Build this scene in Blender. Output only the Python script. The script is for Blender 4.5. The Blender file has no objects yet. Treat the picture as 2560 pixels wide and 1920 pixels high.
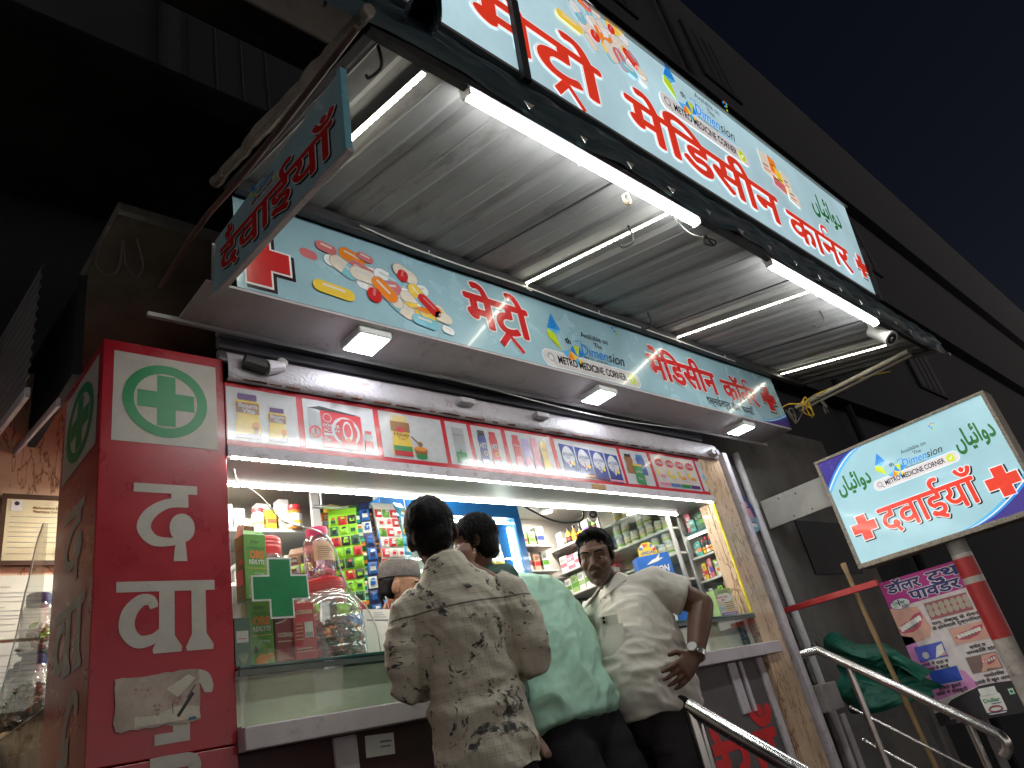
import bpy, bmesh, math, random
from mathutils import Vector, Matrix, noise
from math import sin, cos, pi, radians
random.seed(7)
SC = bpy.context.scene
COL = SC.collection
# ------------------------------------------------------------------ camera
cam = bpy.data.cameras.new('camera'); cam.sensor_width = 36.0; cam.sensor_fit = 'HORIZONTAL'
cam.lens = 1799.89*36/2560; cam.clip_start = .02; cam.clip_end = 300
camo = bpy.data.objects.new('camera', cam); COL.objects.link(camo)
camo.rotation_mode = 'XYZ'
a_, b_, c_ = radians(-48.0783), radians(25.8788), radians(-13.4653)
camo.matrix_world = Matrix.Translation((0, 0, .9)) @ Matrix.Rotation(a_, 4, 'Z') @ Matrix.Rotation(pi/2+b_, 4, 'X') @ Matrix.Rotation(c_, 4, 'Z')
SC.camera = camo
# ------------------------------------------------------------------ night sky
W = bpy.data.worlds.new('World'); SC.world = W; W.use_nodes = True
wn = W.node_tree.nodes; wl = W.node_tree.links
bgn = wn['Background']
sky = wn.new('ShaderNodeTexSky'); sky.sky_type = 'NISHITA'; sky.sun_disc = False
sky.sun_elevation = radians(-4); sky.sun_rotation = radians(120)
wmix = wn.new('ShaderNodeMixRGB'); wmix.inputs[0].default_value = .9
wmix.inputs[2].default_value = (.0007, .0010, .0026, 1)
wl.new(sky.outputs[0], wmix.inputs[1])
# town glow added low over the street as fill light, dark overhead
wtc = wn.new('ShaderNodeTexCoord'); wsp = wn.new('ShaderNodeSeparateXYZ'); wl.new(wtc.outputs['Generated'], wsp.inputs[0])
wmr = wn.new('ShaderNodeMapRange'); wmr.interpolation_type = 'SMOOTHSTEP'; wmr.inputs[1].default_value = .02; wmr.inputs[2].default_value = .27; wmr.inputs[3].default_value = 1; wmr.inputs[4].default_value = 0
wl.new(wsp.outputs['Z'], wmr.inputs[0]); wgl = wn.new('ShaderNodeMixRGB'); wgl.inputs[2].default_value = (.82,.75,.70,1)
wl.new(wmr.outputs[0], wgl.inputs[0]); wl.new(wmix.outputs[0], wgl.inputs[1]); wl.new(wgl.outputs[0], bgn.inputs[0]); bgn.inputs[1].default_value = .55
SC.view_settings.view_transform = 'Standard'; SC.view_settings.look = 'None'
SC.view_settings.exposure = 1.35; SC.view_settings.gamma = 1
SC.cycles.max_bounces = 7; SC.cycles.transparent_max_bounces = 16; SC.cycles.sample_clamp_indirect = 4
SC.cycles.caustics_reflective = False; SC.cycles.caustics_refractive = False
# ------------------------------------------------------------------ materials
_M = {}
def nodes_of(m):
    m.use_nodes = True; return m.node_tree.nodes, m.node_tree.links, m.node_tree.nodes['Principled BSDF']
def mat(name, col, rough=.5, metal=0., var=.12, vscale=6., bump=0., bscale=60., spec=.5, emit=0., coat=0., stretch=None, dirt=0., dcol=(.08,.06,.05)):
    if name in _M: return _M[name]
    m = bpy.data.materials.new(name); N, L, P = nodes_of(m)
    P.inputs['Roughness'].default_value = rough; P.inputs['Metallic'].default_value = metal
    P.inputs['Specular IOR Level'].default_value = spec
    if coat: P.inputs['Coat Weight'].default_value = coat; P.inputs['Coat Roughness'].default_value = .08
    tc = N.new('ShaderNodeTexCoord'); mp = N.new('ShaderNodeMapping'); L.new(tc.outputs['Object'], mp.inputs[0])
    if stretch: mp.inputs['Scale'].default_value = stretch
    out = None
    if var > 0:
        nz = N.new('ShaderNodeTexNoise'); nz.inputs['Scale'].default_value = vscale; nz.inputs['Detail'].default_value = 6; nz.inputs['Roughness'].default_value = .6
        L.new(mp.outputs[0], nz.inputs['Vector'])
        r = N.new('ShaderNodeMapRange'); r.inputs[1].default_value = .3; r.inputs[2].default_value = .7
        r.inputs[3].default_value = 1-var; r.inputs[4].default_value = 1+var; L.new(nz.outputs[0], r.inputs[0])
        mx = N.new('ShaderNodeMixRGB'); mx.blend_type = 'MULTIPLY'; mx.inputs[0].default_value = 1; mx.inputs[1].default_value = (*col, 1)
        L.new(r.outputs[0], mx.inputs[2]); out = mx.outputs[0]
        if dirt:
            n2 = N.new('ShaderNodeTexNoise'); n2.inputs['Scale'].default_value = vscale*2.3; n2.inputs['Detail'].default_value = 9; n2.inputs['Roughness'].default_value = .72
            L.new(mp.outputs[0], n2.inputs['Vector'])
            r2 = N.new('ShaderNodeMapRange'); r2.inputs[1].default_value = .56; r2.inputs[2].default_value = .68; r2.inputs[4].default_value = dirt
            L.new(n2.outputs[0], r2.inputs[0])
            m2 = N.new('ShaderNodeMixRGB'); m2.inputs[2].default_value = (*dcol, 1); L.new(r2.outputs[0], m2.inputs[0]); L.new(out, m2.inputs[1]); out = m2.outputs[0]
        L.new(out, P.inputs['Base Color'])
        rr = N.new('ShaderNodeMapRange'); rr.inputs[3].default_value = max(.02, rough-.08); rr.inputs[4].default_value = min(1, rough+.1); L.new(nz.outputs[0], rr.inputs[0]); L.new(rr.outputs[0], P.inputs['Roughness'])
    else: P.inputs['Base Color'].default_value = (*col, 1)
    if bump:
        bz = N.new('ShaderNodeTexNoise'); bz.inputs['Scale'].default_value = bscale; bz.inputs['Detail'].default_value = 5; L.new(mp.outputs[0], bz.inputs['Vector'])
        bp = N.new('ShaderNodeBump'); bp.inputs['Strength'].default_value = bump; bp.inputs['Distance'].default_value = .01
        L.new(bz.outputs[0], bp.inputs['Height']); L.new(bp.outputs[0], P.inputs['Normal'])
    if emit:
        if out: L.new(out, P.inputs['Emission Color'])
        else: P.inputs['Emission Color'].default_value = (*col, 1)
        P.inputs['Emission Strength'].default_value = emit
    _M[name] = m; return m
def lamp(name, col, s):
    if name in _M: return _M[name]
    m = bpy.data.materials.new(name); m.use_nodes = True; N = m.node_tree.nodes; L = m.node_tree.links; N.clear()
    e = N.new('ShaderNodeEmission'); o = N.new('ShaderNodeOutputMaterial'); e.inputs[0].default_value = (*col, 1); e.inputs[1].default_value = s
    L.new(e.outputs[0], o.inputs[0]); _M[name] = m; return m
def clear(name, tint=(.95,.97,.95), gloss=.10, rough=.03, body=0., bcol=(.8,.85,.8)):
    """thin clear sheet: tinted see-through plus a mirror coat"""
    if name in _M: return _M[name]
    m = bpy.data.materials.new(name); m.use_nodes = True; N = m.node_tree.nodes; L = m.node_tree.links; N.clear()
    t = N.new('ShaderNodeBsdfTransparent'); t.inputs[0].default_value = (*tint, 1)
    g = N.new('ShaderNodeBsdfGlossy'); g.inputs['Roughness'].default_value = rough
    lw = N.new('ShaderNodeLayerWeight'); lw.inputs[0].default_value = .25
    mr = N.new('ShaderNodeMapRange'); mr.inputs[3].default_value = gloss*.35; mr.inputs[4].default_value = min(1, gloss*4); L.new(lw.outputs['Facing'], mr.inputs[0])
    mx = N.new('ShaderNodeMixShader'); L.new(mr.outputs[0], mx.inputs[0]); L.new(t.outputs[0], mx.inputs[1]); L.new(g.outputs[0], mx.inputs[2])
    o = N.new('ShaderNodeOutputMaterial'); last = mx.outputs[0]
    if body:
        d = N.new('ShaderNodeBsdfDiffuse'); d.inputs[0].default_value = (*bcol, 1)
        m2 = N.new('ShaderNodeMixShader'); m2.inputs[0].default_value = body; L.new(last, m2.inputs[1]); L.new(d.outputs[0], m2.inputs[2]); last = m2.outputs[0]
    L.new(last, o.inputs[0]); _M[name] = m; return m
# ------------------------------------------------------------------ mesh builder
def frame(z):
    z = Vector(z).normalized(); u = Vector((0,0,1)) if abs(z.z) < .95 else Vector((1,0,0))
    x = u.cross(z).normalized(); return x, z.cross(x), z
class G:
    def __init__(s): s.v = []; s.f = []; s.m = []; s.mats = []
    def mi(s, m):
        if m not in s.mats: s.mats.append(m)
        return s.mats.index(m)
    def add(s, vs, fs, m, M=None):
        o = len(s.v); k = s.mi(m)
        s.v += [tuple(M @ Vector(p)) if M else tuple(p) for p in vs]
        for f in fs: s.f.append([i+o for i in f]); s.m.append(k)
        return s
    def box(s, a, b, m, M=None, bev=0.):
        x0,y0,z0 = a; x1,y1,z1 = b
        if bev <= 0:
            v = [(x,y,z) for x in (x0,x1) for y in (y0,y1) for z in (z0,z1)]
            return s.add(v, [(0,1,3,2),(4,6,7,5),(0,4,5,1),(2,3,7,6),(0,2,6,4),(1,5,7,3)], m, M)
        bm = bmesh.new(); bmesh.ops.create_cube(bm, size=1)
        for w in bm.verts: w.co = Vector(((x0+x1)/2+w.co.x*(x1-x0), (y0+y1)/2+w.co.y*(y1-y0), (z0+z1)/2+w.co.z*(z1-z0)))
        bmesh.ops.bevel(bm, geom=bm.edges[:], offset=bev, segments=2, affect='EDGES', profile=.5)
        bm.verts.index_update()
        s.add([w.co.copy() for w in bm.verts], [[w.index for w in f.verts] for f in bm.faces], m, M); bm.free(); return s
    def tube(s, pts, r, m, n=10, M=None, cap=True, flat=1.):
        pts = [Vector(p) for p in pts]; k = len(pts)
        rs = r if isinstance(r, (list,tuple)) else [r]*k
        vs = []; fs = []; px = None
        for i,p in enumerate(pts):
            d = (pts[min(i+1,k-1)]-pts[max(i-1,0)])
            if d.length < 1e-9: d = Vector((0,0,1))
            d.normalize()
            if px is None: x,_,_ = frame(d)
            else:
                x = px - d*px.dot(d)
                if x.length < 1e-6: x,_,_ = frame(d)
                x.normalize()
            px = x; y = d.cross(x)
            for j in range(n):
                t = 2*pi*j/n; vs.append(p + (x*cos(t)+y*sin(t)*flat)*rs[i])
        for i in range(k-1):
            for j in range(n):
                a = i*n+j; b = i*n+(j+1)%n; fs.append((a,b,b+n,a+n))
        if cap: fs.append(list(range(n))[::-1]); fs.append([(k-1)*n+j for j in range(n)])
        return s.add(vs, fs, m, M)
    def lathe(s, prof, m, n=20, M=None, cap=True):
        vs = []; fs = []; k = len(prof)
        for r,z in prof:
            for j in range(n): t = 2*pi*j/n; vs.append((r*cos(t), r*sin(t), z))
        for i in range(k-1):
            for j in range(n): a = i*n+j; b = i*n+(j+1)%n; fs.append((a,b,b+n,a+n))
        if cap: fs.append(list(range(n))[::-1]); fs.append([(k-1)*n+j for j in range(n)])
        return s.add(vs, fs, m, M)
    def ball(s, c, r, m, M=None, n=14, k=9, R=None):
        c = Vector(c); rr = r if isinstance(r,(tuple,list)) else (r,r,r); vs = []; fs = []
        for i in range(k+1):
            p = pi*i/k
            for j in range(n):
                t = 2*pi*j/n; q = Vector((rr[0]*sin(p)*cos(t), rr[1]*sin(p)*sin(t), rr[2]*cos(p)))
                if R: q = R @ q
                vs.append(c+q)
        for i in range(k):
            for j in range(n): a = i*n+j; b = i*n+(j+1)%n; fs.append((a,a+n,b+n,b))
        return s.add(vs, fs, m, M)
    def loft(s, rings, m, n=20, M=None):
        """rings: (centre, half-width vector, half-depth vector)"""
        vs = []; fs = []; k = len(rings)
        for c,a,b in rings:
            c,a,b = Vector(c),Vector(a),Vector(b)
            for j in range(n): t = 2*pi*j/n; vs.append(c+a*cos(t)+b*sin(t))
        for i in range(k-1):
            for j in range(n): p = i*n+j; q = i*n+(j+1)%n; fs.append((p,q,q+n,p+n))
        fs.append(list(range(n))[::-1]); fs.append([(k-1)*n+j for j in range(n)])
        return s.add(vs, fs, m, M)
    def prism(s, pts, y0, y1, m, M=None):
        """outline in x,z given thickness along y (front y0, back y1)"""
        k = len(pts); vs = [(x,y0,z) for x,z in pts]+[(x,y1,z) for x,z in pts]
        fs = [list(range(k)), [k+i for i in range(k)][::-1]]+[(i,k+i,k+(i+1)%k,(i+1)%k) for i in range(k)]
        return s.add(vs, fs, m, M)
    # ---- flat prints in the x,z plane facing -y; layer = how many sheets in front
    def flat(s, pts, lay, m, M=None):
        y = -.0012*lay; return s.add([(x,y,z) for x,z in pts], [list(range(len(pts)))], m, M)
    def rect(s, x0, z0, x1, z1, lay, m, M=None): return s.flat([(x0,z0),(x1,z0),(x1,z1),(x0,z1)], lay, m, M)
    def disc(s, x, z, r, lay, m, M=None, rz=None, n=28, rot=0):
        rz = rz or r; c,d = cos(rot),sin(rot)
        return s.flat([(x+r*cos(2*pi*i/n)*c-rz*sin(2*pi*i/n)*d, z+r*cos(2*pi*i/n)*d+rz*sin(2*pi*i/n)*c) for i in range(n)], lay, m, M)
    def ring(s, x, z, r0, r1, lay, m, M=None, n=40):
        y = -.0012*lay; vs = []; fs = []
        for i in range(n):
            t = 2*pi*i/n; vs += [(x+r0*cos(t),y,z+r0*sin(t)),(x+r1*cos(t),y,z+r1*sin(t))]
        for i in range(n): a = 2*i; b = 2*((i+1)%n); fs.append((a,a+1,b+1,b))
        return s.add(vs, fs, m, M)
    def pillshape(s, x, z, L, r, rot, lay, m, M=None, half=0):
        """capsule outline; half -1/1 draws one end only"""
        pts = []
        for i in range(9): t = -pi/2+pi*i/8; pts.append((L/2-r+r*cos(t), r*sin(t)))
        for i in range(9): t = pi/2+pi*i/8; pts.append((-L/2+r+r*cos(t), r*sin(t)))
        if half: pts = [(max(0,a) if half > 0 else min(0,a), b) for a,b in pts]
        c,d = cos(rot),sin(rot)
        return s.flat([(x+a*c-b*d, z+a*d+b*c) for a,b in pts], lay, m, M)
    def rrect(s, x0, z0, x1, z1, r, lay, m, M=None):
        pts = []
        for cx,cz,t0 in ((x1-r,z0+r,-pi/2),(x1-r,z1-r,0),(x0+r,z1-r,pi/2),(x0+r,z0+r,pi)):
            for i in range(7): t = t0+pi/2*i/6; pts.append((cx+r*cos(t), cz+r*sin(t)))
        return s.flat(pts, lay, m, M)
    def brush(s, pts, ws, lay, m, M=None):
        """ribbon with varying width: a hand-painted stroke"""
        k = len(pts); P = [Vector(p) for p in pts]; W_ = ws if isinstance(ws,(list,tuple)) else [ws]*k
        y = -.0012*lay; vs = []
        for i in range(k):
            d = (P[min(i+1,k-1)]-P[max(i-1,0)]).normalized(); nn = Vector((-d.y,d.x))*W_[i]/2
            vs += [(P[i].x+nn.x,y,P[i].y+nn.y),(P[i].x-nn.x,y,P[i].y-nn.y)]
        return s.add(vs, [(2*i,2*i+1,2*i+3,2*i+2) for i in range(k-1)], m, M)
    def plus(s, x, z, r, w, lay, m, M=None, rot=0.):
        p = [(-w,-r),(w,-r),(w,-w),(r,-w),(r,w),(w,w),(w,r),(-w,r),(-w,w),(-r,w),(-r,-w),(-w,-w)]
        c,d = cos(rot),sin(rot)
        return s.flat([(x+a*c-b*d, z+a*d+b*c) for a,b in p], lay, m, M)
    def text(s, t, x0, z0, lay, m, h=None, w=None, M=None, bold=0., cap=.682, align='L', tilt=0., skew=0.):
        """letters: baseline z0, cap height h; w squeezes to a width"""
        V,F,bw,x_ = glyphs(t, bold); sz = h/cap; sx = sz
        if w: sx = w/max(bw,1e-6)
        off = -x_*sx
        if align == 'C': off -= bw*sx/2
        if align == 'R': off -= bw*sx
        c,d = cos(tilt),sin(tilt); vs = []
        for (x,y,k) in V:
            a = x*sx+off+skew*y*sz; b = y*sz; vs.append((x0+a*c-b*d, -.0012*lay-.00018*k, z0+a*d+b*c))
        return s.add(vs, F, m, M)
    def obj(s, name, parent=None, smooth=False, loc=None, rot=None):
        me = bpy.data.meshes.new(name); me.from_pydata(s.v, [], s.f)
        for m in s.mats: me.materials.append(m)
        me.polygons.foreach_set('material_index', s.m)
        if smooth: me.polygons.foreach_set('use_smooth', [True]*len(s.f))
        me.update(); o = bpy.data.objects.new(name, me); COL.objects.link(o)
        if parent: o.parent = parent
        if loc: o.location = loc
        if rot: o.rotation_euler = rot
        if smooth == 'auto':
            sharp(me)
        return o
def sharp(me, ang=40):
    bm = bmesh.new(); bm.from_mesh(me)
    for e in bm.edges:
        e.smooth = not (len(e.link_faces) == 2 and e.calc_face_angle(0) > radians(ang))
    bm.to_mesh(me); bm.free()
_GL = {}
def glyphs(t, bold):
    key = (t, bold)
    if key in _GL: return _GL[key]
    if bold and any(ord(q) > 0x5ff for q in t):
        # thicken Indic and Urdu letters by stacking shifted copies (outline offsetting tears them)
        V0,F0,bw,xm = glyphs(t, 0); D = [(0,0)]+[(bold*cos(2*pi*i/8),bold*sin(2*pi*i/8)) for i in range(0,8,1 if bold > .025 else 2)]
        V = []; F = []; n = len(D)
        for c,(dx,dy) in enumerate(D):
            o = len(V); V += [(x+dx,y+dy,(c*6+k)/(n*6.)*6) for x,y,k in V0]; F += [[i+o for i in f] for f in F0]
        _GL[key] = (V,F,bw+2*bold,xm-bold); return _GL[key]
    c = bpy.data.curves.new('lettering', 'FONT'); c.body = t; c.offset = bold; c.resolution_u = 3
    o = bpy.data.objects.new('lettering', c); COL.objects.link(o)
    dg = bpy.context.evaluated_depsgraph_get(); dg.update()
    me = bpy.data.meshes.new_from_object(o.evaluated_get(dg))
    n = len(me.vertices); par = list(range(n))
    def fd(i):
        while par[i] != i: par[i] = par[par[i]]; i = par[i]
        return i
    F = [list(p.vertices) for p in me.polygons]
    for f in F:
        r = fd(f[0])
        for i in f[1:]: par[fd(i)] = r
    ids = {}; V = []
    for i,v in enumerate(me.vertices): V.append((v.co.x, v.co.y, ids.setdefault(fd(i), len(ids)) % 6))
    if F:
        p = me.polygons[0]
        if p.normal.z < 0: F = [f[::-1] for f in F]
    xs = [v[0] for v in V] or [0]
    bpy.data.objects.remove(o); bpy.data.curves.remove(c); bpy.data.meshes.remove(me)
    _GL[key] = (V, F, max(xs)-min(xs), min(xs)); return _GL[key]
# ------------------------------------------------------------------ naming
def thing(name, label, cat, loc=(0,0,0), rz=0., group=None):
    o = bpy.data.objects.new(name, None); COL.objects.link(o); o.location = loc; o.rotation_euler = (0,0,rz)
    o.empty_display_size = .1; o['label'] = label; o['category'] = cat
    if group: o['group'] = group
    return o
def tag(o, label, cat, group=None):
    o['label'] = label; o['category'] = cat
    if group: o['group'] = group
    return o
def struct(o): o['kind'] = 'structure'; return o
def board(name, label, cat, origin, ux, group=None):
    """a flat sign: local x runs along ux, z up, viewer on local -y"""
    ux = Vector(ux).normalized(); z = Vector((0,0,1)); z = (z-ux*z.dot(ux)).normalized(); y = z.cross(ux)
    r = thing(name, label, cat, group=group)
    r.matrix_world = Matrix.Translation(origin) @ Matrix((ux, y, z)).transposed().to_4x4()
    return r
def lerp(a, b, t): return a+(b-a)*t
def spline(pts, k=8):
    P = [Vector(p) for p in pts]; out = []
    for i in range(len(P)-1):
        p0 = P[max(i-1,0)]; p1 = P[i]; p2 = P[i+1]; p3 = P[min(i+2,len(P)-1)]
        for j in range(k):
            t = j/k; out.append(.5*((2*p1)+(p2-p0)*t+(2*p0-5*p1+4*p2-p3)*t*t+(3*p1-p0-3*p2+p3)*t**3))
    out.append(P[-1]); return out
# ------------------------------------------------------------------ palette
red = mat('red_laminate', (.36,.008,.02), .28, var=.14, vscale=9, bump=.05, bscale=25, coat=.08)
cream = mat('cream_vinyl', (.46,.42,.37), .4, var=.10, vscale=14, dirt=.35, dcol=(.30,.25,.2))
sgreen = mat('sign_green', (.01,.23,.075), .38, var=.12, vscale=20)
white = mat('white_print', (.78,.78,.78), .4, var=.05)
paintw = mat('old_white_paint', (.42,.38,.41), .38, var=.16, vscale=7, bump=.5, bscale=70, dirt=.75, dcol=(.26,.15,.12))
steelw = mat('chipped_white_steel', (.55,.50,.54), .5, var=.2, vscale=9, bump=.15, dirt=.8, dcol=(.20,.13,.11))
lam = mat('pinkish_laminate', (.50,.44,.46), .45, var=.18, vscale=4, dirt=.5, dcol=(.22,.17,.17))
slat = mat('shutter_slat', (.20,.19,.21), .5, var=.22, vscale=5, dirt=.4, dcol=(.14,.11,.11), metal=.2)
greyp = mat('grey_panel', (.13,.13,.125), .35, var=.12, vscale=3)
dark = mat('dark_panel', (.10,.085,.09), .55, var=.3, vscale=5, dirt=.3, dcol=(.16,.14,.14))
maroon = mat('maroon_panel', (.055,.018,.022), .5, var=.25)
ironb = mat('black_iron', (.035,.033,.035), .55, var=.4, vscale=12, bump=.2, dirt=.4, dcol=(.10,.06,.04))
alu = mat('aluminium', (.50,.49,.47), .4, metal=.6, var=.12)
chrome = mat('stainless_steel', (.66,.64,.62), .24, metal=1., var=.1, vscale=14, stretch=(1,1,1))
pvc = mat('white_plastic_pipe', (.62,.60,.60), .35, var=.12, dirt=.3, dcol=(.3,.25,.22))
plast = mat('white_plastic', (.72,.72,.70), .35, var=.04)
conc = mat('old_concrete', (.11,.10,.085), .9, var=.4, vscale=3, bump=.6, bscale=18, dirt=.6, dcol=(.05,.045,.04))
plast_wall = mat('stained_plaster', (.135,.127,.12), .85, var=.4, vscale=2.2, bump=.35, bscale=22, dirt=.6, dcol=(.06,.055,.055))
night_wall = mat('night_dark_plaster', (.015,.015,.019), .9, var=.45, vscale=1.2, bump=.3, bscale=9, dirt=.5, dcol=(.03,.03,.03))  # colour darkened so the unlit walls melt into the night sky
pane_dark = mat('dark_window', (.008,.009,.013), .7, var=.2)
woodp = mat('sawn_wood', (.42,.24,.10), .6, var=.25, stretch=(2,2,14))
edge_g = mat('green_glass_edge', (.015,.07,.06), .12, var=.2, coat=.5)
glass = clear('counter_glass', (.93,.96,.93), .08)
acry = clear('acrylic_sheet', (.95,.97,.95), .10, body=.02)
frost = mat('frosted_lining', (.74,.76,.66), .3, var=.14, vscale=5, coat=.2)
yel = mat('yellow_tape', (.75,.60,.02), .35, var=.15, bump=.4, bscale=40)
ink = mat('black_ink', (.02,.018,.022), .5, var=0)
rust = mat('rust', (.16,.05,.025), .8, var=.3)
grey_ink = mat('grey_ink', (.25,.24,.24), .5, var=0)
def marble():
    m = mat('marble_laminate', (.58,.41,.27), .3, var=.2, vscale=4, coat=.25)
    N, L, P = nodes_of(m); src = P.inputs['Base Color'].links[0].from_socket
    tc = N.new('ShaderNodeTexCoord'); mp = N.new('ShaderNodeMapping'); mp.inputs['Scale'].default_value = (9,9,1.9); mp.inputs['Rotation'].default_value = (0,.25,0); L.new(tc.outputs['Object'], mp.inputs[0])
    nz = N.new('ShaderNodeTexNoise'); nz.inputs['Scale'].default_value = 2.5; nz.inputs['Detail'].default_value = 3; L.new(mp.outputs[0], nz.inputs[0])
    ad = N.new('ShaderNodeVectorMath'); ad.operation = 'MULTIPLY_ADD'; ad.inputs[1].default_value = (2.4,2.4,2.4); L.new(nz.outputs['Color'], ad.inputs[0]); L.new(mp.outputs[0], ad.inputs[2])
    v = N.new('ShaderNodeTexVoronoi'); v.feature = 'DISTANCE_TO_EDGE'; v.inputs['Scale'].default_value = .9; L.new(ad.outputs[0], v.inputs[0])
    r = N.new('ShaderNodeMapRange'); r.inputs[1].default_value = .006; r.inputs[2].default_value = .05; r.inputs[3].default_value = .9; r.inputs[4].default_value = 0; L.new(v.outputs[0], r.inputs[0])
    mx = N.new('ShaderNodeMixRGB'); mx.inputs[2].default_value = (.20,.09,.03,1); L.new(r.outputs[0], mx.inputs[0]); L.new(src, mx.inputs[1]); L.new(mx.outputs[0], P.inputs['Base Color']); return m
marb = marble()
# ------------------------------------------------------------------ ground and far setting
asph = mat('asphalt', (.05,.05,.052), .85, var=.3, vscale=8, bump=.5, bscale=90)
tile = mat('platform_stone', (.16,.14,.13), .6, var=.3, vscale=4, bump=.2)
g = G(); g.add([(-60,-60,-.62),(60,-60,-.62),(60,60,-.62),(-60,60,-.62)], [(0,1,2,3)], asph); struct(g.obj('ground'))
g = G(); g.box((-.3,1.28,-.6),(4.36,4.4,0), tile, bev=.01)
for i in range(3): g.box((2.0,1.28-.24*(i+1),-.6),(4.5,1.28-.24*i-.003,-.14*(i+1)), tile)
struct(g.obj('platform'))

def building(name, label, x0, x1, y, z0, z1, wins, depth=4., m=night_wall, extra=None):
    t = thing(name, label, 'building', ((x0+x1)/2, y, -.6)); ox,oy = (x0+x1)/2, y
    g = G(); g.box((x0-ox,0,z0+.6),(x1-ox,depth,z1+.6), m)
    g.obj('wall', t)
    for (a,b,c,d) in wins:
        g = G(); g.box((a-ox-.06,-.05,c+.54),(b-ox+.06,-.002,d+.66), m); f = g.obj('window_surround', t)
        g = G(); g.box((a-ox,-.055,c+.6),(b-ox,-.052,d+.6), pane_dark)
        for k in range(1,4): xx = lerp(a,b,k/4)-ox; g.tube([(xx,-.065,c+.6),(xx,-.065,d+.6)], .008, ironb, 6)
        o = g.obj('window', f)
    if extra: extra(t, ox, oy)
    return t
def ex_old(t, ox, oy):
    g = G(); g.box((-9-ox,-1.1,4.55),(7.6-ox,-.0,4.75), conc); g.obj('floor_slab', t)
    for x in (-3.2,-.2): 
        g = G(); g.box((x-ox,-.3,.3),(x+.32-ox,-.003,4.54), conc, bev=.01); g.obj('column', t)
    for x,z in ((-2.2,2.4),(-1.0,2.9)):
        g = G(); g.box((x-ox,-.03,z),(x+.8-ox,-.002,z+1.2), plast_wall); g.obj('shutter_panel', t)
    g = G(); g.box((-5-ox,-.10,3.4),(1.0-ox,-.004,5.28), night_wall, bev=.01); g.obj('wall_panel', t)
    g = G(); g.tube([(1.25-ox,-.12,2.6),(1.25-ox,-.12,9)], .07, night_wall, 12); g.obj('downpipe', t)
building('old_building', 'old concrete building that the shop is set into, dark above the awning', -9, 5.2, 3.62, -.6, 9.2, [(-4.6,-3.8,5.4,6.6),(-1.4,-.6,5.4,6.6),(1.4,2.2,5.4,6.6)], 5, extra=ex_old)
def ex_nb(t, ox, oy):
    for z in (4.4,7.2,10.2):
        g = G(); g.box((5.3-ox,-.22,z),(80-ox,-.003,z+.10), night_wall); g.obj('ledge', t)
    for x in (6.6,9.4):
        g = G(); g.tube([(x-ox,-.12,.1),(x-ox,-.12,13.2)], .05, night_wall, 8); g.obj('downpipe', t)
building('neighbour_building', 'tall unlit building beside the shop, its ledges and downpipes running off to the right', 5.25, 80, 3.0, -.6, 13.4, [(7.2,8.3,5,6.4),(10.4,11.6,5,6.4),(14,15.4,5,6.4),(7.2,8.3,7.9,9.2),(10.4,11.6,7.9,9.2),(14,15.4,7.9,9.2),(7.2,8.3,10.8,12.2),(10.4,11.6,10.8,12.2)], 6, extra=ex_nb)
t = thing('concrete_beam', 'rough concrete beam crossing high above the left end of the awning', 'beam', (-1,1.93,4.0))
g = G(); g.box((-7,-.1,-.1),(6.2,.1,.28), conc, bev=.012); g.obj('beam_body', t)
# grey wall right of the shutter rail
t = thing('side_wall', 'stained grey plaster wall between the shutter rail and the neighbouring building', 'wall', (4.9,2.38,0))
g = G(); g.box((-.545,0,-.6),(1.75,.24,2.75), plast_wall, bev=.006); g.obj('plaster', t)
g = G(); g.box((.53,-.012,1.52),(1.40,-.002,1.94), pane_dark); g.obj('dark_opening', t)
g = G(); g.box((.06,-.016,-.3),(.13,-.002,.62), steelw); g.obj('painted_stripe', t)
# ------------------------------------------------------------------ the shop itself
shop = thing('pharmacy_shop', 'small corner pharmacy room, open at the front, walls lined with stocked shelves', 'shop', (2.4,2.9,0))
SX, SY = 2.4, 2.9
wallm = mat('shop_wall', (.42,.39,.35), .6, var=.15, vscale=2)
ceilm = mat('shop_ceiling', (.45,.44,.42), .5, var=.12, vscale=2, stretch=(1,6,1))
def sp(name, a, b, m, bev=0.):
    g = G(); g.box((a[0]-SX,a[1]-SY,a[2]),(b[0]-SX,b[1]-SY,b[2]), m, bev=bev); return g.obj(name, shop)
sp('back_wall', (.28,3.52,0), (4.3,3.6,2.3), wallm)
sp('right_wall', (4.2,2.24,0), (4.3,3.519,2.3), wallm)
sp('ceiling', (.93,2.42,2.3), (4.3,3.6,2.36), ceilm)
sp('roof', (.62,2.25,2.9), (4.6,3.6,2.96), conc)
sp('ceiling_beam', (3.0,2.425,2.21), (3.14,3.5,2.299), ceilm)
sp('floor', (.5,2.21,.003), (4.19,3.519,.03), tile)
sp('marble_column', (4.0,2.19,0), (4.25,2.235,2.25), marb, .004)
sp('column_return', (4.0,2.236,0), (4.045,2.30,1.96), marb)
sp('yellow_edge', (3.985,2.186,1.27), (3.999,2.196,1.945), yel)
sp('shutter_rail', (4.292,2.17,-.3), (4.345,2.24,2.30), steelw, .004)
sp('rail_gap', (4.251,2.215,-.3), (4.291,2.24,2.25), ink)
g = G(); g.box((.966-SX,2.2-SY,1.945),(4.0-SX,2.43-SY,1.968), greyp); g.box((.966-SX,2.425-SY,1.969),(4.0-SX,2.445-SY,2.3), greyp); g.obj('window_head', shop)
g = G(); g.box((.966-SX,2.188-SY,1.945),(4.02-SX,2.1995-SY,1.986), steelw); g.box((2.85-SX,2.1865-SY,1.952),(2.96-SX,2.188-SY,1.98), woodp); g.obj('head_trim', shop)
sp('side_fascia', (.60,2.66,2.44), (.63,3.6,2.899), night_wall)
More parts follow.
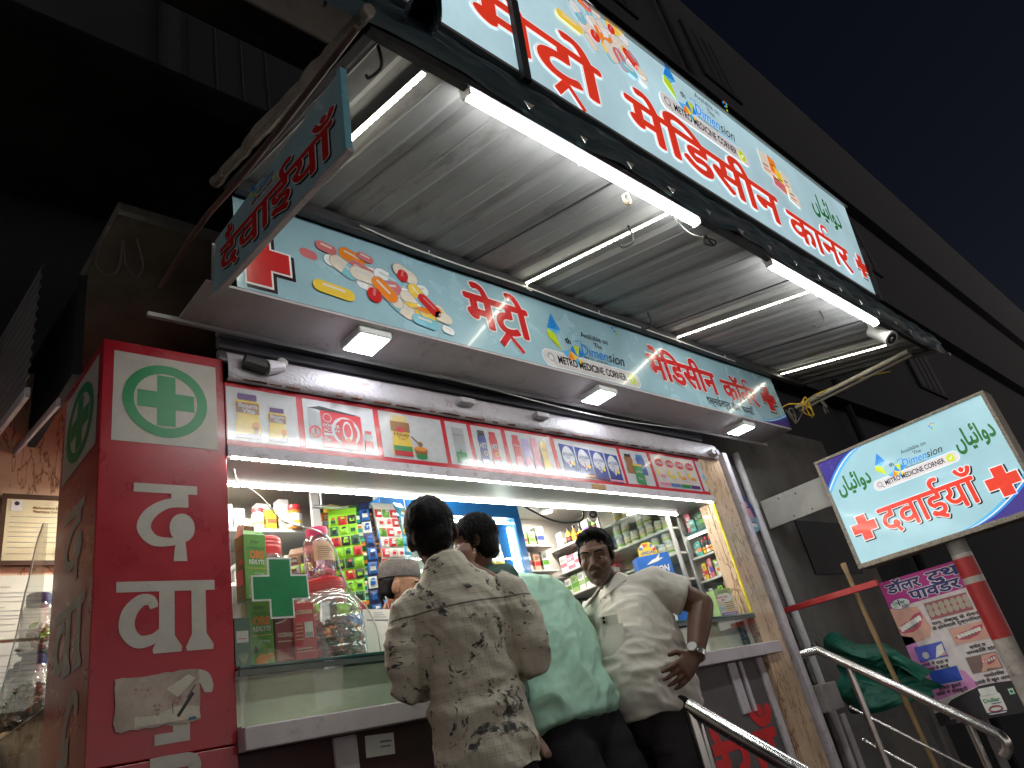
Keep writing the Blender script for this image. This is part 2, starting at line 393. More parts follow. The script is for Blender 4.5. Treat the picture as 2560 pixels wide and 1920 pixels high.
# left opening onto the side street: lintel, rail, marble jamb and shutter
g = G(); MZ = Matrix.Translation((.56-SX,2.645-SY,2.31)) @ Matrix.Rotation(.15,4,'X'); g.box((-.006,0,-.016),(.006,1.4,.016), steelw, MZ, .002); g.obj('side_rail', shop)

t = thing('side_shutter', 'grey corrugated shutter rolled half up over the left side opening', 'shutter', (.47,3.2,2.44)); t.rotation_euler = (.15,0,0)
g = G()
P = []
for i in range(11): P += [(-.004,.045*i),(-.012,.045*i+.01),(-.012,.045*i+.034),(-.004,.045*i+.044)]
vs = [(x,y,z) for x,z in P for y in (-.55,1.6)]; g.add(vs, [(2*i,2*i+2,2*i+3,2*i+1) for i in range(len(P)-1)], slat)
g.obj('slats', t)
g = G(); g.box((-.016,-.56,-.04),(.002,1.6,-.002), steelw, bev=.003); b = g.obj('bottom_rail', t)
g = G(); g.tube([(-.03,.25,-.06),(-.06,.25,-.10),(-.06,.45,-.10),(-.03,.45,-.06)], .009, steelw, 8); g.obj('handle', b)
# ------------------------------------------------------------------ roller shutter above the counter
t = thing('roller_shutter', 'white-painted roller shutter rolled up above the row of product pictures', 'shutter', (2.6,2.2,2.235)); oX = 2.6
g = G(); n = 60; vs = []; fs = []
prof = [(-.012,0),(-.03,.004),(-.034,.03),(-.034,.075),(-.028,.10),(-.01,.118),(0,.12)]
for i in range(n+1):
    x = lerp(.97,4.22,i/n)-oX
    for y,z in prof: w_ = .004*noise.noise((x*9,z*30,0)); vs.append((x,y+w_,z+w_*.6))
k = len(prof)
for i in range(n):
    for j in range(k-1): a = i*k+j; fs.append((a,a+k,a+k+1,a+1))
g.add(vs, fs, paintw); b = g.obj('bottom_bar', t, smooth=True)
g = G(); rr = random.Random(3)
for i in range(70):
    x = rr.uniform(.98,4.2)-oX; L_ = rr.uniform(.01,.07); g.box((x,-.0365,.0005),(x+L_,-.030,rr.uniform(.002,.006)), rust)
g.obj('rust_edge', b)['kind'] = 'stuff'
g = G()
for i in range(5): g.box((.97-oX,.05-.006*(i%2),.122+.05*i),(4.24-oX,.075,.168+.05*i), slat, bev=.010)
g.obj('slats', t)
for x in (2.055,2.545):
    g = G(); g.box((x-oX-.045,-.075,.055),(x-oX+.045,-.033,.082), paintw, bev=.006); g.obj('handle', t)
g = G(); g.tube([(1.02-oX,-.05,.07),(1.10-oX,-.055,.055)], .026, ironb, 12); g.tube([(1.10-oX,-.055,.055),(1.17-oX,-.05,.075)], [.03,.02], steelw, 12); g.tube([(1.165-oX,-.062,.085),(1.165-oX,-.04,.085)], .022, chrome, 14)
g.obj('padlock', t)
for x in (4.11,4.16):
    g = G(); g.tube([(x-oX,-.07,.035),(x-oX,-.034,.035)], .02, paintw, 12); g.obj('end_roller', t)
# ------------------------------------------------------------------ counters
ctr = thing('shop_counter', 'front counter with frosted glass case on a pinkish slab, customers leaning on it', 'counter', (2.5,2.35,0)); CX,CY = 2.5,2.35
def cp(name, a, b, m, bev=0., par=None):
    g = G(); g.box((a[0]-CX,a[1]-CY,a[2]),(b[0]-CX,b[1]-CY,b[2]), m, bev=bev); return g.obj(name, par or ctr)
cp('base_panel', (.967,2.235,.001), (2.9,2.27,1.034), maroon)
cp('grey_panel', (2.903,2.235,.001), (4.0,2.27,1.034), dark)
cp('slab', (.967,2.155,1.035), (4.13,2.80,1.098), lam, .004)
for x0,x1 in ((1.28,1.36),(3.02,3.06),(3.13,3.17),(3.62,3.70),(3.735,3.765),(3.93,3.99)): cp('batten', (x0,2.222,(.78 if x0 > 3 else .55) if x0 < 3.9 else .02), (x1,2.234,1.03), steelw)
cp('case_lining', (.975,2.235,1.10), (3.99,2.255,1.238), frost)
cp('case_floor', (.975,2.19,1.0985), (3.99,2.234,1.104), frost)
cp('glass_front', (.970,2.184,1.099), (3.995,2.188,1.255), glass)
g = G(); g.box((.968-CX,2.175-CY,1.256),(3.997-CX,2.80-CY,1.266), edge_g, bev=.002); g.obj('glass_top', ctr)
for x in (1.70,3.06,3.86): cp('glass_divider', (x,2.189,1.105), (x+.006,2.234,1.252), edge_g)
cp('metal_edge', (.969,2.178,1.238), (3.996,2.186,1.254), mat('case_edge_metal', (.10,.12,.11), .35, metal=.5, var=.2))
# painted word on the grey lower panel
redpaint = mat('red_wall_paint', (.62,.015,.02), .5, var=.15, vscale=14)
g = G(); g.text('दवाईयाँ', 2.46, .41, 1, redpaint, h=.27, w=1.46, cap=.622, bold=.022); g.obj('painted_word', ctr, loc=(-CX,2.2345-CY,0))
g = G(); g.rect(-.055,-.032,.055,.032,1,white); g.rect(.0,.006,.045,.012,2,grey_ink); g.rect(.0,-.008,.04,-.003,2,grey_ink)
o = g.obj('paper_sticker', ctr, loc=(1.45-CX,2.2345-CY,.985), rot=(0,radians(3),0))
g2 = thing('side_counter', 'glass display counter along the left side opening, packed with dark cartons', 'counter', (.83,3.3,0))
g = G(); g.box((-.24,-.65,0),(.2,.3,1.03), maroon); g.obj('base_panel', g2)
g = G(); g.box((-.245,-.655,1.285),(.22,.30,1.297), edge_g, bev=.002); g.obj('glass_top', g2)
g = G(); g.box((-.243,-.65,1.031),(-.239,.29,1.284), glass); g.obj('glass_front', g2)
rr = random.Random(5)
for i in range(9):
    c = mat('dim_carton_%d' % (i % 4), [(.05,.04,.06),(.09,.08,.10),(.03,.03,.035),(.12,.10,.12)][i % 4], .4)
    o = None; g = G(); h_ = rr.uniform(.10,.2); g.box((-.045,-.04,0),(.045,.04,h_), c, bev=.002); g.box((-.0465,-.03,.3*h_),(-.0455,.03,.6*h_), grey_ink)
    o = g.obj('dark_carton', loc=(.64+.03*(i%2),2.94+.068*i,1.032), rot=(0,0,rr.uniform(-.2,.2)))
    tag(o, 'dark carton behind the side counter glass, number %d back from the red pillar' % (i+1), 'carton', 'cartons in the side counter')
# ------------------------------------------------------------------ sign kit
def pm(n, c, e=0., rough=.25, coat=.35):
    """printed vinyl; e > 0 makes the print glow"""
    return mat(n+('_lit' if e else ''), c, rough, var=.09, vscale=5, coat=coat, emit=e, bump=.0 if e else .10, bscale=4)
def kit(e=0.):
    return dict(sky=pm('print_sky', (.31,.48,.55), e), red=pm('print_red', (.55,.018,.02) if e == 0 else (.78,.045,.02), e*.8), white=pm('print_white', (.80,.80,.80), e*.9), shade=pm('print_shadow', (.03,.012,.014), e*.3),
        green=pm('print_green', (.02,.16,.03), e*.7), ind=pm('print_indigo', (.045,.03,.22), e*.9), blue=pm('print_blue', (.02,.22,.62), e), lblue=pm('print_light_blue', (.10,.42,.72), e),
        lime=pm('print_lime', (.50,.62,.02), e), orange=pm('print_orange', (.80,.22,.02), e), yell=pm('print_yellow', (.82,.55,.06), e), ink=pm('print_black', (.02,.02,.025), e*.2),
        pink=pm('print_pale', (.62,.58,.58), e), grey=pm('print_grey', (.30,.30,.32), e*.5), rose=pm('print_rose', (.60,.16,.17), e), cap=pm('print_capsule', (.72,.62,.52), e), capb=pm('print_capsule_blue', (.22,.50,.60), e))
def word(g, K, s, x0, w, zb, h, lay, col='red', bold=.035, glow=.03, shade=True, fillw='white'):
    """bold poster lettering: dark drop edge, pale rim, coloured face, all to one scale"""
    V,F,bw,xm = glyphs(s, bold); sx = w/bw; sz = h/.622
    def put(b, dx, dz, l, m):
        V2,F2,_,_ = glyphs(s, b)
        g.add([(x0+(x-xm)*sx+dx, -.0012*l-.00018*k, zb+y*sz+dz) for x,y,k in V2], F2, m)
    if shade: put(bold+glow*1.0, .05*h, -.05*h, lay, K['shade'])
    if glow: put(bold+glow, 0, 0, lay+1, K[fillw])
    put(bold, 0, 0, lay+2, K[col])
    return sx, sz
def rakar(g, K, x, z, s, lay, col='red', glow=.25):
    """the caret under TTA that makes TTRA"""
    for l,c,wd in ((lay+1,'white',(1+glow)),(lay+2,K and col,1)):
        g.brush([(x-.55*s,z-.62*s),(x,z)], .30*s*wd, l, K[c]); g.brush([(x-.02*s,z-.06*s),(x+.62*s,z-.78*s)], .20*s*wd, l+.15, K[c])
def reph(g, K, x, z, s, lay, col='red'):
    p = [(x,z),(x-.10*s,z+.28*s),(x+.05*s,z+.55*s),(x+.42*s,z+.58*s),(x+.60*s,z+.42*s)]
    p = [tuple(q) for q in spline([(a,b,0) for a,b in p],5)]; p = [(a[0],a[1]) for a in p]
    g.brush(p, .26*s, lay+1, K['white']); g.brush(p, .17*s, lay+2, K[col])
def crossm(g, K, x, z, r, lay, sk=0.):
    w = r*.38
    def P(rr, ww, dx, dz, l, m):
        pts = [(-ww,-rr),(ww,-rr),(ww,-ww),(rr,-ww),(rr,ww),(ww,ww),(ww,rr),(-ww,rr),(-ww,ww),(-rr,ww),(-rr,-ww),(-ww,-ww)]
        g.flat([(x+a+dx, z+b+dz) for a,b in pts], l, m)
    P(r*1.09, w*1.22, r*.09, -r*.09, lay, K['shade']); P(r*1.07, w*1.16, 0, 0, lay+1, K['white']); P(r, w, 0, 0, lay+2, K['red'])
def logo(g, K, x, z, w, lay):
    """partner mark above the search-bar tag; unit = width of the tag"""
    U = lambda a,b: (x+a*w, z+b*w)
    g.rrect(x, z-.065*w, x+w, z+.065*w, .06*w, lay, K['white']); g.rrect(x+.006*w, z-.058*w, x+.994*w, z+.058*w, .055*w, lay+1, K['pink'])
    g.ring(x+.075*w, z+.005*w, .022*w, .032*w, lay+2, K['grey']); g.brush([U(.095,-.02),U(.115,-.042)], .012*w, lay+2, K['grey'])
    g.text('METRO MEDICINE CORNER', x+.14*w, z-.026*w, lay+2, K['ink'], h=.054*w, w=.70*w, bold=.022)
    c = U(.905,0); pts = []
    for i in range(24): t = 2*pi*i/24; r_ = (.048 if i % 2 else .04)*w; pts.append((c[0]+r_*cos(t), c[1]+r_*sin(t)))
    g.flat(pts, lay+2, K['lime']); g.brush([(c[0]-.018*w,c[1]),(c[0]-.004*w,c[1]-.014*w),(c[0]+.022*w,c[1]+.018*w)], .010*w, lay+3, K['white'])
    wh = [U(.19,.385),U(.275,.27),U(.25,.12),U(.275,.075),U(.33,.15),U(.40,.165),U(.42,.09),U(.335,.0),U(.345,-.01),U(.22,.055),U(.085,.17)]
    tri = lambda a,b,c_,col: g.flat([U(*a),U(*b),U(*c_)], lay+1.5, K[col])
    tri((.19,.365),(.115,.235),(.245,.245),'blue'); tri((.115,.235),(.10,.17),(.18,.20),'lime'); tri((.115,.235),(.18,.20),(.245,.245),'lblue'); tri((.10,.17),(.205,.08),(.18,.20),'lime')
    tri((.205,.075),(.29,.10),(.245,.03),'lblue'); tri((.245,.03),(.29,.10),(.31,.03),'orange'); tri((.29,.10),(.355,.06),(.31,.03),'yell'); tri((.29,.10),(.33,.15),(.355,.06),'blue'); tri((.33,.15),(.395,.15),(.355,.06),'lime'); tri((.31,.03),(.355,.06),(.345,-.02),'lblue'); tri((.355,.06),(.395,.03),(.345,-.02),'yell'); tri((.355,.06),(.395,.15),(.41,.08),'blue')
    g.text('th', x+.265*w, z+.155*w, lay+2, K['ink'], h=.045*w, bold=.02)
    g.text('Dimen', x+.40*w, z+.095*w, lay+2, K['blue'], h=.085*w, w=.28*w, skew=.3); g.text('sion', x+.69*w, z+.095*w, lay+2, K['ink'], h=.085*w, w=.17*w, skew=.3)
    g.brush([U(.37,.19),U(.43,.205),U(.42,.08)], .008*w, lay+2, K['blue'])
    g.text('The', x+.57*w, z+.185*w, lay+2, K['ink'], h=.04*w); g.text('Available on', x+.45*w, z+.245*w, lay+2, K['ink'], h=.042*w, w=.29*w)
    g.text('4thdimension', x+.42*w, z+.068*w, lay+2, K['ink'], h=.022*w, w=.24*w); g.text('partners.com', x+.67*w, z+.068*w, lay+2, K['lblue'], h=.022*w, w=.21*w)
    for a,b,c_ in ((.86,.42,'blue'),(.885,.44,'orange'),(.90,.41,'lime'),(.875,.395,'blue'),(.91,.435,'lblue'),(.89,.37,'lime')): g.disc(x+a*w, z+b*w, .011*w, lay+1, K[c_], n=8)
URDU = '\uFB9E\uFE8E\uFBFF\uFE8B\uFE8D\uFEED\uFEA9'
def pills(g, K, x, z, s, lay, seed=2):
    """heap of capsules and tablets; s = width of the heap"""
    r = random.Random(seed); cols = ['cap','yell','cap','white','rose','cap','orange','cap']
    for i in range(26):
        a = r.gauss(.05,.19); b = r.gauss(.02,.075)-.12*a; a = max(-.36,min(.4,a)); rot = r.uniform(-.9,.7)-.2
        L_ = r.uniform(.15,.21)*s; rr = L_*.26; c = cols[i % len(cols)]
        g.pillshape(x+a*s, z+b*s, L_*1.04, rr*1.08, rot, lay+i*.16, K['grey']); g.pillshape(x+a*s, z+b*s, L_, rr, rot, lay+i*.16+.06, K[c])
        if c in ('cap','white','yell') and i % 3: g.pillshape(x+a*s, z+b*s, L_, rr, rot, lay+i*.16+.10, K[['yell','capb','white'][i % 3]], half=1 if i % 2 else -1)
        g.pillshape(x+a*s-.2*rr*sin(-rot), z+b*s+.35*rr, L_*.6, rr*.16, rot, lay+i*.16+.13, K['pink' if c in ('cap','white') else ('cap' if c != 'rose' else 'pink')])
    for a,b,L_,rr,rot,c in ((-.40,-.14,.27,.042,-.08,'yell'),(-.12,-.09,.11,.052,1.3,'red'),(.30,-.05,.2,.042,-.7,'red'),(.12,.13,.1,.04,1.2,'red'),(-.42,.16,.14,.036,-.15,'rose'),(-.15,.18,.12,.03,-.2,'rose'),(.40,-.12,.14,.04,-.1,'cap'),(.24,-.19,.2,.04,-.1,'capb'),(.42,-.21,.1,.028,-.2,'white')):
        g.pillshape(x+a*s, z+b*s, L_*s, rr*s, rot, lay+4.6, K[c]); g.pillshape(x+a*s, z+(b+.4*rr)*s, L_*.55*s, rr*.2*s, rot, lay+4.75, K['rose' if c == 'red' else 'cap'])
def swoosh(g, K, x, z, w, h, lay, dx=1, dz=1):
    """indigo corner with two pale bands; (x,z) the corner, dx,dz point into the sign"""
    def arc(k): return [(x+dx*w*k*(1-sin(pi/2*i/12))*1., z+dz*h*k*(1-cos(pi/2*i/12))) for i in range(13)]
    A = arc(1.0)
    def fan(k, m, l):
        p = [(x,z)]+[(x+dx*w*k*(i/12), z+dz*h*k*((1-i/12)**1.7)) for i in range(13)]
        if dx*dz > 0: p = [p[0]]+p[1:][::1]
        a = sum(p[i][0]*p[(i+1) % len(p)][1]-p[(i+1) % len(p)][0]*p[i][1] for i in range(len(p)))
        g.flat(p if a > 0 else p[::-1], l, m)
    fan(1.30, K['lblue'], lay); fan(1.16, K['white'], lay+.5); fan(1.10, K['blue'], lay+1); fan(1.0, K['ind'], lay+1.5)
# ------------------------------------------------------------------ red corner pillar
pl = thing('pillar_sign', 'red shop-corner pillar with a green cross in a ring and large cream letters', 'pillar', (.772,2.42,0))
g = G(); g.box((-.194,-.22,-.3),(.194,.22,1.058), red, bev=.003); g.box((-.194,-.22,1.061),(.194,.22,2.325), red, bev=.003); g.obj('pillar_body', pl)
def pillar_art(name, M, sx, full=True):
    """x measured from the face's left edge in units of the front face (0.388 m)"""
    X = lambda a: (a-.578)*sx; Z = lambda b: b
    P2 = lambda L: [(X(a),b) for a,b in L]
    e = bpy.data.objects.new(name, None); COL.objects.link(e); e.parent = pl; e.matrix_local = M
    g = G(); g.flat(P2([(.610,1.966),(.937,1.966),(.937,2.286),(.610,2.286)]), 1, cream); g.obj('white_square', e)
    g = G(); n = 48; vs = []
    for i in range(n):
        t = 2*pi*i/n; vs += [(X(.771+.100*cos(t)),-.0024,2.125+.100*sin(t)),(X(.771+.133*cos(t)),-.0024,2.125+.133*sin(t))]
    g.add(vs, [(2*i,2*i+1,2*((i+1)%n)+1,2*((i+1)%n)) for i in range(n)], sgreen); g.obj('green_ring', e)
    g = G(); p = [(-.029,-.092),(.029,-.092),(.029,-.03),(.089,-.03),(.089,.03),(.029,.03),(.029,.092),(-.029,.092),(-.029,.03),(-.089,.03),(-.089,-.03),(-.029,-.03)]
    g.flat([(X(.771+a),2.125+b) for a,b in p], 2, sgreen); g.obj('green_cross', e)
    def S(L, w, lay): 
        q = spline([(a,b,0) for a,b in L], 6); q = [(X(v[0]),v[1]) for v in q]
        ww = w if not isinstance(w,(list,tuple)) else [lerp(w[min(int(i/6),len(w)-1)], w[min(int(i/6)+1,len(w)-1)], (i % 6)/6) for i in range(len(q))]
        g.brush(q, [k_*(1 if sx > .9 else 1) for k_ in ww] if isinstance(ww,list) else ww, lay, cream)
    g = G()
    g.flat(P2([(.677,1.802),(.865,1.802),(.865,1.831),(.677,1.831)]), 1, cream); g.flat(P2([(.786,1.758),(.837,1.758),(.837,1.803),(.786,1.803)]), 1.1, cream)
    S([(.836,1.772),(.775,1.768),(.725,1.735),(.707,1.69),(.735,1.652),(.79,1.648),(.83,1.665)], [.028,.03,.036,.04,.034,.024,.02], 1.2)
    g.flat([(X(.818+.038*cos(2*pi*i/20)),1.692+.046*sin(2*pi*i/20)) for i in range(20)], 1.3, cream)
    S([(.815,1.66),(.812,1.625),(.812,1.588)], [.02,.034,.04], 1.4); g.obj('letter_da', e)
    g = G(); g.flat(P2([(.637,1.499),(.912,1.499),(.912,1.529),(.637,1.529)]), 1, cream)
    for l,r in ((.751,.794),(.842,.884)):
        g.flat(P2([(l,1.37),(r,1.37),(r,1.50),(l,1.50)]), 1.1, cream); g.flat(P2([(l-.017,1.337),(l-.014,1.326),(r+.018,1.326),(r+.02,1.34),(r,1.372),(l,1.372)]), 1.2, cream)
    S([(.738,1.452),(.728,1.474),(.70,1.473),(.672,1.44),(.668,1.395),(.695,1.362),(.735,1.366),(.762,1.385)], [.022,.03,.034,.04,.042,.036,.028,.026], 1.3); g.obj('letter_vaa', e)
    g = G(); S([(.783,1.135),(.80,1.20),(.84,1.25),(.872,1.25),(.884,1.225),(.884,1.208)], [.03,.034,.036,.036,.032,.02], 1)
    g.flat(P2([(.741,1.091),(.833,1.091),(.833,1.118),(.741,1.118)]), 1.1, cream); g.flat(P2([(.788,1.116),(.833,1.116),(.833,1.16),(.788,1.16)]), 1.2, cream)
    S([(.73,1.045),(.79,1.046),(.84,1.04),(.835,1.0),(.78,.985),(.72,.96)], .034, 1.3); S([(.72,.96),(.79,.93),(.84,.90),(.80,.86),(.72,.85)], .036, 1.45); g.obj('letter_ii', e)
    g = G(); g.flat(P2([(.63,.70),(.91,.70),(.91,.73),(.63,.73)]), 1, cream)
    for l,r in ((.751,.794),(.842,.884)): g.flat(P2([(l,.52),(r,.52),(r,.701),(l,.701)]), 1.1, cream)
    S([(.66,.68),(.70,.66),(.68,.61),(.70,.58),(.755,.58)], .036, 1.2); g.obj('letter_yaa', e)
    return e
pillar_art('front_print', Matrix.Translation((-.194,-.2202,0)), 1.0)
pillar_art('side_print', Matrix.Translation((-.1942,.22,0)) @ Matrix.Rotation(-pi/2, 4, 'Z'), 1.13)
torn = mat('torn_paper', (.40,.32,.27), .7, var=.30, vscale=9, bump=.12, bscale=40, dirt=.9, dcol=(.26,.07,.07))
g = G(); rr = random.Random(2); pts = []
for (a,b),(c,d) in (((.641,1.137),(.862,1.139)),((.862,1.139),(.857,1.273)),((.857,1.273),(.640,1.268)),((.640,1.268),(.641,1.137))):
    for i in range(12): t = i/12; pts.append((lerp(a,c,t)+rr.uniform(-.003,.003), lerp(b,d,t)+rr.uniform(-.0035,.0035)))
g.flat(pts, 3.2, torn); pb = mat('paper_cream', (.55,.50,.40), .7, var=.15, bump=.3)
g.flat([(.69,1.142),(.86,1.146),(.858,1.175),(.80,1.182),(.74,1.165),(.69,1.168)], 3.6, pb); g.flat([(.77,1.23),(.83,1.262),(.85,1.25),(.80,1.205)], 3.6, pb)
g.brush([(.80,1.155),(.842,1.212)], .009, 4, ink); g.brush([(.825,1.20),(.848,1.232)], .003, 4, ink); g.brush([(.788,1.165),(.785,1.19)], .002, 4, ink)
for i in range(3): g.text(['मो. नं.','पता','दर'][i], .735+.004*i, 1.186-.011*i, 4, ink, h=.006, cap=.622)
g.flat([(.826,1.141),(.852,1.142),(.846,1.150),(.83,1.149)], 4, mat('poster_blue', (.05,.14,.22), .6))
g.obj('torn_poster', pl, loc=(-.772,-.2202,0))
# ------------------------------------------------------------------ fascia sign over the shutter (lit from outside, glossy)
K = kit(0)
fs_ = board('fascia_sign', 'long glossy blue sign over the shutter with a pill heap and red Hindi lettering', 'sign', (0,1.925,0), (1,0,0))
g = G(); g.box((.93,.002,2.449),(4.928,.03,2.859), lam); g.obj('sign_box', fs_)
g = G(); g.box((.80,.0,2.436),(4.93,.238,2.4465), lam, bev=.002); g.obj('soffit_plate', fs_)
g = G(); g.rect(.904,2.4475,4.93,2.857,0, K['sky']); g.obj('vinyl_face', fs_)
g = G(); crossm(g, K, .985, 2.60, .12, 1); g.obj('red_cross', fs_)
g = G(); g.pillshape(1.19,2.687,.075,.022,-.12,1,K['rose']); pills(g, K, 1.545, 2.635, .66, 1); g.obj('pill_picture', fs_)
g = G(); sx,sz = word(g, K, 'मेटो', 1.955, .415, 2.575, .165, 1, shade=False); rakar(g, K, 2.205, 2.575, .115, 1); g.obj('lettering', fs_)
g = G(); sx,sz = word(g, K, 'मेिडसीन', 3.325, .73, 2.565, .15, 1, shade=False); g.obj('lettering', fs_)
g = G(); word(g, K, 'कॉनर', 4.115, .46, 2.56, .13, 1, shade=False); reph(g, K, 4.44, 2.69, .1, 1); g.obj('lettering', fs_)
g = G(); g.text('इस्माईलपुरा चौक, कामठी', 3.86, 2.478, 1, K['ink'], h=.045, w=.58, cap=.622, bold=.01); g.obj('address_line', fs_)
g = G(); logo(g, K, 2.405, 2.502, .775, 1); g.obj('partner_mark', fs_)
g = G(); crossm(g, K, 4.745, 2.655, .098, 1); g.obj('red_cross', fs_); g = G(); swoosh(g, K, 4.93, 2.446, .42, .09, 1, -1, 1); g.obj('corner_print', fs_)
t = thing('conduit_strip', 'thin pale conduit running along the inner lower edge of the fascia sign', 'conduit', (2.9,2.172,2.43))
g = G(); g.box((-2.2,-.008,-.004),(2.1,.008,.012), pvc); g.obj('conduit', t)
# ------------------------------------------------------------------ big light-box sign on the awning edge, leaning out
E_ = .34; KL = kit(E_)
us = thing('lightbox_sign', 'large backlit pale blue sign leaning out along the front edge of the awning', 'sign')
th = math.atan2(.083,.69)
us.matrix_world = Matrix.Translation((0,1.0,2.94)) @ Matrix.Rotation(th, 4, 'X')
def lit_sky():
    m = mat('lightbox_sky', (.42,.60,.66), .3, var=.2, vscale=1.3, emit=.34, coat=.3); return m
g = G(); g.box((.30,.004,-.012),(4.78,.13,.71), alu, bev=.003); g.obj('sign_case', us)
g = G(); g.rect(.32,0,4.755,.695,0, lit_sky()); g.obj('glow_face', us)
g = G(); g.box((.30,-.012,-.014),(4.78,.0035,-.001), alu); g.box((.30,-.012,.697),(4.78,.0035,.709), alu); g.obj('edge_trim', us)
# heading row: stems down to .09, head line at .30
g = G(); word(g, KL, 'मेटो', 1.32, .73, .115, .19, 1, shade=False, bold=.028, glow=.022); rakar(g, KL, 1.80, .115, .13, 1); g.obj('lettering', us)
g = G(); word(g, KL, 'मेिडसीन', 2.19, 1.36, .095, .185, 1, shade=False, bold=.028, glow=.022); g.obj('lettering', us)
g = G(); word(g, KL, 'कानर', 3.63, .83, .08, .165, 1, shade=False, bold=.028, glow=.022); reph(g, KL, 4.13, .245, .13, 1); g.obj('lettering', us)
g = G(); word(g, KL, 'इलपुरा', .42, .86, .50, .12, 1, col='ind', shade=False, bold=.03, glow=.02); g.obj('lettering', us)
g = G(); pills(g, KL, 2.14, .575, .60, 1, seed=5); g.obj('pill_picture', us)
g = G(); logo(g, KL, 2.51, .435, .82, 1); g.obj('partner_mark', us)
g = G(); rr = random.Random(8)
for i,(a,b,w_,h_,c) in enumerate(((3.50,.46,.14,.15,'cap'),(3.61,.50,.09,.12,'orange'),(3.66,.42,.12,.13,'yell'),(3.74,.44,.10,.12,'cap'),(3.60,.40,.14,.07,'rose'),(3.76,.36,.13,.09,'cap'))):
    g.flat([(a,b),(a+w_,b-.02),(a+w_,b+h_-.02),(a,b+h_)], 1+i*.5, KL[c]); g.rect(a+.02,b+.02,a+w_*.7,b+.028,1.2+i*.5,KL['red']); g.rect(a+.02,b+.05,a+w_*.6,b+.058,1.2+i*.5,KL['shade'])
g.obj('product_picture', us)
g = G(); g.text(URDU, 4.10, .44, 1, KL['green'], h=.15, w=.44, bold=.03, cap=.75); g.obj('urdu_lettering', us)
g = G(); crossm(g, KL, 4.66, .20, .085, 1); g.obj('red_cross', us)
for x in (1.53,4.72):
    g = G(); g.box((x-.018,-.035,-.05),(x+.018,-.014,.33), ironb); g.obj('support_bracket', us)
# ------------------------------------------------------------------ small sign at the awning's left end
ll = board('awning_end_sign', 'unlit blue-grey sign hung across the left end of the awning, seen edge-on', 'sign', (.82,1.924,2.392), (0,-.827,-.086))
QT = [(0,0),(.832,0),(.829,.266),(.0125,.198)]
g = G(); g.prism(QT, .003, .014, mat('end_sign_back', (.10,.16,.19), .4, var=.2)); g.obj('sign_box', ll)
g = G(); g.flat(QT,0,K['sky']); g.obj('vinyl_face', ll)
g = G(); g.prism([(.815,-.004),(.836,-.004),(.833,.270),(.815,.268)],-.004,.016, K['capb']); g.obj('edge_tape', ll); g = G(); g.box((-.006,-.004,-.004),(.0,.014,.196), alu); g.obj('edge_strip', ll)
g = G(); word(g, K, 'दवाईयाँ', .06, .735, .032, .098, 1, bold=.018, glow=.018); g.obj('lettering', ll)
g = G(); crossm(g, K, .13, .165, .028, 1); g.obj('red_cross', ll); g = G(); logo(g, K, .27, .165, .20, 1); g.obj('partner_mark', ll)
g = G(); g.box((-.02,-.002,-.014),(.84,.016,-.004), lam); g.obj('lower_channel', ll)
# ------------------------------------------------------------------ hanging double-faced sign on the right
KH = kit(.26)  # emission added to the face stands in for light falling on this sign
rs = board('hanging_sign', 'pale blue sign with added glow, in a worn stone-coloured frame, sticking out over the steps', 'sign', (4.9,1.835,1.437), (0,-1,0))
granite = mat('speckled_frame', (.40,.34,.27), .6, var=.5, vscale=90, dirt=.4, dcol=(.12,.09,.07))
SW,SH = 1.06,.693
g = G(); g.box((.004,.004,.004),(SW-.004,.16,SH-.004), dark); g.obj('sign_case', rs)
g = G()
for a,b in (((-.022,-.016,-.03),(SW+.022,.17,.0)),((-.022,-.016,SH),(SW+.022,.17,SH+.018)),((-.022,-.016,.001),(0,.17,SH-.001)),((SW,-.016,.001),(SW+.022,.17,SH-.001))): g.box(a, b, granite, bev=.003)
g.obj('frame', rs)
g = G(); g.rect(0,0,SW,SH,0,mat('hanging_sky', (.36,.60,.67), .3, var=.08, vscale=3, emit=.25, coat=.3)); g.obj('glow_face', rs)
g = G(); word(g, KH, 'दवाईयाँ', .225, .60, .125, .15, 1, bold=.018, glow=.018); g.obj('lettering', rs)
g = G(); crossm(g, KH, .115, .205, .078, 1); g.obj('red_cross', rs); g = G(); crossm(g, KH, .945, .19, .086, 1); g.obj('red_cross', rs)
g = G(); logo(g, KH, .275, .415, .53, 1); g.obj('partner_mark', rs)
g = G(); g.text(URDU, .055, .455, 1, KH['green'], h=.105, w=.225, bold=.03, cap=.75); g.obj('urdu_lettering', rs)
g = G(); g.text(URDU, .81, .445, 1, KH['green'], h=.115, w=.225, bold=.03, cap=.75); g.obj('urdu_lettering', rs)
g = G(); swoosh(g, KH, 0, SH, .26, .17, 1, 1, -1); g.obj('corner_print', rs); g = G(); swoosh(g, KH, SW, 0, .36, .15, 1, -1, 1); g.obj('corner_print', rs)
t = thing('bracket_board', 'plain off-white board with screw holes joining the hanging sign to the wall', 'board', (4.95,2.03,1.955))
g = G(); g.box((-.012,-.185,-.105),(.012,.32,.10), mat('bracket_board', (.50,.48,.42), .55, var=.2, vscale=5, dirt=.35, dcol=(.36,.24,.12)), bev=.002)
g.obj('board_panel', t)
g = G()
for y,z in ((.18,.07),(.12,-.08),(-.02,-.08),(.05,.06)): g.tube([(-.0135,y,z),(-.0115,y,z)], .006, ink, 8)
g.obj('screw_hole', t)
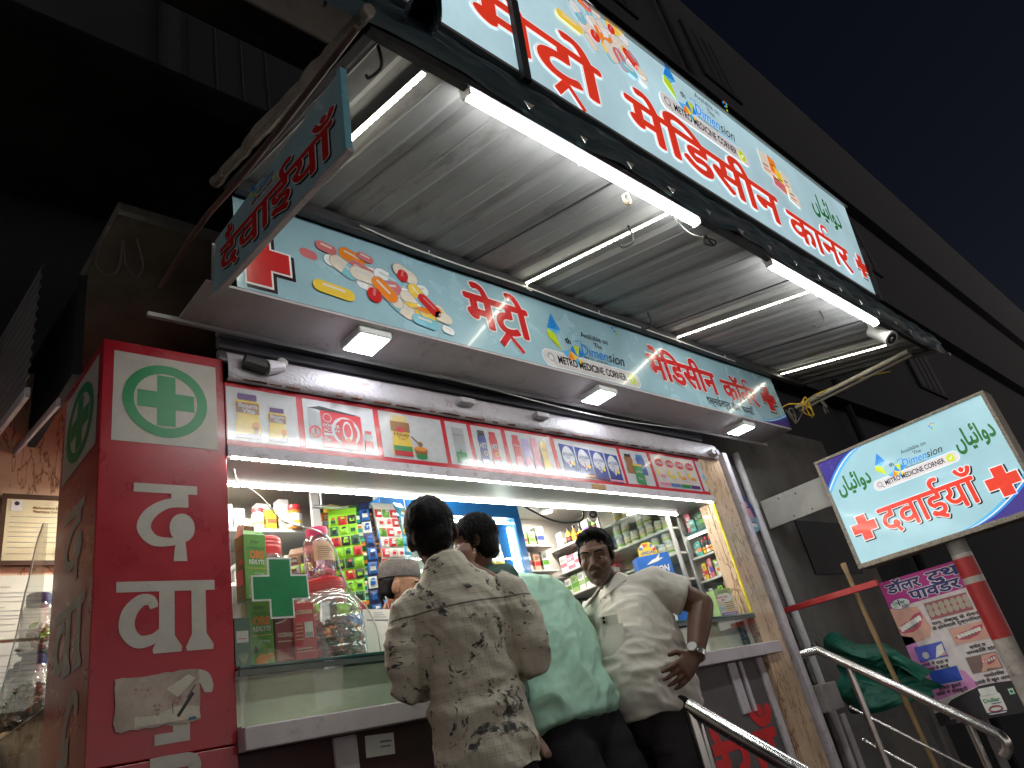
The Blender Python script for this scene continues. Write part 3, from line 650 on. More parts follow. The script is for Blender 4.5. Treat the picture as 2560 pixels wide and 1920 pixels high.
# ------------------------------------------------------------------ tooth-powder banner
bn = board('tooth_powder_banner', 'torn pink and black tooth powder banner with smile photos tied behind the striped pole', 'banner', (5.02,1.825,.455), (0,-1,0))
KB = {k: mat('banner_'+k, tuple(min(.85,q*1.45) for q in c), .55, var=.14, vscale=16) for k,c in dict(mag=(.38,.02,.20), navy=(.03,.02,.14), white=(.62,.58,.58), pale=(.52,.47,.47), pinkl=(.50,.20,.42), black=(.022,.02,.022), skin=(.50,.28,.22), lip=(.42,.06,.11), gum=(.28,.08,.09), tooth=(.62,.60,.55), brown=(.16,.10,.09), dull=(.34,.30,.24), blue=(.02,.06,.34), glove=(.06,.08,.40), green=(.01,.20,.09), ink=(.02,.018,.02), grey=(.4,.4,.4)).items()}
BW,BH = .56,.85
g = G(); g.rect(0,0,BW,BH,0,KB['pale']); rr = random.Random(4)
g.flat([(0,.18),(.10,.30),(.06,.50),(0,.52)],1,KB['pinkl']); g.flat([(0,.13),(.30,.17),(.26,.26),(.0,.36)],.9,KB['pinkl']); g.obj('banner_sheet', bn)
g = G(); g.flat([(0,.685),(BW,.69),(BW,BH),(0,BH)],1,KB['mag'])
def hi(s, x, z, w, h, lay, m, bold=.015): g.text(s, x, z, lay, m, h=h, w=w, cap=.622, bold=bold)
for s,x,z,w,h in (('डॉलर',.03,.770,.215,.052),('टुथ',.285,.775,.20,.052),('पावडर',.145,.700,.31,.052)):
    V,F,bw,xm = glyphs(s,.03); sx = w/bw
    for b,l,m in ((.075,2,KB['white']),(.03,3,KB['navy'])):
        V2,F2,_,_ = glyphs(s,b); g.add([(x+(a-xm)*sx,-.0012*l-.00018*k,z+c*h/.622) for a,c,k in V2], F2, m)
g.disc(.075,.70,.062,2,KB['navy'],rz=.032); g.disc(.075,.70,.059,2.5,KB['white'],rz=.0295); g.text('Do',.03,.70,3,KB['green'],h=.020,bold=.03); g.text('l',.066,.692,3,KB['navy'],h=.034,bold=.03); g.text('lar',.078,.70,3,KB['green'],h=.020,bold=.03)
for i in range(3): g.rect(.078,.686-.006*i,.118,.689-.006*i,3,KB['navy'])
g.text('दंत',.032,.682,3,KB['green'],h=.011,cap=.622); g.obj('heading', bn)
def smile(g, x, z, w, h, lay, face, teeth=6, rot=.2):
    c,d = cos(rot),sin(rot); T = lambda a,b: (x+a*c-b*d, z+a*d+b*c)
    up = [(-w/2,0),(-w*.25,h*.22),(0,h*.16),(w*.25,h*.3),(w/2,h*.25)]; lo = [(w*.42,-h*.1),(w*.2,-h*.36),(-w*.1,-h*.42),(-w*.35,-h*.25)]
    g.flat([T(a,b) for a,b in (lo[::-1]+up[::-1])], lay, KB['lip'])
    g.flat([T(a*.82,b*.62) for a,b in (lo[::-1]+up[::-1])], lay+.5, KB['brown'])
    for i in range(teeth):
        a = lerp(-w*.34,w*.34,i/(teeth-1)); g.rrect(*(T(a,0)[0]-w*.055, T(a,0)[1]-h*.14, T(a,0)[0]+w*.055, T(a,0)[1]+h*.14), w*.03, lay+1, KB['tooth'])
g = G(); g.flat([(0,.46),(.16,.475),(.19,.53),(.165,.66),(0,.685)],1,KB['skin']); smile(g,.085,.575,.19,.11,2,1,7,.28); g.obj('smile_photo', bn)
def photo(x0,z0,x1,z1,base): g.rect(x0-.004,z0-.004,x1+.004,z1+.004,1,KB['grey']); g.rect(x0,z0,x1,z1,1.5,KB[base])
g = G(); photo(.205,.565,.455,.665,'gum')
for r_ in range(2):
    for i in range(7): g.disc(.225+.036*i,.635-.035*r_,.017,2+.3*r_,KB['dull'],rz=.021,n=12)
g.obj('stained_teeth_photo', bn)
g = G(); photo(.275,.40,.48,.495,'skin'); smile(g,.375,.45,.18,.075,2,1,7,.12); g.obj('smile_photo', bn)
g = G(); photo(.045,.355,.21,.44,'glove'); g.flat([(.14,.36),(.20,.37),(.205,.43),(.17,.42)],2,KB['tooth']); g.flat([(.16,.365),(.205,.362),(.208,.385)],2.5,KB['skin']); g.disc(.09,.385,.02,2,KB['grey'],n=10); g.obj('dental_photo', bn)
g = G(); photo(.065,.215,.23,.295,'blue'); g.obj('blue_photo', bn)
g = G(); photo(.295,.235,.46,.325,'brown'); g.flat([(.36,.25),(.455,.24),(.457,.32),(.38,.32)],2,KB['skin']); smile(g,.41,.288,.09,.05,2.5,1,5,.2); g.flat([(.345,.237),(.375,.237),(.40,.285),(.385,.29)],4.5,KB['skin']); g.obj('finger_photo', bn)
g = G()
for s,x,z,w in (('पान, तंबाकु के सेवन',.20,.535,.27),('से होनेवाले दुष्परिणाम',.19,.508,.29),('सफेद व',.34,.365,.09),('चमकिले दांत',.31,.338,.17),('दांतो में दर्द व',.045,.325,.155),('सांस में बदबु',.06,.298,.13),('हिलते डुलते',.08,.187,.13),('दांतो में मजबुती',.055,.160,.18),('पायोरिया',.345,.205,.11),('(दांतो में खुन आना)',.285,.178,.20)): hi(s,x,z,w,.015,2,KB['ink'],.03)
g.obj('caption_text', bn)
g = G(); pts = [(0,0),(BW,0),(BW,.155)]+[(BW-.06*i-.02, .158+.012*sin(i*.5)) for i in range(1,5)]+[(.22,.15),(.12,.125),(.05,.08),(0,.07)]
g.flat(pts, 3, KB['black']); g.obj('black_footer', bn)
g = G(); g.rrect(.275,.015,.385,.125,.02,4,KB['tooth']); g.rect(.285,.115,.375,.155,4.5,KB['tooth']); g.rect(.285,.113,.375,.116,5,KB['grey'])
g.text('Dollar',.285,.078,5,KB['green'],h=.019,w=.088,bold=.03); g.rect(.32,.066,.372,.07,5,KB['navy']); g.disc(.33,.04,.038,5,KB['gum'],rz=.02); g.disc(.33,.04,.028,5.5,KB['tooth'],rz=.009); g.rect(.276,.022,.384,.027,5.6,KB['navy']); g.obj('powder_bottle_picture', bn)
g = G(); g.text('Mfg. by',.075,.062,4,KB['grey'],h=.010); g.text("Nick's",.09,.045,4,KB['white'],h=.013); g.text('Laboratories',.075,.028,4,KB['white'],h=.013,w=.10); g.text('95...',.10,.004,4,KB['grey'],h=.011)
g.rect(.43,.095,.462,.13,4,KB['green']); g.rect(.434,.099,.458,.126,4.5,KB['white']); g.disc(.446,.1125,.009,5,KB['green'],n=12); g.obj('footer_text', bn)
# ------------------------------------------------------------------ product picture strip
pb_ = board('product_board', 'strip of red-framed product pictures above the shop window', 'board', (0,2.1995,0), (1,0,0))
C = lambda n,c: mat('pic_'+n, c, .22, var=.08, vscale=30, coat=.4)
pw,pr,pn,pg,py,pbk,ppk,po,pbr,ppu = C('white',(.50,.49,.51)),C('red',(.50,.015,.03)),C('navy',(.02,.035,.20)),C('green',(.03,.22,.07)),C('yellow',(.70,.48,.05)),C('black',(.03,.025,.03)),C('pink',(.62,.22,.32)),C('orange',(.68,.24,.04)),C('brown',(.26,.11,.04)),C('purple',(.10,.03,.16))
pgr = C('grey',(.35,.35,.37))
g = G(); g.box((.967,-.004,1.988),(4.185,.02,2.234), pr); g.obj('red_backing', pb_)
cells = [(.97,1.236),(1.262,1.575),(1.60,1.925),(1.948,2.075),(2.098,2.285),(2.312,2.62),(2.65,3.16),(3.185,3.44),(3.47,3.925),(3.95,4.15)]
def bottle(g, x, z, w, h, m, capm, lay, lab=None):
    g.flat([(x-w*.45,z),(x+w*.45,z),(x+w*.5,z+h*.18),(x+w*.40,z+h*.5),(x+w*.48,z+h*.74),(x+w*.40,z+h*.86),(x-w*.40,z+h*.86),(x-w*.48,z+h*.74),(x-w*.40,z+h*.5),(x-w*.5,z+h*.18)], lay, m); g.rrect(x-w*.36,z+h*.85,x+w*.36,z+h,w*.06,lay+.4,capm)
def carton(g, x, z, w, h, m, lay, sk=.0): g.flat([(x,z),(x+w,z-sk),(x+w,z+h-sk),(x,z+h)], lay, m)
for i,(a,b) in enumerate(cells):
    g = G(); g.rect(a,2.008 if i < 9 else 2.012,b,2.216,4,pw)
    z = 2.02; c_ = (a+b)/2
    if i == 0:
        for x,h_ in ((a+.075,.175),(a+.185,.135)): bottle(g,x,z,h_*.56,h_,py,ppu,5); g.flat([(x-h_*.27,z),(x+h_*.27,z),(x+h_*.27,z+h_*.12),(x-h_*.27,z+h_*.08)],5.6,ppu); g.rect(x-h_*.24,z+h_*.55,x+h_*.24,z+h_*.80,5.6,pbr); g.text('Bourn',x-h_*.2,z+h_*.68,6,pw,h=h_*.1,w=h_*.4,bold=.03); g.text('Vita',x-h_*.13,z+h_*.56,6,pw,h=h_*.1,w=h_*.28,bold=.03); g.disc(x+h_*.16,z+h_*.3,h_*.08,6,po,n=12); g.rect(x+h_*.12,z+.01,x+h_*.2,z+h_*.25,6,pbr)
    if i == 1:
        carton(g,a+.02,z+.02,.05,.14,pgr,5,.02); g.ring(a+.044,z+.06,.018,.026,5.6,pr,n=16); g.rect(a+.04,z+.05,a+.048,z+.075,5.6,pr)
        g.flat([(a+.07,z),(a+.25,z),(a+.25,z+.15),(a+.07,z+.155)],5,pr); g.flat([(a+.02,z+.16),(a+.2,z+.15),(a+.25,z+.152),(a+.07,z+.172)],5.2,pbk); g.text('POWER',a+.078,z+.085,5.8,pw,h=.014,bold=.02); g.text('ACTIV+',a+.078,z+.066,5.8,pw,h=.014,bold=.02); g.rect(a+.078,z+.05,a+.12,z+.06,5.8,pw); g.text('2x',a+.078,z+.024,5.8,pw,h=.018,bold=.02)
        g.ring(a+.175,z+.075,.05,.062,5.8,pw,n=24); g.rrect(a+.15,z,a+.215,z+.13,.02,6.2,pr); g.disc(a+.182,z+.075,.022,6.6,pw,rz=.045,n=20); g.disc(a+.182,z+.08,.016,7,pr,rz=.03,n=16); g.disc(a+.182,z+.04,.009,7.2,po,n=10)
        bottle(g,a+.275,z,.04,.09,pgr,pr,6.4); g.rect(a+.257,z+.015,a+.293,z+.045,7,pr); g.ring(a+.098,z+.125,.016,.019,5.8,pw,n=16)
    if i == 2: bottle(g,a+.10,z,.105,.185,py,C('gold',(.6,.45,.2)),5); g.rect(a+.052,z+.11,a+.148,z+.155,5.6,pbr); g.disc(a+.10,z+.118,.022,6,pr,rz=.012,n=16); g.text('Honey',a+.062,z+.088,6,pbr,h=.02,w=.078,skew=.2,bold=.02); g.text('Tulsi',a+.082,z+.072,6,pbr,h=.012,w=.036); g.rect(a+.054,z+.02,a+.146,z+.045,6,pg); g.rect(a+.055,z,a+.145,z+.022,6.2,pr); g.flat([(a+.155,z+.04),(a+.225,z+.04),(a+.215,z),(a+.165,z)],5.6,pbr); g.disc(a+.19,z+.04,.035,5.8,po,rz=.010,n=16); g.brush([(a+.15,z+.095),(a+.19,z+.06)],.006,6,pbr); g.disc(a+.192,z+.062,.012,6.2,pbr,n=10); g.disc(a+.19,z+.005,.03,6.4,pg,rz=.012,n=10)
    if i == 3: g.flat([(a+.035,z),(a+.095,z),(a+.10,z+.17),(a+.03,z+.17)],5,pgr); g.rect(a+.035,z,a+.095,z+.05,5.5,pg); g.text('Himalaya',a+.036,z+.13,6,pbr,h=.009,w=.056); [g.flat([(a+.063,z+.04),(a+.067,z+.04),(a+.065+.03*sin(k_),z+.04+.045*cos(k_))],5.8,pg) for k_ in (-1.1,-.7,-.35,0,.35,.7,1.1)]
    if i == 4:
        for x,m_ in ((a+.055,pn),(a+.125,pr)): bottle(g,x,z,.055,.175,m_,pbk if m_ is pn else pr,5); g.text('HIT',x-.02,z+.085,6,pw,h=.026,w=.04,bold=.03); g.rect(x-.022,z+.01,x+.022,z+.03,6,pw); g.ring(x+.008,z+.06,.008,.012,6,py,n=10)
    if i == 5:
        for k_,m_ in enumerate((pr,C('lilac',(.36,.26,.55)),ppk,C('talc',(.60,.42,.12)))): bottle(g,a+.06+.062*k_,z+.002,.056,.175-.012*(k_ % 2),m_,m_,5+.5*k_); g.text('PONDS',a+.04+.062*k_,z+.115,5.4+.5*k_,pw,h=.011,w=.042); g.disc(a+.06+.062*k_,z+.04,.02,5.45+.5*k_,py if k_ == 3 else ppk,rz=.03,n=12)
    if i == 6:
        g.rect(a,2.008,b,2.03,4.5,C('counter_tan',(.45,.36,.28)))
        for k_ in range(4):
            x = a+.03+.118*k_; zz = z+.006-.006*k_; carton(g,x,zz,.108,.165,pn,5+.6*k_,.006); g.flat([(x+.054+.045*cos(t_)*(1-.25*sin(t_)),zz+.105+.05*sin(t_)) for t_ in [2*pi*q/20 for q in range(20)]],5.2+.6*k_,pw); g.flat([(x+.02,zz+.08),(x+.088,zz+.08),(x+.054,zz+.035)],5.25+.6*k_,pw); g.text('LACTOGEN',x+.014,zz+.10,5.4+.6*k_,pn,h=.016,w=.08,bold=.02); g.text('PRO',x+.04,zz+.085,5.4+.6*k_,pn,h=.010); g.text(str(4-k_),x+.045,zz+.05,5.4+.6*k_,[pr,pr,pn,ppu][k_],h=.024,bold=.03); g.disc(x+.082,zz+.06,.013,5.4+.6*k_,py,n=10); g.rect(x,zz,x+.108,zz+.012,5.4+.6*k_,[ppk,po,ppu,ppk][k_])
    if i == 7: bottle(g,a+.06,z+.05,.08,.12,pbr,pbk,5); bottle(g,a+.17,z+.05,.085,.125,C('balm_blue',(.05,.10,.36)),C('balm_cap',(.05,.2,.4)),5); g.text('VapoRub',a+.137,z+.10,6,pw,h=.011,w=.065); g.flat([(a+.085,z-.005),(a+.165,z-.012),(a+.165,z+.10),(a+.085,z+.105)],6.4,pg); g.text('ZANDU',a+.095,z+.06,7,pw,h=.014,w=.06,bold=.02); g.text('Balm',a+.102,z+.018,7,pw,h=.014,w=.045); g.rect(a+.08,z+.10,a+.17,z+.112,7,py)
    if i == 8:
        for k_,m_ in enumerate((ppk,C('cereal_blue',(.10,.18,.42)),pg,ppu)):
            x = a+.02+.105*k_; carton(g,x,z-.002,.10,.185,C('cereal_cream',(.62,.52,.46)),5+.3*k_); g.disc(x+.05,z+.145,.044,5.3+.3*k_,pr,rz=.026,n=18); g.text('Cerelac',x+.013,z+.138,5.6+.3*k_,pw,h=.018,w=.074,bold=.02); g.rect(x,z-.002,x+.1,z+.02,5.3+.3*k_,m_); g.disc(x+.055,z+.055,.036,5.4+.3*k_,pw,rz=.024,n=16); g.disc(x+.055,z+.06,.028,5.5+.3*k_,[ppk,py,po,po][k_],rz=.012,n=12); g.rect(x+.005,z+.06,x+.03,z+.10,5.4+.3*k_,py)
    if i == 9: g.brush([(a+.03,z+.09),(a+.09,z+.08),(a+.17,z+.10)],.035,5,C('wave_blue',(.12,.42,.66))); g.brush([(a+.03,z+.05),(a+.10,z+.045),(a+.15,z+.05)],.02,5,py); g.brush([(a+.06,z+.12),(a+.10,z+.13),(a+.15,z+.12)],.02,5,pgr)
    g.obj('product_picture', pb_)
# ------------------------------------------------------------------ lamps
L_tube = lamp('tube_glow', (.96,1.,.98), 22); L_strip = lamp('strip_glow', (1,.98,.80), 12); L_head = lamp('head_strip_glow', (1.,.98,.88), 28)
L_flood = lamp('flood_glow', (.86,.92,1.), 15); L_disc = lamp('ceiling_disc_glow', (1.,.96,.86), 220); L_frid = lamp('cooler_glow', (1.,.97,.82), 12)
# ------------------------------------------------------------------ awning
def zs(y): return 2.447+.23*y+.9-.47+.0  # placeholder slope, replaced just below
def zs(y): return 2.875+.9-.9-.23*(1.86-y)
aw = thing('awning', 'shed awning of grey corrugated sheet on iron angles, sloping out over the customers', 'awning', (3.1,1.5,2.8))
AX,AY,AZ = 3.1,1.5,2.8
sheet = mat('awning_sheet', (.235,.23,.228), .6, metal=.0, var=.22, vscale=3, stretch=(1.5,.5,1), dirt=.55, dcol=(.10,.085,.075))
g = G(); xs = []; x = .86
while x < 5.33:
    for dx,dz in ((0,0),(.055,0),(.062,-.0035),(.069,0),(.135,0),(.16,.015),(.195,.015),(.22,0)): xs.append((x+dx,dz))
    x += .235
ys = [.985,1.3,1.6,1.91]; vs = []; fs = []
for (x,dz) in xs:
    for y in ys: vs.append((x-AX, y-AY, zs(y)+.012+dz+.004*noise.noise((x*2,y*2,1))-AZ))
n = len(ys)
for i in range(len(xs)-1):
    for j in range(n-1): a = i*n+j; fs.append((a,a+1,a+n+1,a+n))
g.add(vs, fs, sheet); g.obj('corrugated_sheet', aw)
def bar(name, p, q, w, h, m, par, org, bev=.002):
    p,q = Vector(p)-Vector(org),Vector(q)-Vector(org); d = q-p; L_ = d.length; x,y,z = frame(d)
    if abs(d.normalized().z) < .95: y = Vector((0,0,1))-d.normalized()*d.normalized().z; y.normalize(); x = y.cross(d.normalized())
    M = Matrix((x,y,d.normalized())).transposed().to_4x4(); M.translation = p
    g = G(); g.box((-w/2,-h/2,0),(w/2,h/2,L_), m, M, bev); return g.obj(name, par)
O = (AX,AY,AZ)
bar('back_beam', (.9,1.885,2.868), (5.36,1.885,2.868), .035, .05, ironb, aw, O); bar('front_beam', (.86,.985,2.668), (5.34,.985,2.668), .03, .035, ironb, aw, O)
bar('end_beam', (.87,.99,2.672), (.87,1.9,2.868), .03, .045, ironb, aw, O); bar('end_beam', (5.335,.99,2.672), (5.335,1.9,2.868), .03, .03, ironb, aw, O)
for x in (2.0,3.45,4.4): bar('joint_seam', (x,1.0,zs(1.0)+.008), (x,1.87,zs(1.87)+.008), .008, .006, ink, aw, O)
for x,y in ((.93,1.03),(2.32,1.22),(4.03,1.15),(3.2,1.75)):
    g = G(); z = zs(y); g.tube([tuple(Vector(p)-Vector(O)) for p in spline([(x,y,z+.01),(x,y-.003,z-.05),(x,y+.01,z-.075),(x-.01,y+.05,z-.075),(x-.01,y+.06,z-.055)],4)], .005, ironb, 8); g.obj('hook', aw)
for x in (1.75,2.35,2.9,3.64,4.2):
    g = G(); g.tube([(x-AX,1.862-AY,2.86-AZ),(x-AX-.01,1.86-AY,2.835-AZ),(x-AX+.02,1.858-AY,2.828-AZ)], .003, pvc, 6); g.obj('clip', aw)
# dark green plastic valance between the awning edge and the big sign
t = thing('plastic_valance', 'dark bluish green pleated plastic sheet bulging below the big lit sign', 'valance', (3.1,.98,2.8))
gm = mat('green_plastic', (.045,.080,.095), .6, var=.35, vscale=8, coat=.05)
g = G(); nx = 330; nz = 16; vs = []; fs = []
for i in range(nx+1):
    x = lerp(.66,5.75,i/nx); u = (x-.66)/.285; loop = abs(sin(pi*u)); k = 1-.35*i/nx
    for j in range(nz+1):
        s_ = j/nz; z = lerp(2.668+.02*sin(x*7),2.925,s_)
        y = lerp(.965,1.02,s_)-.028*sin(pi*s_)*(.55+.45*loop)*k - .010*sin(s_*pi*9+1.2*noise.noise((x*5,s_*3,2)))*(.35+.65*(1-loop)) - .015*noise.noise((x*6,s_*4,0))
        vs.append((x-3.1,y-.98,z-2.8+.02*(loop-.5)*sin(pi*s_)))
for i in range(nx):
    for j in range(nz): a = i*(nz+1)+j; fs.append((a,a+nz+1,a+nz+2,a+1))
g.add(vs, fs, gm); g.obj('pleated_sheet', t, smooth=True)
scrap = mat('white_scrap', (.60,.60,.55), .6, var=.2)
rr = random.Random(12)
for i in range(17):
    x = lerp(1.45,5.7,i/16); w_ = rr.uniform(.018,.034); z = 2.672+rr.uniform(-.004,.008)
    g = G(); g.prism([(x-3.1-w_,z-2.8+.016),(x-3.1-w_*.3,z-2.8-.012),(x-3.1+w_,z-2.8+.014+rr.uniform(0,.012))], -.035, -.033, scrap); g.obj('torn_tab', t)
# big folded flaps at the left end of the valance
t = thing('folded_gutter', 'dark green folded plastic gutter piece arching at the left end of the big sign', 'gutter', (.95,.95,2.85))
for k,(cx,r_) in enumerate(((-.16,.085),(.06,.07))):
    g = G(); vs = []; fs = []; m_ = 14; n_ = 26
    for i in range(m_+1):
        a = pi*i/m_
        for j in range(n_+1):
            s_ = j/n_; rr_ = r_*(1-.12*s_)+.007*(1 if (j//2) % 2 else -1)
            vs.append((cx+rr_*cos(a)*.75+.06*s_, -.06+.18*s_-.05*sin(a), -.10+rr_*sin(a)*1.05+.05*s_))
    for i in range(m_):
        for j in range(n_): a = i*(n_+1)+j; fs.append((a,a+1,a+n_+2,a+n_+1))
    g.add(vs, fs, gm); g.obj('arched_flap', t)
# ------------------------------------------------------------------ tube lights and LED strips
def tube_light(x0, x1, y, z, label):
    t = thing('tube_light', label, 'tube light', ((x0+x1)/2,y,z), group='tube lights along the awning edge'); h = (x1-x0)/2
    g = G(); g.box((-h,-.018,.006),(h,.018,.03), alu, bev=.004); g.box((-h-.008,-.019,-.022),(-h,.019,.03), plast); g.box((h,-.019,-.022),(h+.008,.019,.03), plast); g.obj('housing', t)
    g = G(); vs = []; 
    g.lathe([(.019,-h+.001),(.019,h-.001)], L_tube, 12, Matrix.Translation((0,0,-.006)) @ Matrix.Rotation(pi/2,4,'Y')); g.obj('diffuser', t)
    for a in (-.15,.72):
        g = G(); g.tube([(a*h,-.022,.03),(a*h,-.022,-.018),(a*h,0,-.028),(a*h,.022,-.018),(a*h,.022,.03)], .0022, scrap, 6); g.obj('wire_clip', t)
tube_light(1.215,2.46,.995,2.648,'bright white tube light hung by the longer stretch of awning edge, nearer the red pillar')
tube_light(3.09,4.385,.995,2.645,'bright white tube light near the right end of the awning, beside the bullet camera')
strip_back = mat('strip_tape', (.55,.53,.45), .5)
def led_strip(p, q, up, label, w=.012, m=None):
    p,q = Vector(p),Vector(q); t = thing('led_strip', label, 'light strip', tuple((p+q)/2), group='LED strips'); d = (q-p).normalized(); x = d.cross(Vector(up)).normalized(); z = x.cross(d)
    M = Matrix((x,d,z)).transposed().to_4x4(); L_ = (q-p).length
    g = G(); g.box((-w/2-.002,-L_/2,-.0),(w/2+.002,L_/2,.003), strip_back, M); g.obj('tape', t)
    g = G(); k = int(L_/.034)
    for i in range(k): a = -L_/2+(i+.5)*L_/k; g.box((-w*.46,a-.0125,-.005),(w*.46,a+.0125,-.0005), m or L_strip, M)
    o = g.obj('diode_row', t); o['kind'] = 'stuff'
for x,y0,y1,lb in ((1.08,1.02,1.62,'LED strip under the awning close behind the hanging end sign'),(2.345,1.03,1.86,'LED strip under the awning that ends below the inner end of the long tube light'),(3.65,1.05,1.86,'LED strip under the awning that meets the right-hand tube light'),(4.985,1.13,1.86,'LED strip under the far right end of the awning, past the bullet camera')):
    led_strip((x,y0,zs(y0)-.006), (x,y1,zs(y1)-.006), (0,0,1), lb, .016 if x < 1.2 else .011)
led_strip((.975,2.192,1.943), (4.0,2.192,1.943), (0,0,1), 'LED strip along the outer lower edge of the window head', .012, L_head)
led_strip((.975,2.425,1.943), (3.93,2.425,1.943), (0,0,1), 'LED strip along the inner edge of the window head, ending by the yellow edge', .012, L_head)
# square floodlights under the fascia
for i,(x,lb) in enumerate(((1.47,'square lamp under the fascia below the heap of pills'),(2.90,'square lamp under the fascia below the search-bar tag'),(4.37,'square lamp under the fascia below the address line'))):
    t = thing('square_lamp', lb, 'lamp', (x,2.025,2.44), group='square lamps under the fascia')
    g = G(); g.box((-.075,-.075,-.034),(.075,.075,.002), plast, bev=.006); g.obj('lamp_case', t)
    g = G(); g.box((-.064,-.064,-.0375),(.064,.064,-.0345), L_flood); g.obj('lamp_face', t)
# ceiling discs inside
for x,y,lb,r_ in ((3.16,3.22,'round ceiling lamp above the blue-framed drinks cooler',.045),(3.72,3.3,'round ceiling lamp above the right wall shelves',.04),(1.02,2.90,'round ceiling lamp at the far left, above the framed certificate',.05),(1.42,3.05,'round ceiling lamp over the left end of the counter, seen through the acrylic screen',.06),(2.3,2.85,'round ceiling lamp hidden above the window head near the shopkeeper',.055)):
    t = thing('ceiling_lamp', lb, 'lamp', (x,y,2.296), group='round ceiling lamps')
    g = G(); g.lathe([(r_+.014,.0),(r_+.014,-.012),(r_,-.022)], plast, 24); g.obj('rim', t)
    g = G(); g.lathe([(r_-.002,-.0195),(r_-.002,-.024)], L_disc, 24); g.obj('diffuser', t)
# ------------------------------------------------------------------ cameras, wires, pipes
def bullet(name, label, p, aim, s=1.):
    t = thing(name, label, 'camera', p); d = Vector(aim).normalized(); x,y,z = frame(d); M = Matrix((x,y,z)).transposed().to_4x4()
    wp = mat('camera_shell', (.50,.48,.45), .4, var=.12)
    g = G(); g.lathe([(.02*s,-.07*s),(.034*s,-.065*s),(.036*s,.05*s),(.040*s,.052*s),(.040*s,.07*s),(.030*s,.07*s)], wp, 20, M); g.obj('camera_body', t, 'auto')
    g = G(); g.lathe([(.028*s,.0705*s),(.028*s,.072*s)], ink, 16, M); g.lathe([(.012*s,.0722*s),(.008*s,.077*s)], chrome, 12, M); g.obj('lens', t)
    g = G(); g.tube([(0,0,.03*s),(0,.01*s,.075*s)], .012*s, wp, 10); g.tube([(0,.01*s,.07*s),(0,.012*s,.085*s)], .03*s, wp, 14); g.obj('bracket', t)
bullet('bullet_camera', 'off-white bullet camera hung under the right front corner of the awning', (4.50,1.02,2.60), (-.25,-.55,-.75), 1.15)
bullet('indoor_camera', 'small round white camera on the right wall inside the shop, above the jars', (3.80,2.98,2.13), (-.72,-.68,-.1), .95)
ywire = mat('yellow_wire', (.62,.40,.02), .45, var=.1); wwire = mat('white_wire', (.55,.53,.50), .5, var=.1); bwire = mat('black_wire', (.03,.03,.03), .5)
def wire(name, label, pts, r, m, cat='wire', k=7, group=None):
    g = G(); P = spline(pts,k); c = P[0].copy(); g.tube([p-c for p in P], r, m, 7); o = g.obj(name, loc=tuple(c), smooth=True); return tag(o, label, cat, group)
def coil(c, r, turns, seed, flat=(1,.5,1)):
    q = random.Random(seed); return [(c[0]+flat[0]*r*q.uniform(.7,1.2)*cos(i*1.25), c[1]+flat[1]*r*q.uniform(-1,1), c[2]+flat[2]*r*q.uniform(.7,1.2)*sin(i*1.25)) for i in range(turns*5)]
wire('yellow_wire', 'yellow wire looped and knotted under the right end of the awning', [(4.95,1.95,2.62),(5.0,1.9,2.64),(5.06,1.84,2.625),(5.09,1.8,2.66)]+coil((5.07,1.8,2.57),.06,2,3)+[(5.1,1.8,2.64),(5.2,1.5,2.66),(5.28,1.25,2.62)], .0045, ywire)
wire('black_wire', 'tangle of thin dark wires hanging beside the yellow wire', coil((5.0,1.92,2.55),.055,3,9)+[(5.1,1.75,2.65)]+coil((5.15,1.72,2.56),.05,2,11), .0035, mat('dusty_wire', (.16,.14,.12), .6))
for x,z,lb in ((5.16,2.655,'long pale pipe'),(5.20,2.635,'rusty thinner pipe')):
    g = G(); g.tube([(0,-.85,0),(0,0,-.01)], .016 if x < 5.18 else .010, mat('dusty_pipe', (.40,.36,.30), .55, var=.2, dirt=.5, dcol=(.2,.12,.08)), 10); tag(g.obj('awning_pipe', loc=(x,1.92,z)), lb+' running front to back under the right end of the awning', 'pipe', 'pipes under the awning end')
wire('white_wire', 'pale wire sagging along the shutter under the fascia sign', [(1.9,2.15,2.42),(2.2,2.14,2.40),(2.7,2.14,2.375),(3.2,2.14,2.37),(3.9,2.14,2.40),(4.6,2.15,2.42)], .0035, wwire)
wire('white_wire', 'pale wire stapled along the awning back beam above the pills', [(1.4,1.86,2.86),(1.6,1.855,2.835),(1.9,1.855,2.83),(2.3,1.855,2.838),(2.8,1.855,2.83),(3.4,1.855,2.836),(4.3,1.855,2.83)], .0035, wwire)
wire('white_wire', 'twisted white flex dropping from the end of the long tube light', [(2.30,1.0,2.62),(2.33,1.01,2.59),(2.42,1.02,2.585),(2.52,1.02,2.60),(2.56,1.03,2.63)], .004, wwire)
wire('black_wire', 'knot of dark flex at the awning edge between the two tube lights', coil((2.60,1.03,2.62),.03,2,5), .004, bwire)
wire('brown_string', 'frayed string hanging from the long tube light', coil((2.02,1.03,2.60),.022,3,6,(.6,.5,1.3)), .003, mat('jute', (.30,.24,.16), .8))
wire('black_wire', 'two loops of old flex dangling beside the left end sign', [(.52,1.98,2.60),(.50,1.98,2.52),(.49,1.98,2.44),(.52,1.97,2.40),(.55,1.97,2.44),(.56,1.97,2.55),(.57,1.97,2.46),(.60,1.97,2.42),(.62,1.97,2.47),(.60,1.97,2.57)], .003, mat('dusty_wire2', (.07,.05,.045), .7))
wire('yellow_wire', 'pair of yellow wire ends sticking out of the dark wall at far left', [(-.30,2.2,2.52),(-.12,2.2,2.49),(.02,2.2,2.50),(.06,2.2,2.51),(.02,2.2,2.495),(-.15,2.2,2.47),(-.3,2.2,2.50)], .004, ywire)
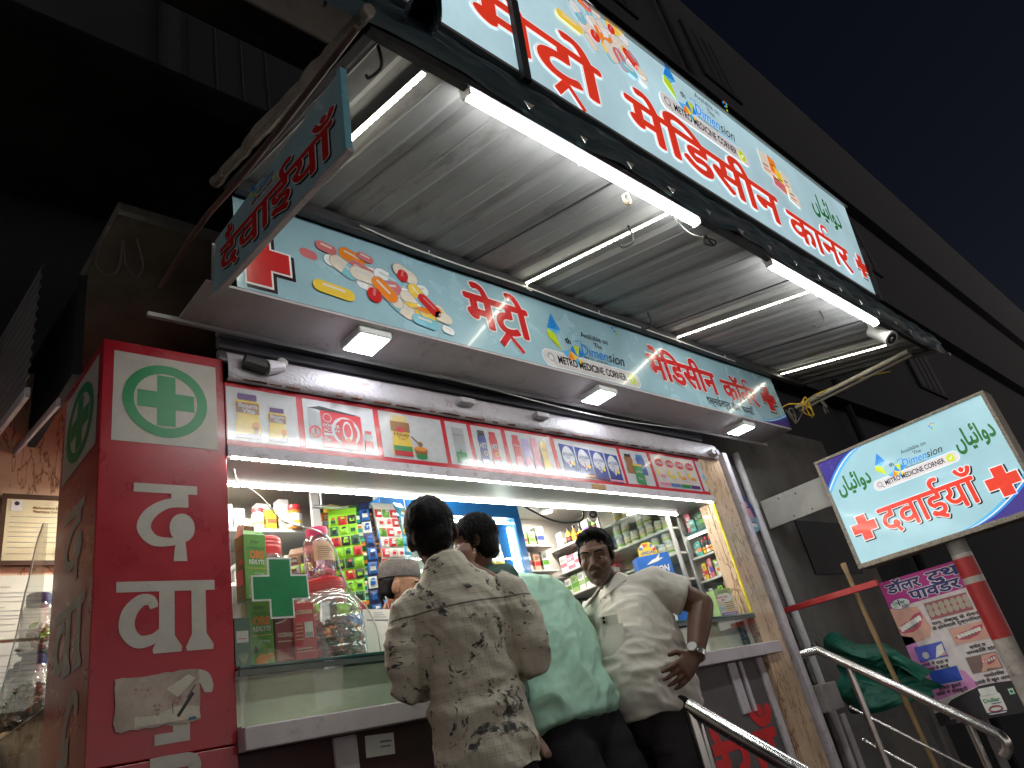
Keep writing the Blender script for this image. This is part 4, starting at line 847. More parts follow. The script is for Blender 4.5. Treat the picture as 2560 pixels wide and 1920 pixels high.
g = G(); g.tube([(0,-.05,-.02),(0,.17,.0),(0,.39,.018),(0,.66,.048),(-.005,.87,.08),(-.01,1.03,.08),(-.015,1.3,.05)], .010, mat('rusty_pipe', (.12,.07,.06), .6, var=.3, dirt=.4), 10); tag(g.obj('rusty_pipe', loc=(.80,1.0,2.605)), 'rusty pipe running along the top of the left end sign and down behind it', 'pipe')
g = G(); P = []
for i in range(26): P.append((.0+.01*noise.noise((i*.6,0,0)), i*.04, .012*noise.noise((i*.6,5,0))))
g.tube(P, [.018+.010*abs(noise.noise((i*.9,2,1))) for i in range(26)], mat('crumpled_bag', (.30,.28,.24), .5, var=.4, bump=.8, bscale=60), 8); tag(g.obj('rolled_sheet', loc=(.835,.93,2.66), rot=(.21,0,0)), 'crumpled pale plastic roll lying along the awning left edge above the end sign', 'plastic sheet')
wire('white_cable', 'white cable drooping from the ceiling over the cooler', [(2.95,3.0,2.29),(3.05,2.95,2.2),(3.25,2.95,2.17),(3.5,2.9,2.22),(3.7,2.75,2.29)], .007, wwire)
wire('black_cable', 'dark cable drooping in front of the right wall shelves', [(2.95,2.86,2.17),(3.1,2.86,2.09),(3.3,2.86,2.03),(3.5,2.86,2.04),(3.56,2.86,2.09),(3.56,2.86,2.17)], .006, bwire)
# ------------------------------------------------------------------ right of the shutter rail
g = G(); g.tube([(0,0,-.6),(0,0,2.42)], .026, pvc, 14); g.tube([(0,0,2.0),(0,0,2.06)], .03, pvc, 14); tag(g.obj('white_pipe', loc=(4.82,2.345,0)), 'white plastic pipe standing against the stained wall beside the shutter rail', 'pipe')
g = G(); g.tube([(0,0,-.7),(.01,.0,.0),(-.01,0,.28)], .016, mat('tar_cable', (.12,.11,.10), .6, var=.5, dirt=.6, dcol=(.4,.38,.36), vscale=20), 10); tag(g.obj('stained_cable', loc=(4.745,2.35,.95)), 'paint-spattered dark cable running down beside the white pipe', 'cable')
t = thing('switch_box', 'dirty white metal switch box with a round knob on the wall by the steps', 'switch box', (4.57,2.24,.745)); t.scale = (1.25,.85,.85); t.rotation_euler = (0,0,.0)
dw = mat('dirty_white_metal', (.42,.37,.36), .5, var=.25, dirt=.6, dcol=(.12,.10,.09))
g = G(); g.box((-.085,-.07,-.09),(.085,.16,.09), dw, bev=.006); g.obj('box_body', t)
g = G(); g.tube([(.086,.02,0),(.11,.02,0)], .06, mat('grey_metal', (.18,.18,.17), .5, metal=.5, dirt=.5), 18); g.tube([(.111,.02,0),(.13,.02,0)], .028, ironb, 12); g.obj('knob', t)
t = thing('round_poster', 'die-cut blue health poster hanging on the wall beside the shutter rail', 'poster', (4.70,2.35,1.95)); t.scale = (1.15,1,.72)
g = G(); P = [(.095*cos(2*pi*i/30)*(.9+.1*cos(4*pi*i/30)), .19*sin(2*pi*i/30)) for i in range(30)]; g.prism(P, -.004, 0, mat('poster_navy', (.02,.04,.16), .35, var=.2)); g.obj('card', t)
g = G(); pk = mat('poster_pink', (.62,.22,.30), .4); g.disc(-.005,.10,.026,4,pk,rz=.034); g.flat([(-.055,-.03),(.05,-.03),(.035,.06),(-.035,.065)],4,pk); tl = mat('poster_teal', (.16,.34,.46), .4); g.flat([(-.08,-.06),(.085,-.06),(.06,-.155),(0,-.186),(-.055,-.155)],5,tl); g.rect(-.075,-.06,.08,-.03,4.5,tl)
for i in range(5): g.rrect(-.05+.02*i,-.13,-.034+.02*i,-.09,.004,6,white); g.rect(-.049+.02*i,-.095,-.035+.02*i,-.078,6.5,mat('cap_maroon', (.2,.02,.08), .4))
g.text('Immunity',-.06,-.052,6,pk,h=.018,w=.12,bold=.02); g.obj('poster_picture', t)
t = thing('striped_pole', 'thick round pole with a red and white painted band above peeling plaster', 'pole', (4.97,1.285,-.6))
peel = mat('peeling_plaster', (.44,.39,.35), .8, var=.25, vscale=10, bump=.7, bscale=45, dirt=.95, dcol=(.09,.07,.06))
g = G(); g.lathe([(0.0548,0),(0.0555,1.455)], peel, 20); g.lathe([(0.0551,1.92),(0.0540,2.015)], mat('greyish_pole', (.26,.24,.22), .75, var=.3, dirt=.5), 20); g.obj('shaft', t, 'auto')
g = G(); g.lathe([(0.0566,1.44),(0.0568,1.755)], mat('pole_red', (.42,.03,.03), .45, var=.12, dirt=.2), 20); g.lathe([(0.0568,1.785),(0.0566,1.90)], _M['pole_red'], 20); g.obj('red_band', t, 'auto')
g = G(); g.lathe([(0.0571,1.752),(0.0571,1.788)], cream, 20); g.obj('white_band', t, 'auto'); g = G(); g.lathe([(0.0559,1.895),(0.0559,1.925)], cream, 20); g.obj('white_band', t, 'auto')
bam = mat('bamboo', (.30,.20,.09), .5, var=.3, vscale=14, stretch=(3,3,.6), dirt=.3)
g = G(); P = []; R_ = []
for i in range(31):
    s_ = i/30; P.append((.012*sin(s_*5), .06*s_, 2.05*s_)); R_.append(.0145+(.0035 if i % 6 == 0 else 0))
g.tube(P, R_, bam, 12); tag(g.obj('bamboo_pole', loc=(4.70,1.80,-.6), smooth=True), 'thin jointed bamboo pole leaning in front of the red bar below the hanging sign', 'pole')
g = G(); g.box((-.018,-.66,-.018),(.018,.01,.018), mat('red_bar_paint', (.48,.03,.03), .5, var=.2, dirt=.4, dcol=(.3,.2,.18)), bev=.003); tag(g.obj('red_bar', loc=(4.60,2.335,1.277)), 'chipped red painted bar sticking out from the wall behind the bamboo pole', 'bar')
for i,y in enumerate((1.9,1.62,1.35)):
    g = G(); g.box((-.02,-.02,0),(.02,.02,1.35+.1*i), mat('grey_stake', (.17,.16,.16), .7, var=.3), bev=.003); tag(g.obj('fence_stake', loc=(5.12+.02*i,y,-.6)), ['dark wooden stake behind the green tarpaulin nearest the wall','dark wooden stake behind the middle of the pink banner','dark wooden stake behind the striped pole'][i], 'stake', 'stakes behind the banner')
# green tarpaulin heap
g = G(); tm = mat('green_tarpaulin', (.006,.115,.075), .5, var=.25, vscale=7, bump=.5, bscale=45); n = 44; vs = []; fs = []
for i in range(n+1):
    for j in range(n+1):
        u = i/n; v = j/n; y = lerp(0,-.50,u); z = lerp(.0,.50,v)
        f = .10*sin(6.0*v+3*u)+.06*noise.noise((u*4,v*7,3))+.03*noise.noise((u*9,v*16,5))
        x = -.05-f*sin(pi*min(1,v*1.05))-.14*sin(pi*u)*(1-v*.6); z2 = z*(.62+.38*sin(pi*(.25+.6*u)))+.05*noise.noise((u*3,v*3,8))-.22*u*v+.04*sin(10*u)*v
        vs.append((x, y+.08*noise.noise((u*3,v*5,9)), z2))
for i in range(n):
    for j in range(n): a = i*(n+1)+j; fs.append((a,a+1,a+n+2,a+n+1))
g.add(vs, fs, tm); g.add([(p[0]+.004,p[1],p[2]) for p in vs], [f[::-1] for f in fs], tm); tag(g.obj('green_tarpaulin', loc=(4.86,2.22,.62), smooth=True), 'crumpled green tarpaulin heaped between the bamboo pole and the pink banner', 'tarpaulin')
# handrails
t = thing('stair_handrail', 'polished steel handrail fixed to the shutter rail, sloping down with a curled end', 'handrail', (4.45,2.0,0))
g = G(); P = [(-.09,.235,1.0),(-.04,.21,1.003),(0,.11,1.004)]; P2 = spline([(0,.11,1.004),(0,-.20,.765),(0,-.58,.47),(0,-.64,.415),(0,-.645,.37),(0,-.61,.335)],6)
g.tube(P, .026, chrome, 14); g.tube(P2, .026, chrome, 16); g.ball((0,.11,1.004),.0262,chrome); g.tube([(0,.11,1.004),(.05,.14,1.03)],.026,chrome,14); g.obj('top_rail', t, 'auto')
g = G(); g.tube([(-.10,.24,1.0),(-.085,.235,1.0)], .045, chrome, 18); g.obj('wall_flange', t)
for y in (-.03,-.52):
    g = G(); zt = 1.004+(y-.11)*.78; g.tube([(0,y,-.58),(0,y,zt-.02)], .019, chrome, 14); g.obj('post', t)
for dz in (-.28,-.45):
    g = G(); g.tube([(0,.045,1.004+(.045-.11)*.78+dz),(0,-.62,1.004+(-.62-.11)*.78+dz)], .008, chrome, 10); g.ball((0,.045,1.004+(.045-.11)*.78+dz),.013,chrome); g.obj('thin_rail', t)
t = thing('near_handrail', 'polished steel handrail with a mitred top corner, in front of the man in white', 'handrail', (2.1,1.4,0))
g = G(); g.tube([(0,.075,.885),(0,-.55,.42),(0,-1.0,.08)], .024, chrome, 18); g.obj('top_rail', t, 'auto')
g = G(); g.tube([(0,.068,-.02),(0,.068,.872)], .024, chrome, 18); g.obj('post', t, 'auto'); g = G(); g.tube([(0,-.62,-.58),(0,-.62,.35)], .02, chrome, 14); g.obj('post', t, 'auto')
# ------------------------------------------------------------------ goods
def gm_(n, c, r=.38): return mat('pack_'+n, c, r, var=.07, vscale=25)
CL = {k: gm_(k, c) for k,c in dict(green=(.10,.30,.03), dgreen=(.015,.10,.05), lgreen=(.30,.42,.18), teal=(.01,.28,.24), red=(.55,.03,.04), maroon=(.24,.015,.03), pink=(.62,.14,.20), orange=(.68,.20,.03), yellow=(.72,.50,.03), white=(.68,.68,.64), cream=(.58,.50,.36), blue=(.02,.12,.45), lblue=(.08,.40,.62), navy=(.02,.03,.12), purple=(.16,.05,.34), brown=(.20,.09,.04), amber=(.34,.13,.02), black=(.025,.022,.025), grey=(.32,.32,.32), peach=(.62,.38,.26), lime=(.25,.62,.03)).items()}
rr = random.Random(21)
def carton(name, label, p, w, d, h, base, band=None, rz=0., txt=None, tcol='white', group=None, cat='carton', band2=None, lines=True):
    """front face on local -y"""
    t = thing(name, label, cat, p, rz, group)
    g = G(); g.box((-w/2,-d/2,0),(w/2,d/2,h), CL[base], bev=min(w,d)*.025); g.obj('box_body', t)
    g = G(); M = Matrix.Translation((0,-d/2-.0006,0)); S_ = Matrix.Translation((w/2+.0006,0,0)) @ Matrix.Rotation(pi/2,4,'Z')
    S2 = Matrix.Translation((-w/2-.0006,0,0)) @ Matrix.Rotation(-pi/2,4,'Z')
    if band:
        g.rect(-w*.46,h*.30,w*.46,h*.55,0,CL[band],M); g.rect(-d*.46,h*.30,d*.46,h*.55,0,CL[band],S_); g.rect(-d*.46,h*.30,d*.46,h*.55,0,CL[band],S2)
    if band2: g.rect(-w*.46,h*.04,w*.46,h*.16,0,CL[band2],M); g.rect(-d*.46,h*.04,d*.46,h*.16,0,CL[band2],S2)
    if txt: g.text(txt, 0, h*.64, .4, CL[tcol], h=min(h*.15,w*.22), w=w*.78, M=M, align='C', bold=.02)
    elif lines:
        ik = CL['black' if base in ('white','cream','yellow','lgreen','peach','lime') else 'white']
        for k in range(3): g.rect(-w*.38,h*(.66+.07*k),w*(.1+.12*((k*7) % 3)),h*(.69+.07*k),.3,ik,M)
        g.rect(-d*.3,h*.68,d*.3,h*.72,.3,ik,S2); g.rect(-d*.3,h*.76,d*.15,h*.79,.3,ik,S2)
    if g.f: g.obj('label_print', t)
    return t
def jar(name, label, p, r, h, body, lid, lab=None, group=None, cat='jar'):
    t = thing(name, label, cat, p, rr.uniform(0,6), group)
    g = G(); g.lathe([(r*.92,0),(r,h*.03),(r,h*.70),(r*.82,h*.78),(r*.80,h*.80)], CL[body] if isinstance(body,str) else body, 16); g.obj('jar_body', t, 'auto')
    g = G(); g.lathe([(r*.86,h*.79),(r*.88,h*.80),(r*.88,h*.98),(r*.80,h)], CL[lid], 16); g.obj('lid', t, 'auto')
    if lab:
        g = G(); g.lathe([(r*1.006,h*.12),(r*1.006,h*.62)], CL['white' if body != 'white' else 'cream'], 16, cap=False); g.lathe([(r*1.012,h*.22),(r*1.012,h*.33)], CL[lab], 16, cap=False); g.obj('label_print', t)
    return t
def bottle3(name, label, p, r, h, body, cap_, lab=None, group=None):
    t = thing(name, label, 'bottle', p, 0, group)
    g = G(); g.lathe([(r*.9,0),(r,h*.03),(r,h*.55),(r*.75,h*.68),(r*.36,h*.76),(r*.36,h*.84)], CL[body], 14); g.obj('bottle_body', t, 'auto')
    g = G(); g.lathe([(r*.46,h*.83),(r*.46,h*.98),(r*.4,h)], CL[cap_], 14); g.obj('cap', t, 'auto')
    g = G(); g.lathe([(r*1.01,h*.10),(r*1.01,h*.48)], CL[lab or 'white'], 14, cap=False); g.lathe([(r*1.018,h*.28),(r*1.018,h*.36)], CL['red' if lab != 'red' else 'white'], 14, cap=False); g.obj('label_print', t)
    return t
# ---- shelving on the right wall
sh = thing('wall_shelving', 'white shelving with glass doors along the right wall, full of jars and cartons', 'shelving', (4.05,2.9,0))
shm = mat('shelf_laminate', (.62,.61,.58), .4, var=.1, vscale=3)
ZS = (1.40,1.56,1.725,1.885,2.06)
for z in ZS:
    g = G(); g.box((-.15,-.42,z-.014),(.148,.61,z), shm, bev=.002); g.obj('shelf_board', sh)
for y in (2.475,3.02):
    g = G(); g.box((-.165,y-2.9-.012,.9),(-.151,y-2.9+.012,2.29), alu); g.obj('door_frame', sh)
g = G(); g.box((-.17,2.49-2.9,1.35),(-.167,3.0-2.9,2.25), glass); g.obj('glass_door', sh)
g = G(); g.box((-.162,2.49-2.9,.0),(.148,3.5-2.9,1.25), shm); g.obj('lower_cabinet', sh)
R = -pi/2   # goods on the right wall face -x
XF = 3.955
def ordn(i): return ['first','second','third','fourth','fifth','sixth','seventh','eighth','ninth','tenth','eleventh','twelfth'][i]
# stacked white jars, near section of the second shelf
k = 0
for row in range(2):
    for i,y in enumerate([2.54,2.605,2.67,2.735,2.80,2.865,2.93]):
        if row and i in (1,4): continue
        jar('white_jar', '%s green-labelled white jar in the %s row of the stack on the second shelf' % (ordn(i), ['lower','upper'][row]), (XF+.012*(i % 2),y,1.885+.082*row), .029, .08, 'white', 'white', 'green' if i % 3 else 'lime', 'white jars on the right wall')
for i,y in enumerate([2.56,2.62,2.70]): jar('white_jar', '%s white jar with a green label on the shelf behind the blue glove carton' % ordn(i), (XF,y,1.725), .032, .085, 'white', 'white', 'green', 'white jars on the right wall'); 
for i,y in enumerate([2.57,2.66]): jar('white_jar', '%s pale jar on the stack above the blue glove carton' % ordn(i), (XF,y,1.811), .028, .07, 'white', 'white', 'lime', 'white jars on the right wall')
# top shelf
for i,(y,kind,c,l) in enumerate([(2.58,'c','lgreen','yellow'),(2.66,'c','yellow','green'),(2.74,'j','orange','white'),(2.82,'j','orange','red'),(2.89,'j','white','white'),(3.10,'b','lime','black'),(3.17,'c','white','purple'),(3.24,'b','black','yellow'),(3.30,'b','amber','yellow'),(3.36,'b','yellow','black'),(3.43,'c','grey','white')]):
    nm = 'on the top shelf of the right wall, %s from the shop front' % ordn(i)
    if kind == 'c': carton('small_carton', '%s carton %s' % ({'lgreen':'pale green','yellow':'yellow','white':'purple-banded','grey':'grey'}[c],nm), (XF,y,2.06), .06,.06,.11, c, l, R)
    elif kind == 'j': jar('supplement_jar', '%s jar %s' % (c,nm), (XF,y,2.06), .032, .10, c, 'white', 'yellow')
    else: bottle3('syrup_bottle', '%s bottle %s' % ({'lime':'bright green','black':'dark','amber':'amber','yellow':'yellow'}[c],nm), (XF,y,2.06), .024, .12, c, 'black', l)
# far half of the lower shelves
for i,(y,c,b,h_) in enumerate([(3.06,'cream','lgreen',.15),(3.14,'cream','peach',.15),(3.22,'white','red',.08),(3.30,'white','pink',.10),(3.37,'pink','white',.10),(3.44,'white','pink',.11)]):
    carton('small_carton', '%s carton of the pale and pink row on the far end of the second shelf' % ordn(i), (XF,y,1.885), .065,.07,h_, c, b, R)
for i,(y,c,b,h_) in enumerate([(3.05,'red','white',.12),(3.11,'pink','peach',.14),(3.185,'lgreen','white',.11),(3.25,'white','green',.13),(3.315,'white','lgreen',.12),(3.38,'lgreen','green',.12),(3.445,'white','green',.11)]):
    carton('small_carton', '%s carton of the green and pink row on the far end of the third shelf' % ordn(i), (XF,y,1.725), .058,.07,h_, c, b, R)
for i,(y,c) in enumerate([(2.62,'amber'),(2.69,'white'),(2.76,'navy'),(2.83,'lgreen'),(2.90,'orange'),(2.96,'grey')]):
    bottle3('syrup_bottle', '%s bottle on the low shelf behind the standing man, counted from the front' % ordn(i), (XF,y,1.56), .025, .11, c, ['black','white','yellow'][i % 3], ['white','yellow','white'][i % 3])
for i,(y,c,b,h_) in enumerate([(3.05,'purple','white',.12),(3.10,'white','purple',.09),(3.16,'white','peach',.13)]): carton('small_carton', '%s purple and white carton on the low shelf beside the bottles' % ordn(i), (XF,y,1.56), .05,.06,h_, c, b, R)
for i,(y,c) in enumerate([(3.22,'peach'),(3.27,'amber'),(3.32,'grey'),(3.37,'brown'),(3.42,'lgreen'),(3.47,'amber')]): bottle3('syrup_bottle', '%s bottle at the far dark end of the low shelf' % ordn(i), (XF,y,1.56), .022, .10, c, 'white', 'white')
for i in range(11): 
    c = ['white','lgreen','cream','peach','white'][i % 5]; carton('small_carton', '%s carton in the mixed bottom row behind the mint shirt' % ordn(i), (XF,2.56+.08*i,1.40), .06,.06,.08+.03*((i*5) % 3)/2, c, ['green','orange','red','lblue'][i % 4], R)
carton('red_packet', 'bright red packet with a pale round badge just left of the standing man\'s chest', (3.30,2.72,1.27), .09,.03,.12, 'red', 'lime', radians(-30))
# ---- nearer cabinet beside the marble column
nc = thing('corner_cabinet', 'narrow glazed cabinet of cartons and bottles squeezed against the marble column', 'cabinet', (4.05,2.36,0))
for z in (1.40,1.525,1.67,1.825):
    g = G(); g.box((-.05,-.055,z-.012),(.148,.10,z), shm if z < 1.8 else edge_g, bev=.002); g.obj('shelf_board', nc)
g = G(); g.box((-.06,.103,1.27),(-.02,.118,1.94), alu); g.obj('frame_post', nc)
XC = 4.045
for z,row,lab in ((1.825,[('c','pink','white',.125),('c','teal','dgreen',.075),('c','dgreen','teal',.10),('c','dgreen','green',.10)],'top'),
                (1.67,[('c','teal','white',.085),('c','teal','orange',.09),('b','black','yellow',.095),('b','black','white',.105),('b','navy','yellow',.10)],'second'),
                (1.525,[('b','red','white',.095),('c','yellow','red',.10),('j','cream','red',.095),('c','pink','purple',.115),('c','lime','white',.10),('c','white','orange',.085)],'third'),
                (1.40,[('c','white','red',.075),('c','red','grey',.05),('b','grey','black',.08),('c','lime','green',.07),('b','brown','white',.08)],'bottom')):
    n = len(row)
    for i,(k_,c,b,h_) in enumerate(row):
        y = 2.445-.135*(i+.5)/n; w_ = .125/n; nm = 'on the %s shelf of the corner cabinet, %s from the white post' % (lab, ordn(i)); cn = {'lime':'lime green','dgreen':'dark green','black':'dark','navy':'navy'}.get(c,c)
        if k_ == 'c': carton('medicine_carton', '%s carton %s' % (cn,nm), (XC-.02*(i % 2),y,z), w_*1.15,w_,h_, c, b, R+.25)
        elif k_ == 'b': bottle3('medicine_bottle', '%s bottle %s' % (cn,nm), (XC-.01,y,z), w_*.5, h_, c, 'red' if c in ('black','navy') else b, b)
        else: jar('powder_jar', '%s jar %s' % (cn,nm), (XC-.01,y,z), w_*.5, h_, c, b, 'pink')
g = G(); g.box((-.012,-.09,-.006),(.004,.09,.006), lamp('cabinet_glow',(1,.97,.9),3)); tag(g.obj('cabinet_lamp', loc=(4.02,2.36,1.80)), 'short white strip lamp under the top shelf of the corner cabinet', 'light strip')
# ---- displays standing on the counter at the right
t = carton('glove_display', 'tall blue glove dispenser carton with a bird logo standing on the counter', (3.62,2.50,1.268), .20,.10,.43, 'blue', None, radians(-38), lines=False)
M = Matrix.Translation((0,-.0512,0)); g = G(); g.text('PIGEON',0,.32,.5,CL['white'],h=.036,w=.15,M=M,align='C',bold=.04,skew=.15); g.flat([(-.05,.375),(.02,.385),(.06,.40),(.02,.405),(-.01,.398)],.5,CL['white'],M); g.flat([(.0,.39),(.045,.43),(.03,.39)],.6,CL['white'],M)
q = random.Random(1)
for i in range(46): x,z = q.uniform(-.055,.07),q.uniform(.19,.285); g.disc(x,z,.008,1+.1*(i % 5),CL[['yellow','orange','white','blue','red','white'][i % 6]],M,n=8)
g.flat([(-.06,.01),(.03,.01),(.045,.12),(.05,.20),(-.01,.21),(-.05,.12)],2,CL['white'],M); g.flat([(-.035,.03),(.0,.03),(.01,.13),(-.02,.15)],2.4,CL['peach'],M); g.rect(.045,.02,.095,.24,2.2,CL['blue'],M); g.obj('glove_print', t)
g = G(); g.prism([(-.06,0),(.06,0),(.05,.05),(.02,.075),(-.02,.075),(-.05,.05)],-.004,0,CL['yellow']); g.text('SPECIAL',0,.008,4.5,CL['blue'],h=.016,w=.09,align='C',bold=.03)
for i in range(9): a = pi*i/8; g.disc(.04*cos(a),.03+.03*sin(a),.011,4.6,CL[['red','white','blue','yellow','orange'][i % 5]],n=8)
g.obj('header_card', t, loc=(-.02,-.045,.43))
t = carton('green_display', 'open green dispenser carton with a rounded header, left of the blue glove carton', (3.36,2.52,1.38), .19,.09,.16, 'dgreen', None, radians(-38), 'PIGEON', 'white', lines=False)
g = G(); g.prism([(.06*cos(pi*i/12), .05*sin(pi*i/12)) for i in range(13)],-.004,0,CL['green']); g.disc(0,.02,.018,4.2,CL['brown'],n=14); g.obj('header_card', t, loc=(-.03,-.03,.16))
carton('cardboard_box', 'plain brown cardboard box under the two dispenser cartons', (3.45,2.56,1.268), .30,.14,.11, 'brown', None, radians(-38), lines=False)
t = carton('price_carton', 'pale green remedy carton marked 215 standing on the glass beside the marble column', (3.83,2.26,1.268), .135,.06,.155, 'lgreen', None, radians(-14), lines=False)
M = Matrix.Translation((0,-.0312,0)); g = G(); g.rect(-.066,.003,.066,.10,.2,CL['cream'],M); g.disc(.0,.105,.064,.5,CL['white'],M,rz=.024); g.text('MINUTES',-.02,.102,1,CL['red'],h=.012,w=.085,M=M,align='C',bold=.02); g.text('MIX',-.03,.086,1,CL['red'],h=.012,M=M,bold=.02); g.disc(-.042,.045,.02,1,CL['lblue'],M); g.disc(-.042,.045,.0175,1.3,CL['white'],M); g.text('215',-.042,.038,1.6,CL['black'],h=.015,w=.03,M=M,align='C',bold=.03)
for k in range(5): g.rect(-.012,.03+.011*k,.05,.034+.011*k,1,CL[['orange','green','brown'][k % 3]],M)
g.rect(-.06,.008,.06,.022,1,CL['purple'],M); g.rect(-.05,.012,.05,.016,1.4,CL['white'],M); g.text('आयुर्वेदिक',0,.13,1,CL['brown'],h=.012,cap=.622,M=M,align='C'); g.obj('price_print', t)
# ---- back wall: left shelving and cooler
bs = thing('back_shelving', 'grey shelving on the back wall behind the acrylic screen', 'shelving', (1.55,3.36,0))
for z in (1.55,1.80,2.06):
    g = G(); g.box((-.75,-.16,z-.016),(.62,.155,z), shm, bev=.002); g.obj('shelf_board', bs)
for x in (-.30,.30):
    g = G(); g.box((x-.022,-.18,.9),(x+.022,-.161,2.29), shm); g.obj('upright', bs)
for i,(x,c,b,h_,tx) in enumerate([(1.30,'cream','yellow',.17,None),(1.40,'grey','white',.12,None),(1.46,'grey','lblue',.10,None),(1.62,'yellow','brown',.10,None),(1.69,'grey','cream',.16,None),(1.93,'orange','white',.10,'B'),(1.985,'orange','red',.10,'B2'),(2.04,'yellow','orange',.10,None),(2.095,'white','grey',.07,None)]):
    carton('back_carton', '%s carton on the top back shelf, %s from the red pillar' % (c if c != 'cream' else 'tall cream', ordn(i)), (x,3.24,2.06), .052 if i else .07,.06,h_, c, b, 0.)
carton('back_carton', 'yellow carton lying tipped on top of the orange cartons, left one', (1.985,3.25,2.162), .075,.05,.05, 'yellow', None, .3); carton('back_carton', 'yellow carton lying tipped on top of the orange cartons, right one', (2.075,3.25,2.162), .06,.05,.05, 'yellow', None, -.5)
jar('supplement_jar', 'small white jar with a red lid on the top back shelf behind the screen', (1.56,3.23,2.06), .03, .11, 'white', 'red', 'yellow'); jar('supplement_jar', 'amber jar with a red lid on the top back shelf behind the screen', (1.745,3.22,2.06), .04, .13, 'amber', 'red', 'yellow')
for i in range(9): carton('back_carton', '%s dim carton on the middle back shelf behind the jars' % ordn(i), (1.0+.12*i,3.25,1.80), .08,.07,.10+.05*((i*3) % 4)/3, ['grey','cream','brown','navy','white'][i % 5], ['white','brown'][i % 2], 0.)
fr = thing('drinks_cooler', 'blue-framed glass-door cooler lit inside, with product pouches along its top', 'cooler', (2.50,3.0,.05))
cb = mat('cooler_blue', (.015,.16,.48), .3, var=.06, coat=.3); ci = mat('cooler_lining', (.55,.56,.48), .4)
g = G(); g.box((-.48,-.14,0),(.48,.30,.10), cb); g.box((-.48,-.14,1.99),(.48,.30,2.07), cb, bev=.004); g.box((-.48,-.14,.101),(-.43,.30,1.989), cb); g.box((.43,-.14,.101),(.48,.30,1.989), cb); g.obj('cooler_body', fr)
g = G(); g.box((-.429,.26,.101),(.429,.299,1.989), ci); g.obj('back_lining', fr)
for z in (1.05,1.38,1.70):
    g = G(); g.box((-.428,-.06,z),(.428,.255,z+.01), ci); g.obj('wire_shelf', fr)
for x in (-.415,.415):
    g = G(); g.box((x-.008,-.10,.3),(x+.008,-.085,1.95), L_frid); g.obj('cooler_lamp', fr)
g = G(); g.box((-.42,-.10,1.97),(.42,-.085,1.982), L_frid); g.obj('cooler_lamp', fr)
g = G(); g.box((-.43,-.136,.105),(.43,-.132,1.985), clear('cooler_glass',(.9,.95,.92),.09)); g.obj('glass_door', fr)
for i in range(7): jar('drink_jar', '%s yellow drink jar on the upper cooler shelf' % ordn(i), (2.46+.068*i,2.99,1.762), .03, .16, 'yellow' if i % 2 else 'cream', 'white', 'yellow')
for i in range(8): bottle3('drink_bottle', '%s drink bottle on the lower cooler shelf' % ordn(i), (2.12+.1*i,3.0,1.442), .03, .22, ['yellow','lime','orange','cream'][i % 4], 'white', 'yellow')
for i,(x,n_) in enumerate(((2.13,'1'),(2.26,'2'))):
    t = carton('formula_carton', ['blue baby formula carton numbered 1 in the cooler','blue baby formula carton numbered 2 beside it, nearest the dark-haired man'][i], (x,2.90,1.86), .125,.05,.17, 'purple', None, 0, lines=False); M = Matrix.Translation((0,-.0262,0)); g = G(); g.rect(-.062,.0,.062,.17,.1,CL['blue'],M)
    g.flat([(.052*cos(2*pi*q/20),.105+.05*sin(2*pi*q/20)) for q in range(20)],.5,CL['white'],M); g.flat([(-.04,.08),(.04,.08),(0,.03)],.55,CL['white'],M); g.text('LACTOGEN',0,.10,1,CL['navy'],h=.018,w=.09,M=M,align='C',bold=.02); g.text('PRO',0,.083,1,CL['navy'],h=.012,M=M,align='C'); g.text(n_,-.02,.05,1,CL['maroon'],h=.024,M=M,bold=.02); g.disc(.035,.055,.018,1,CL['yellow'],M,n=12); g.obj('formula_print', t)
for i,(c,b) in enumerate([('white','brown'),('cream','grey'),('red','white'),('white','brown'),('white','orange'),('lime','dgreen'),('peach','red'),('peach','brown'),('brown','white'),('lgreen','green')]):
    x = 2.07+.092*i; t = thing('foil_pouch', '%s pouch with %s print, %s along the cooler top' % ({'lgreen':'pale green','lime':'lime'}.get(c,c), {'dgreen':'green'}.get(b,b), ordn(i)), 'pouch', (x,2.92,2.121), 0, 'pouches on the cooler')
    g = G(); g.loft([((0,0,0),(.043,0,0),(0,.026,0)),((0,0,.05),(.044,0,0),(0,.028,0)),((0,0,.11),(.043,0,0),(0,.018,0)),((0,0,.155),(.042,0,0),(0,.002,0))], CL[c], 16); g.obj('pouch_body', t, True)
    g = G(); g.disc(0,.07,.026,.5,CL[b],Matrix.Translation((0,-.028,0)),n=14,rz=.022); g.obj('pouch_print', t)
# ---- rear corner shelves between the cooler and the right wall
rc = thing('rear_shelving', 'shelving across the rear corner between the blue cooler and the right wall', 'shelving', (3.47,3.44,0))
for z in (1.40,1.56,1.725,1.885,2.06):
    g = G(); g.box((-.43,-.07,z-.014),(.31,.078,z), shm, bev=.002); g.obj('shelf_board', rc)
for x in (-.44,-.06):
    g = G(); g.box((x-.012,-.085,.9),(x+.012,-.071,2.29), shm); g.obj('upright', rc)
q = random.Random(31)
for k_,z in enumerate((1.56,1.725,1.885,2.06)):
    for i in range(8):
        c = q.choice(['white','cream','lgreen','peach','grey','white','orange','pink','lblue']); b = q.choice(['red','green','brown','purple','navy','orange'])
        carton('small_carton', '%s carton from the cooler on the %s rear corner shelf' % (ordn(i), ['lowest','second','third','top'][k_]), (3.08+.088*i,3.42,z), q.uniform(.05,.078),.06,q.uniform(.08,.14), c, b, q.uniform(-.15,.15))
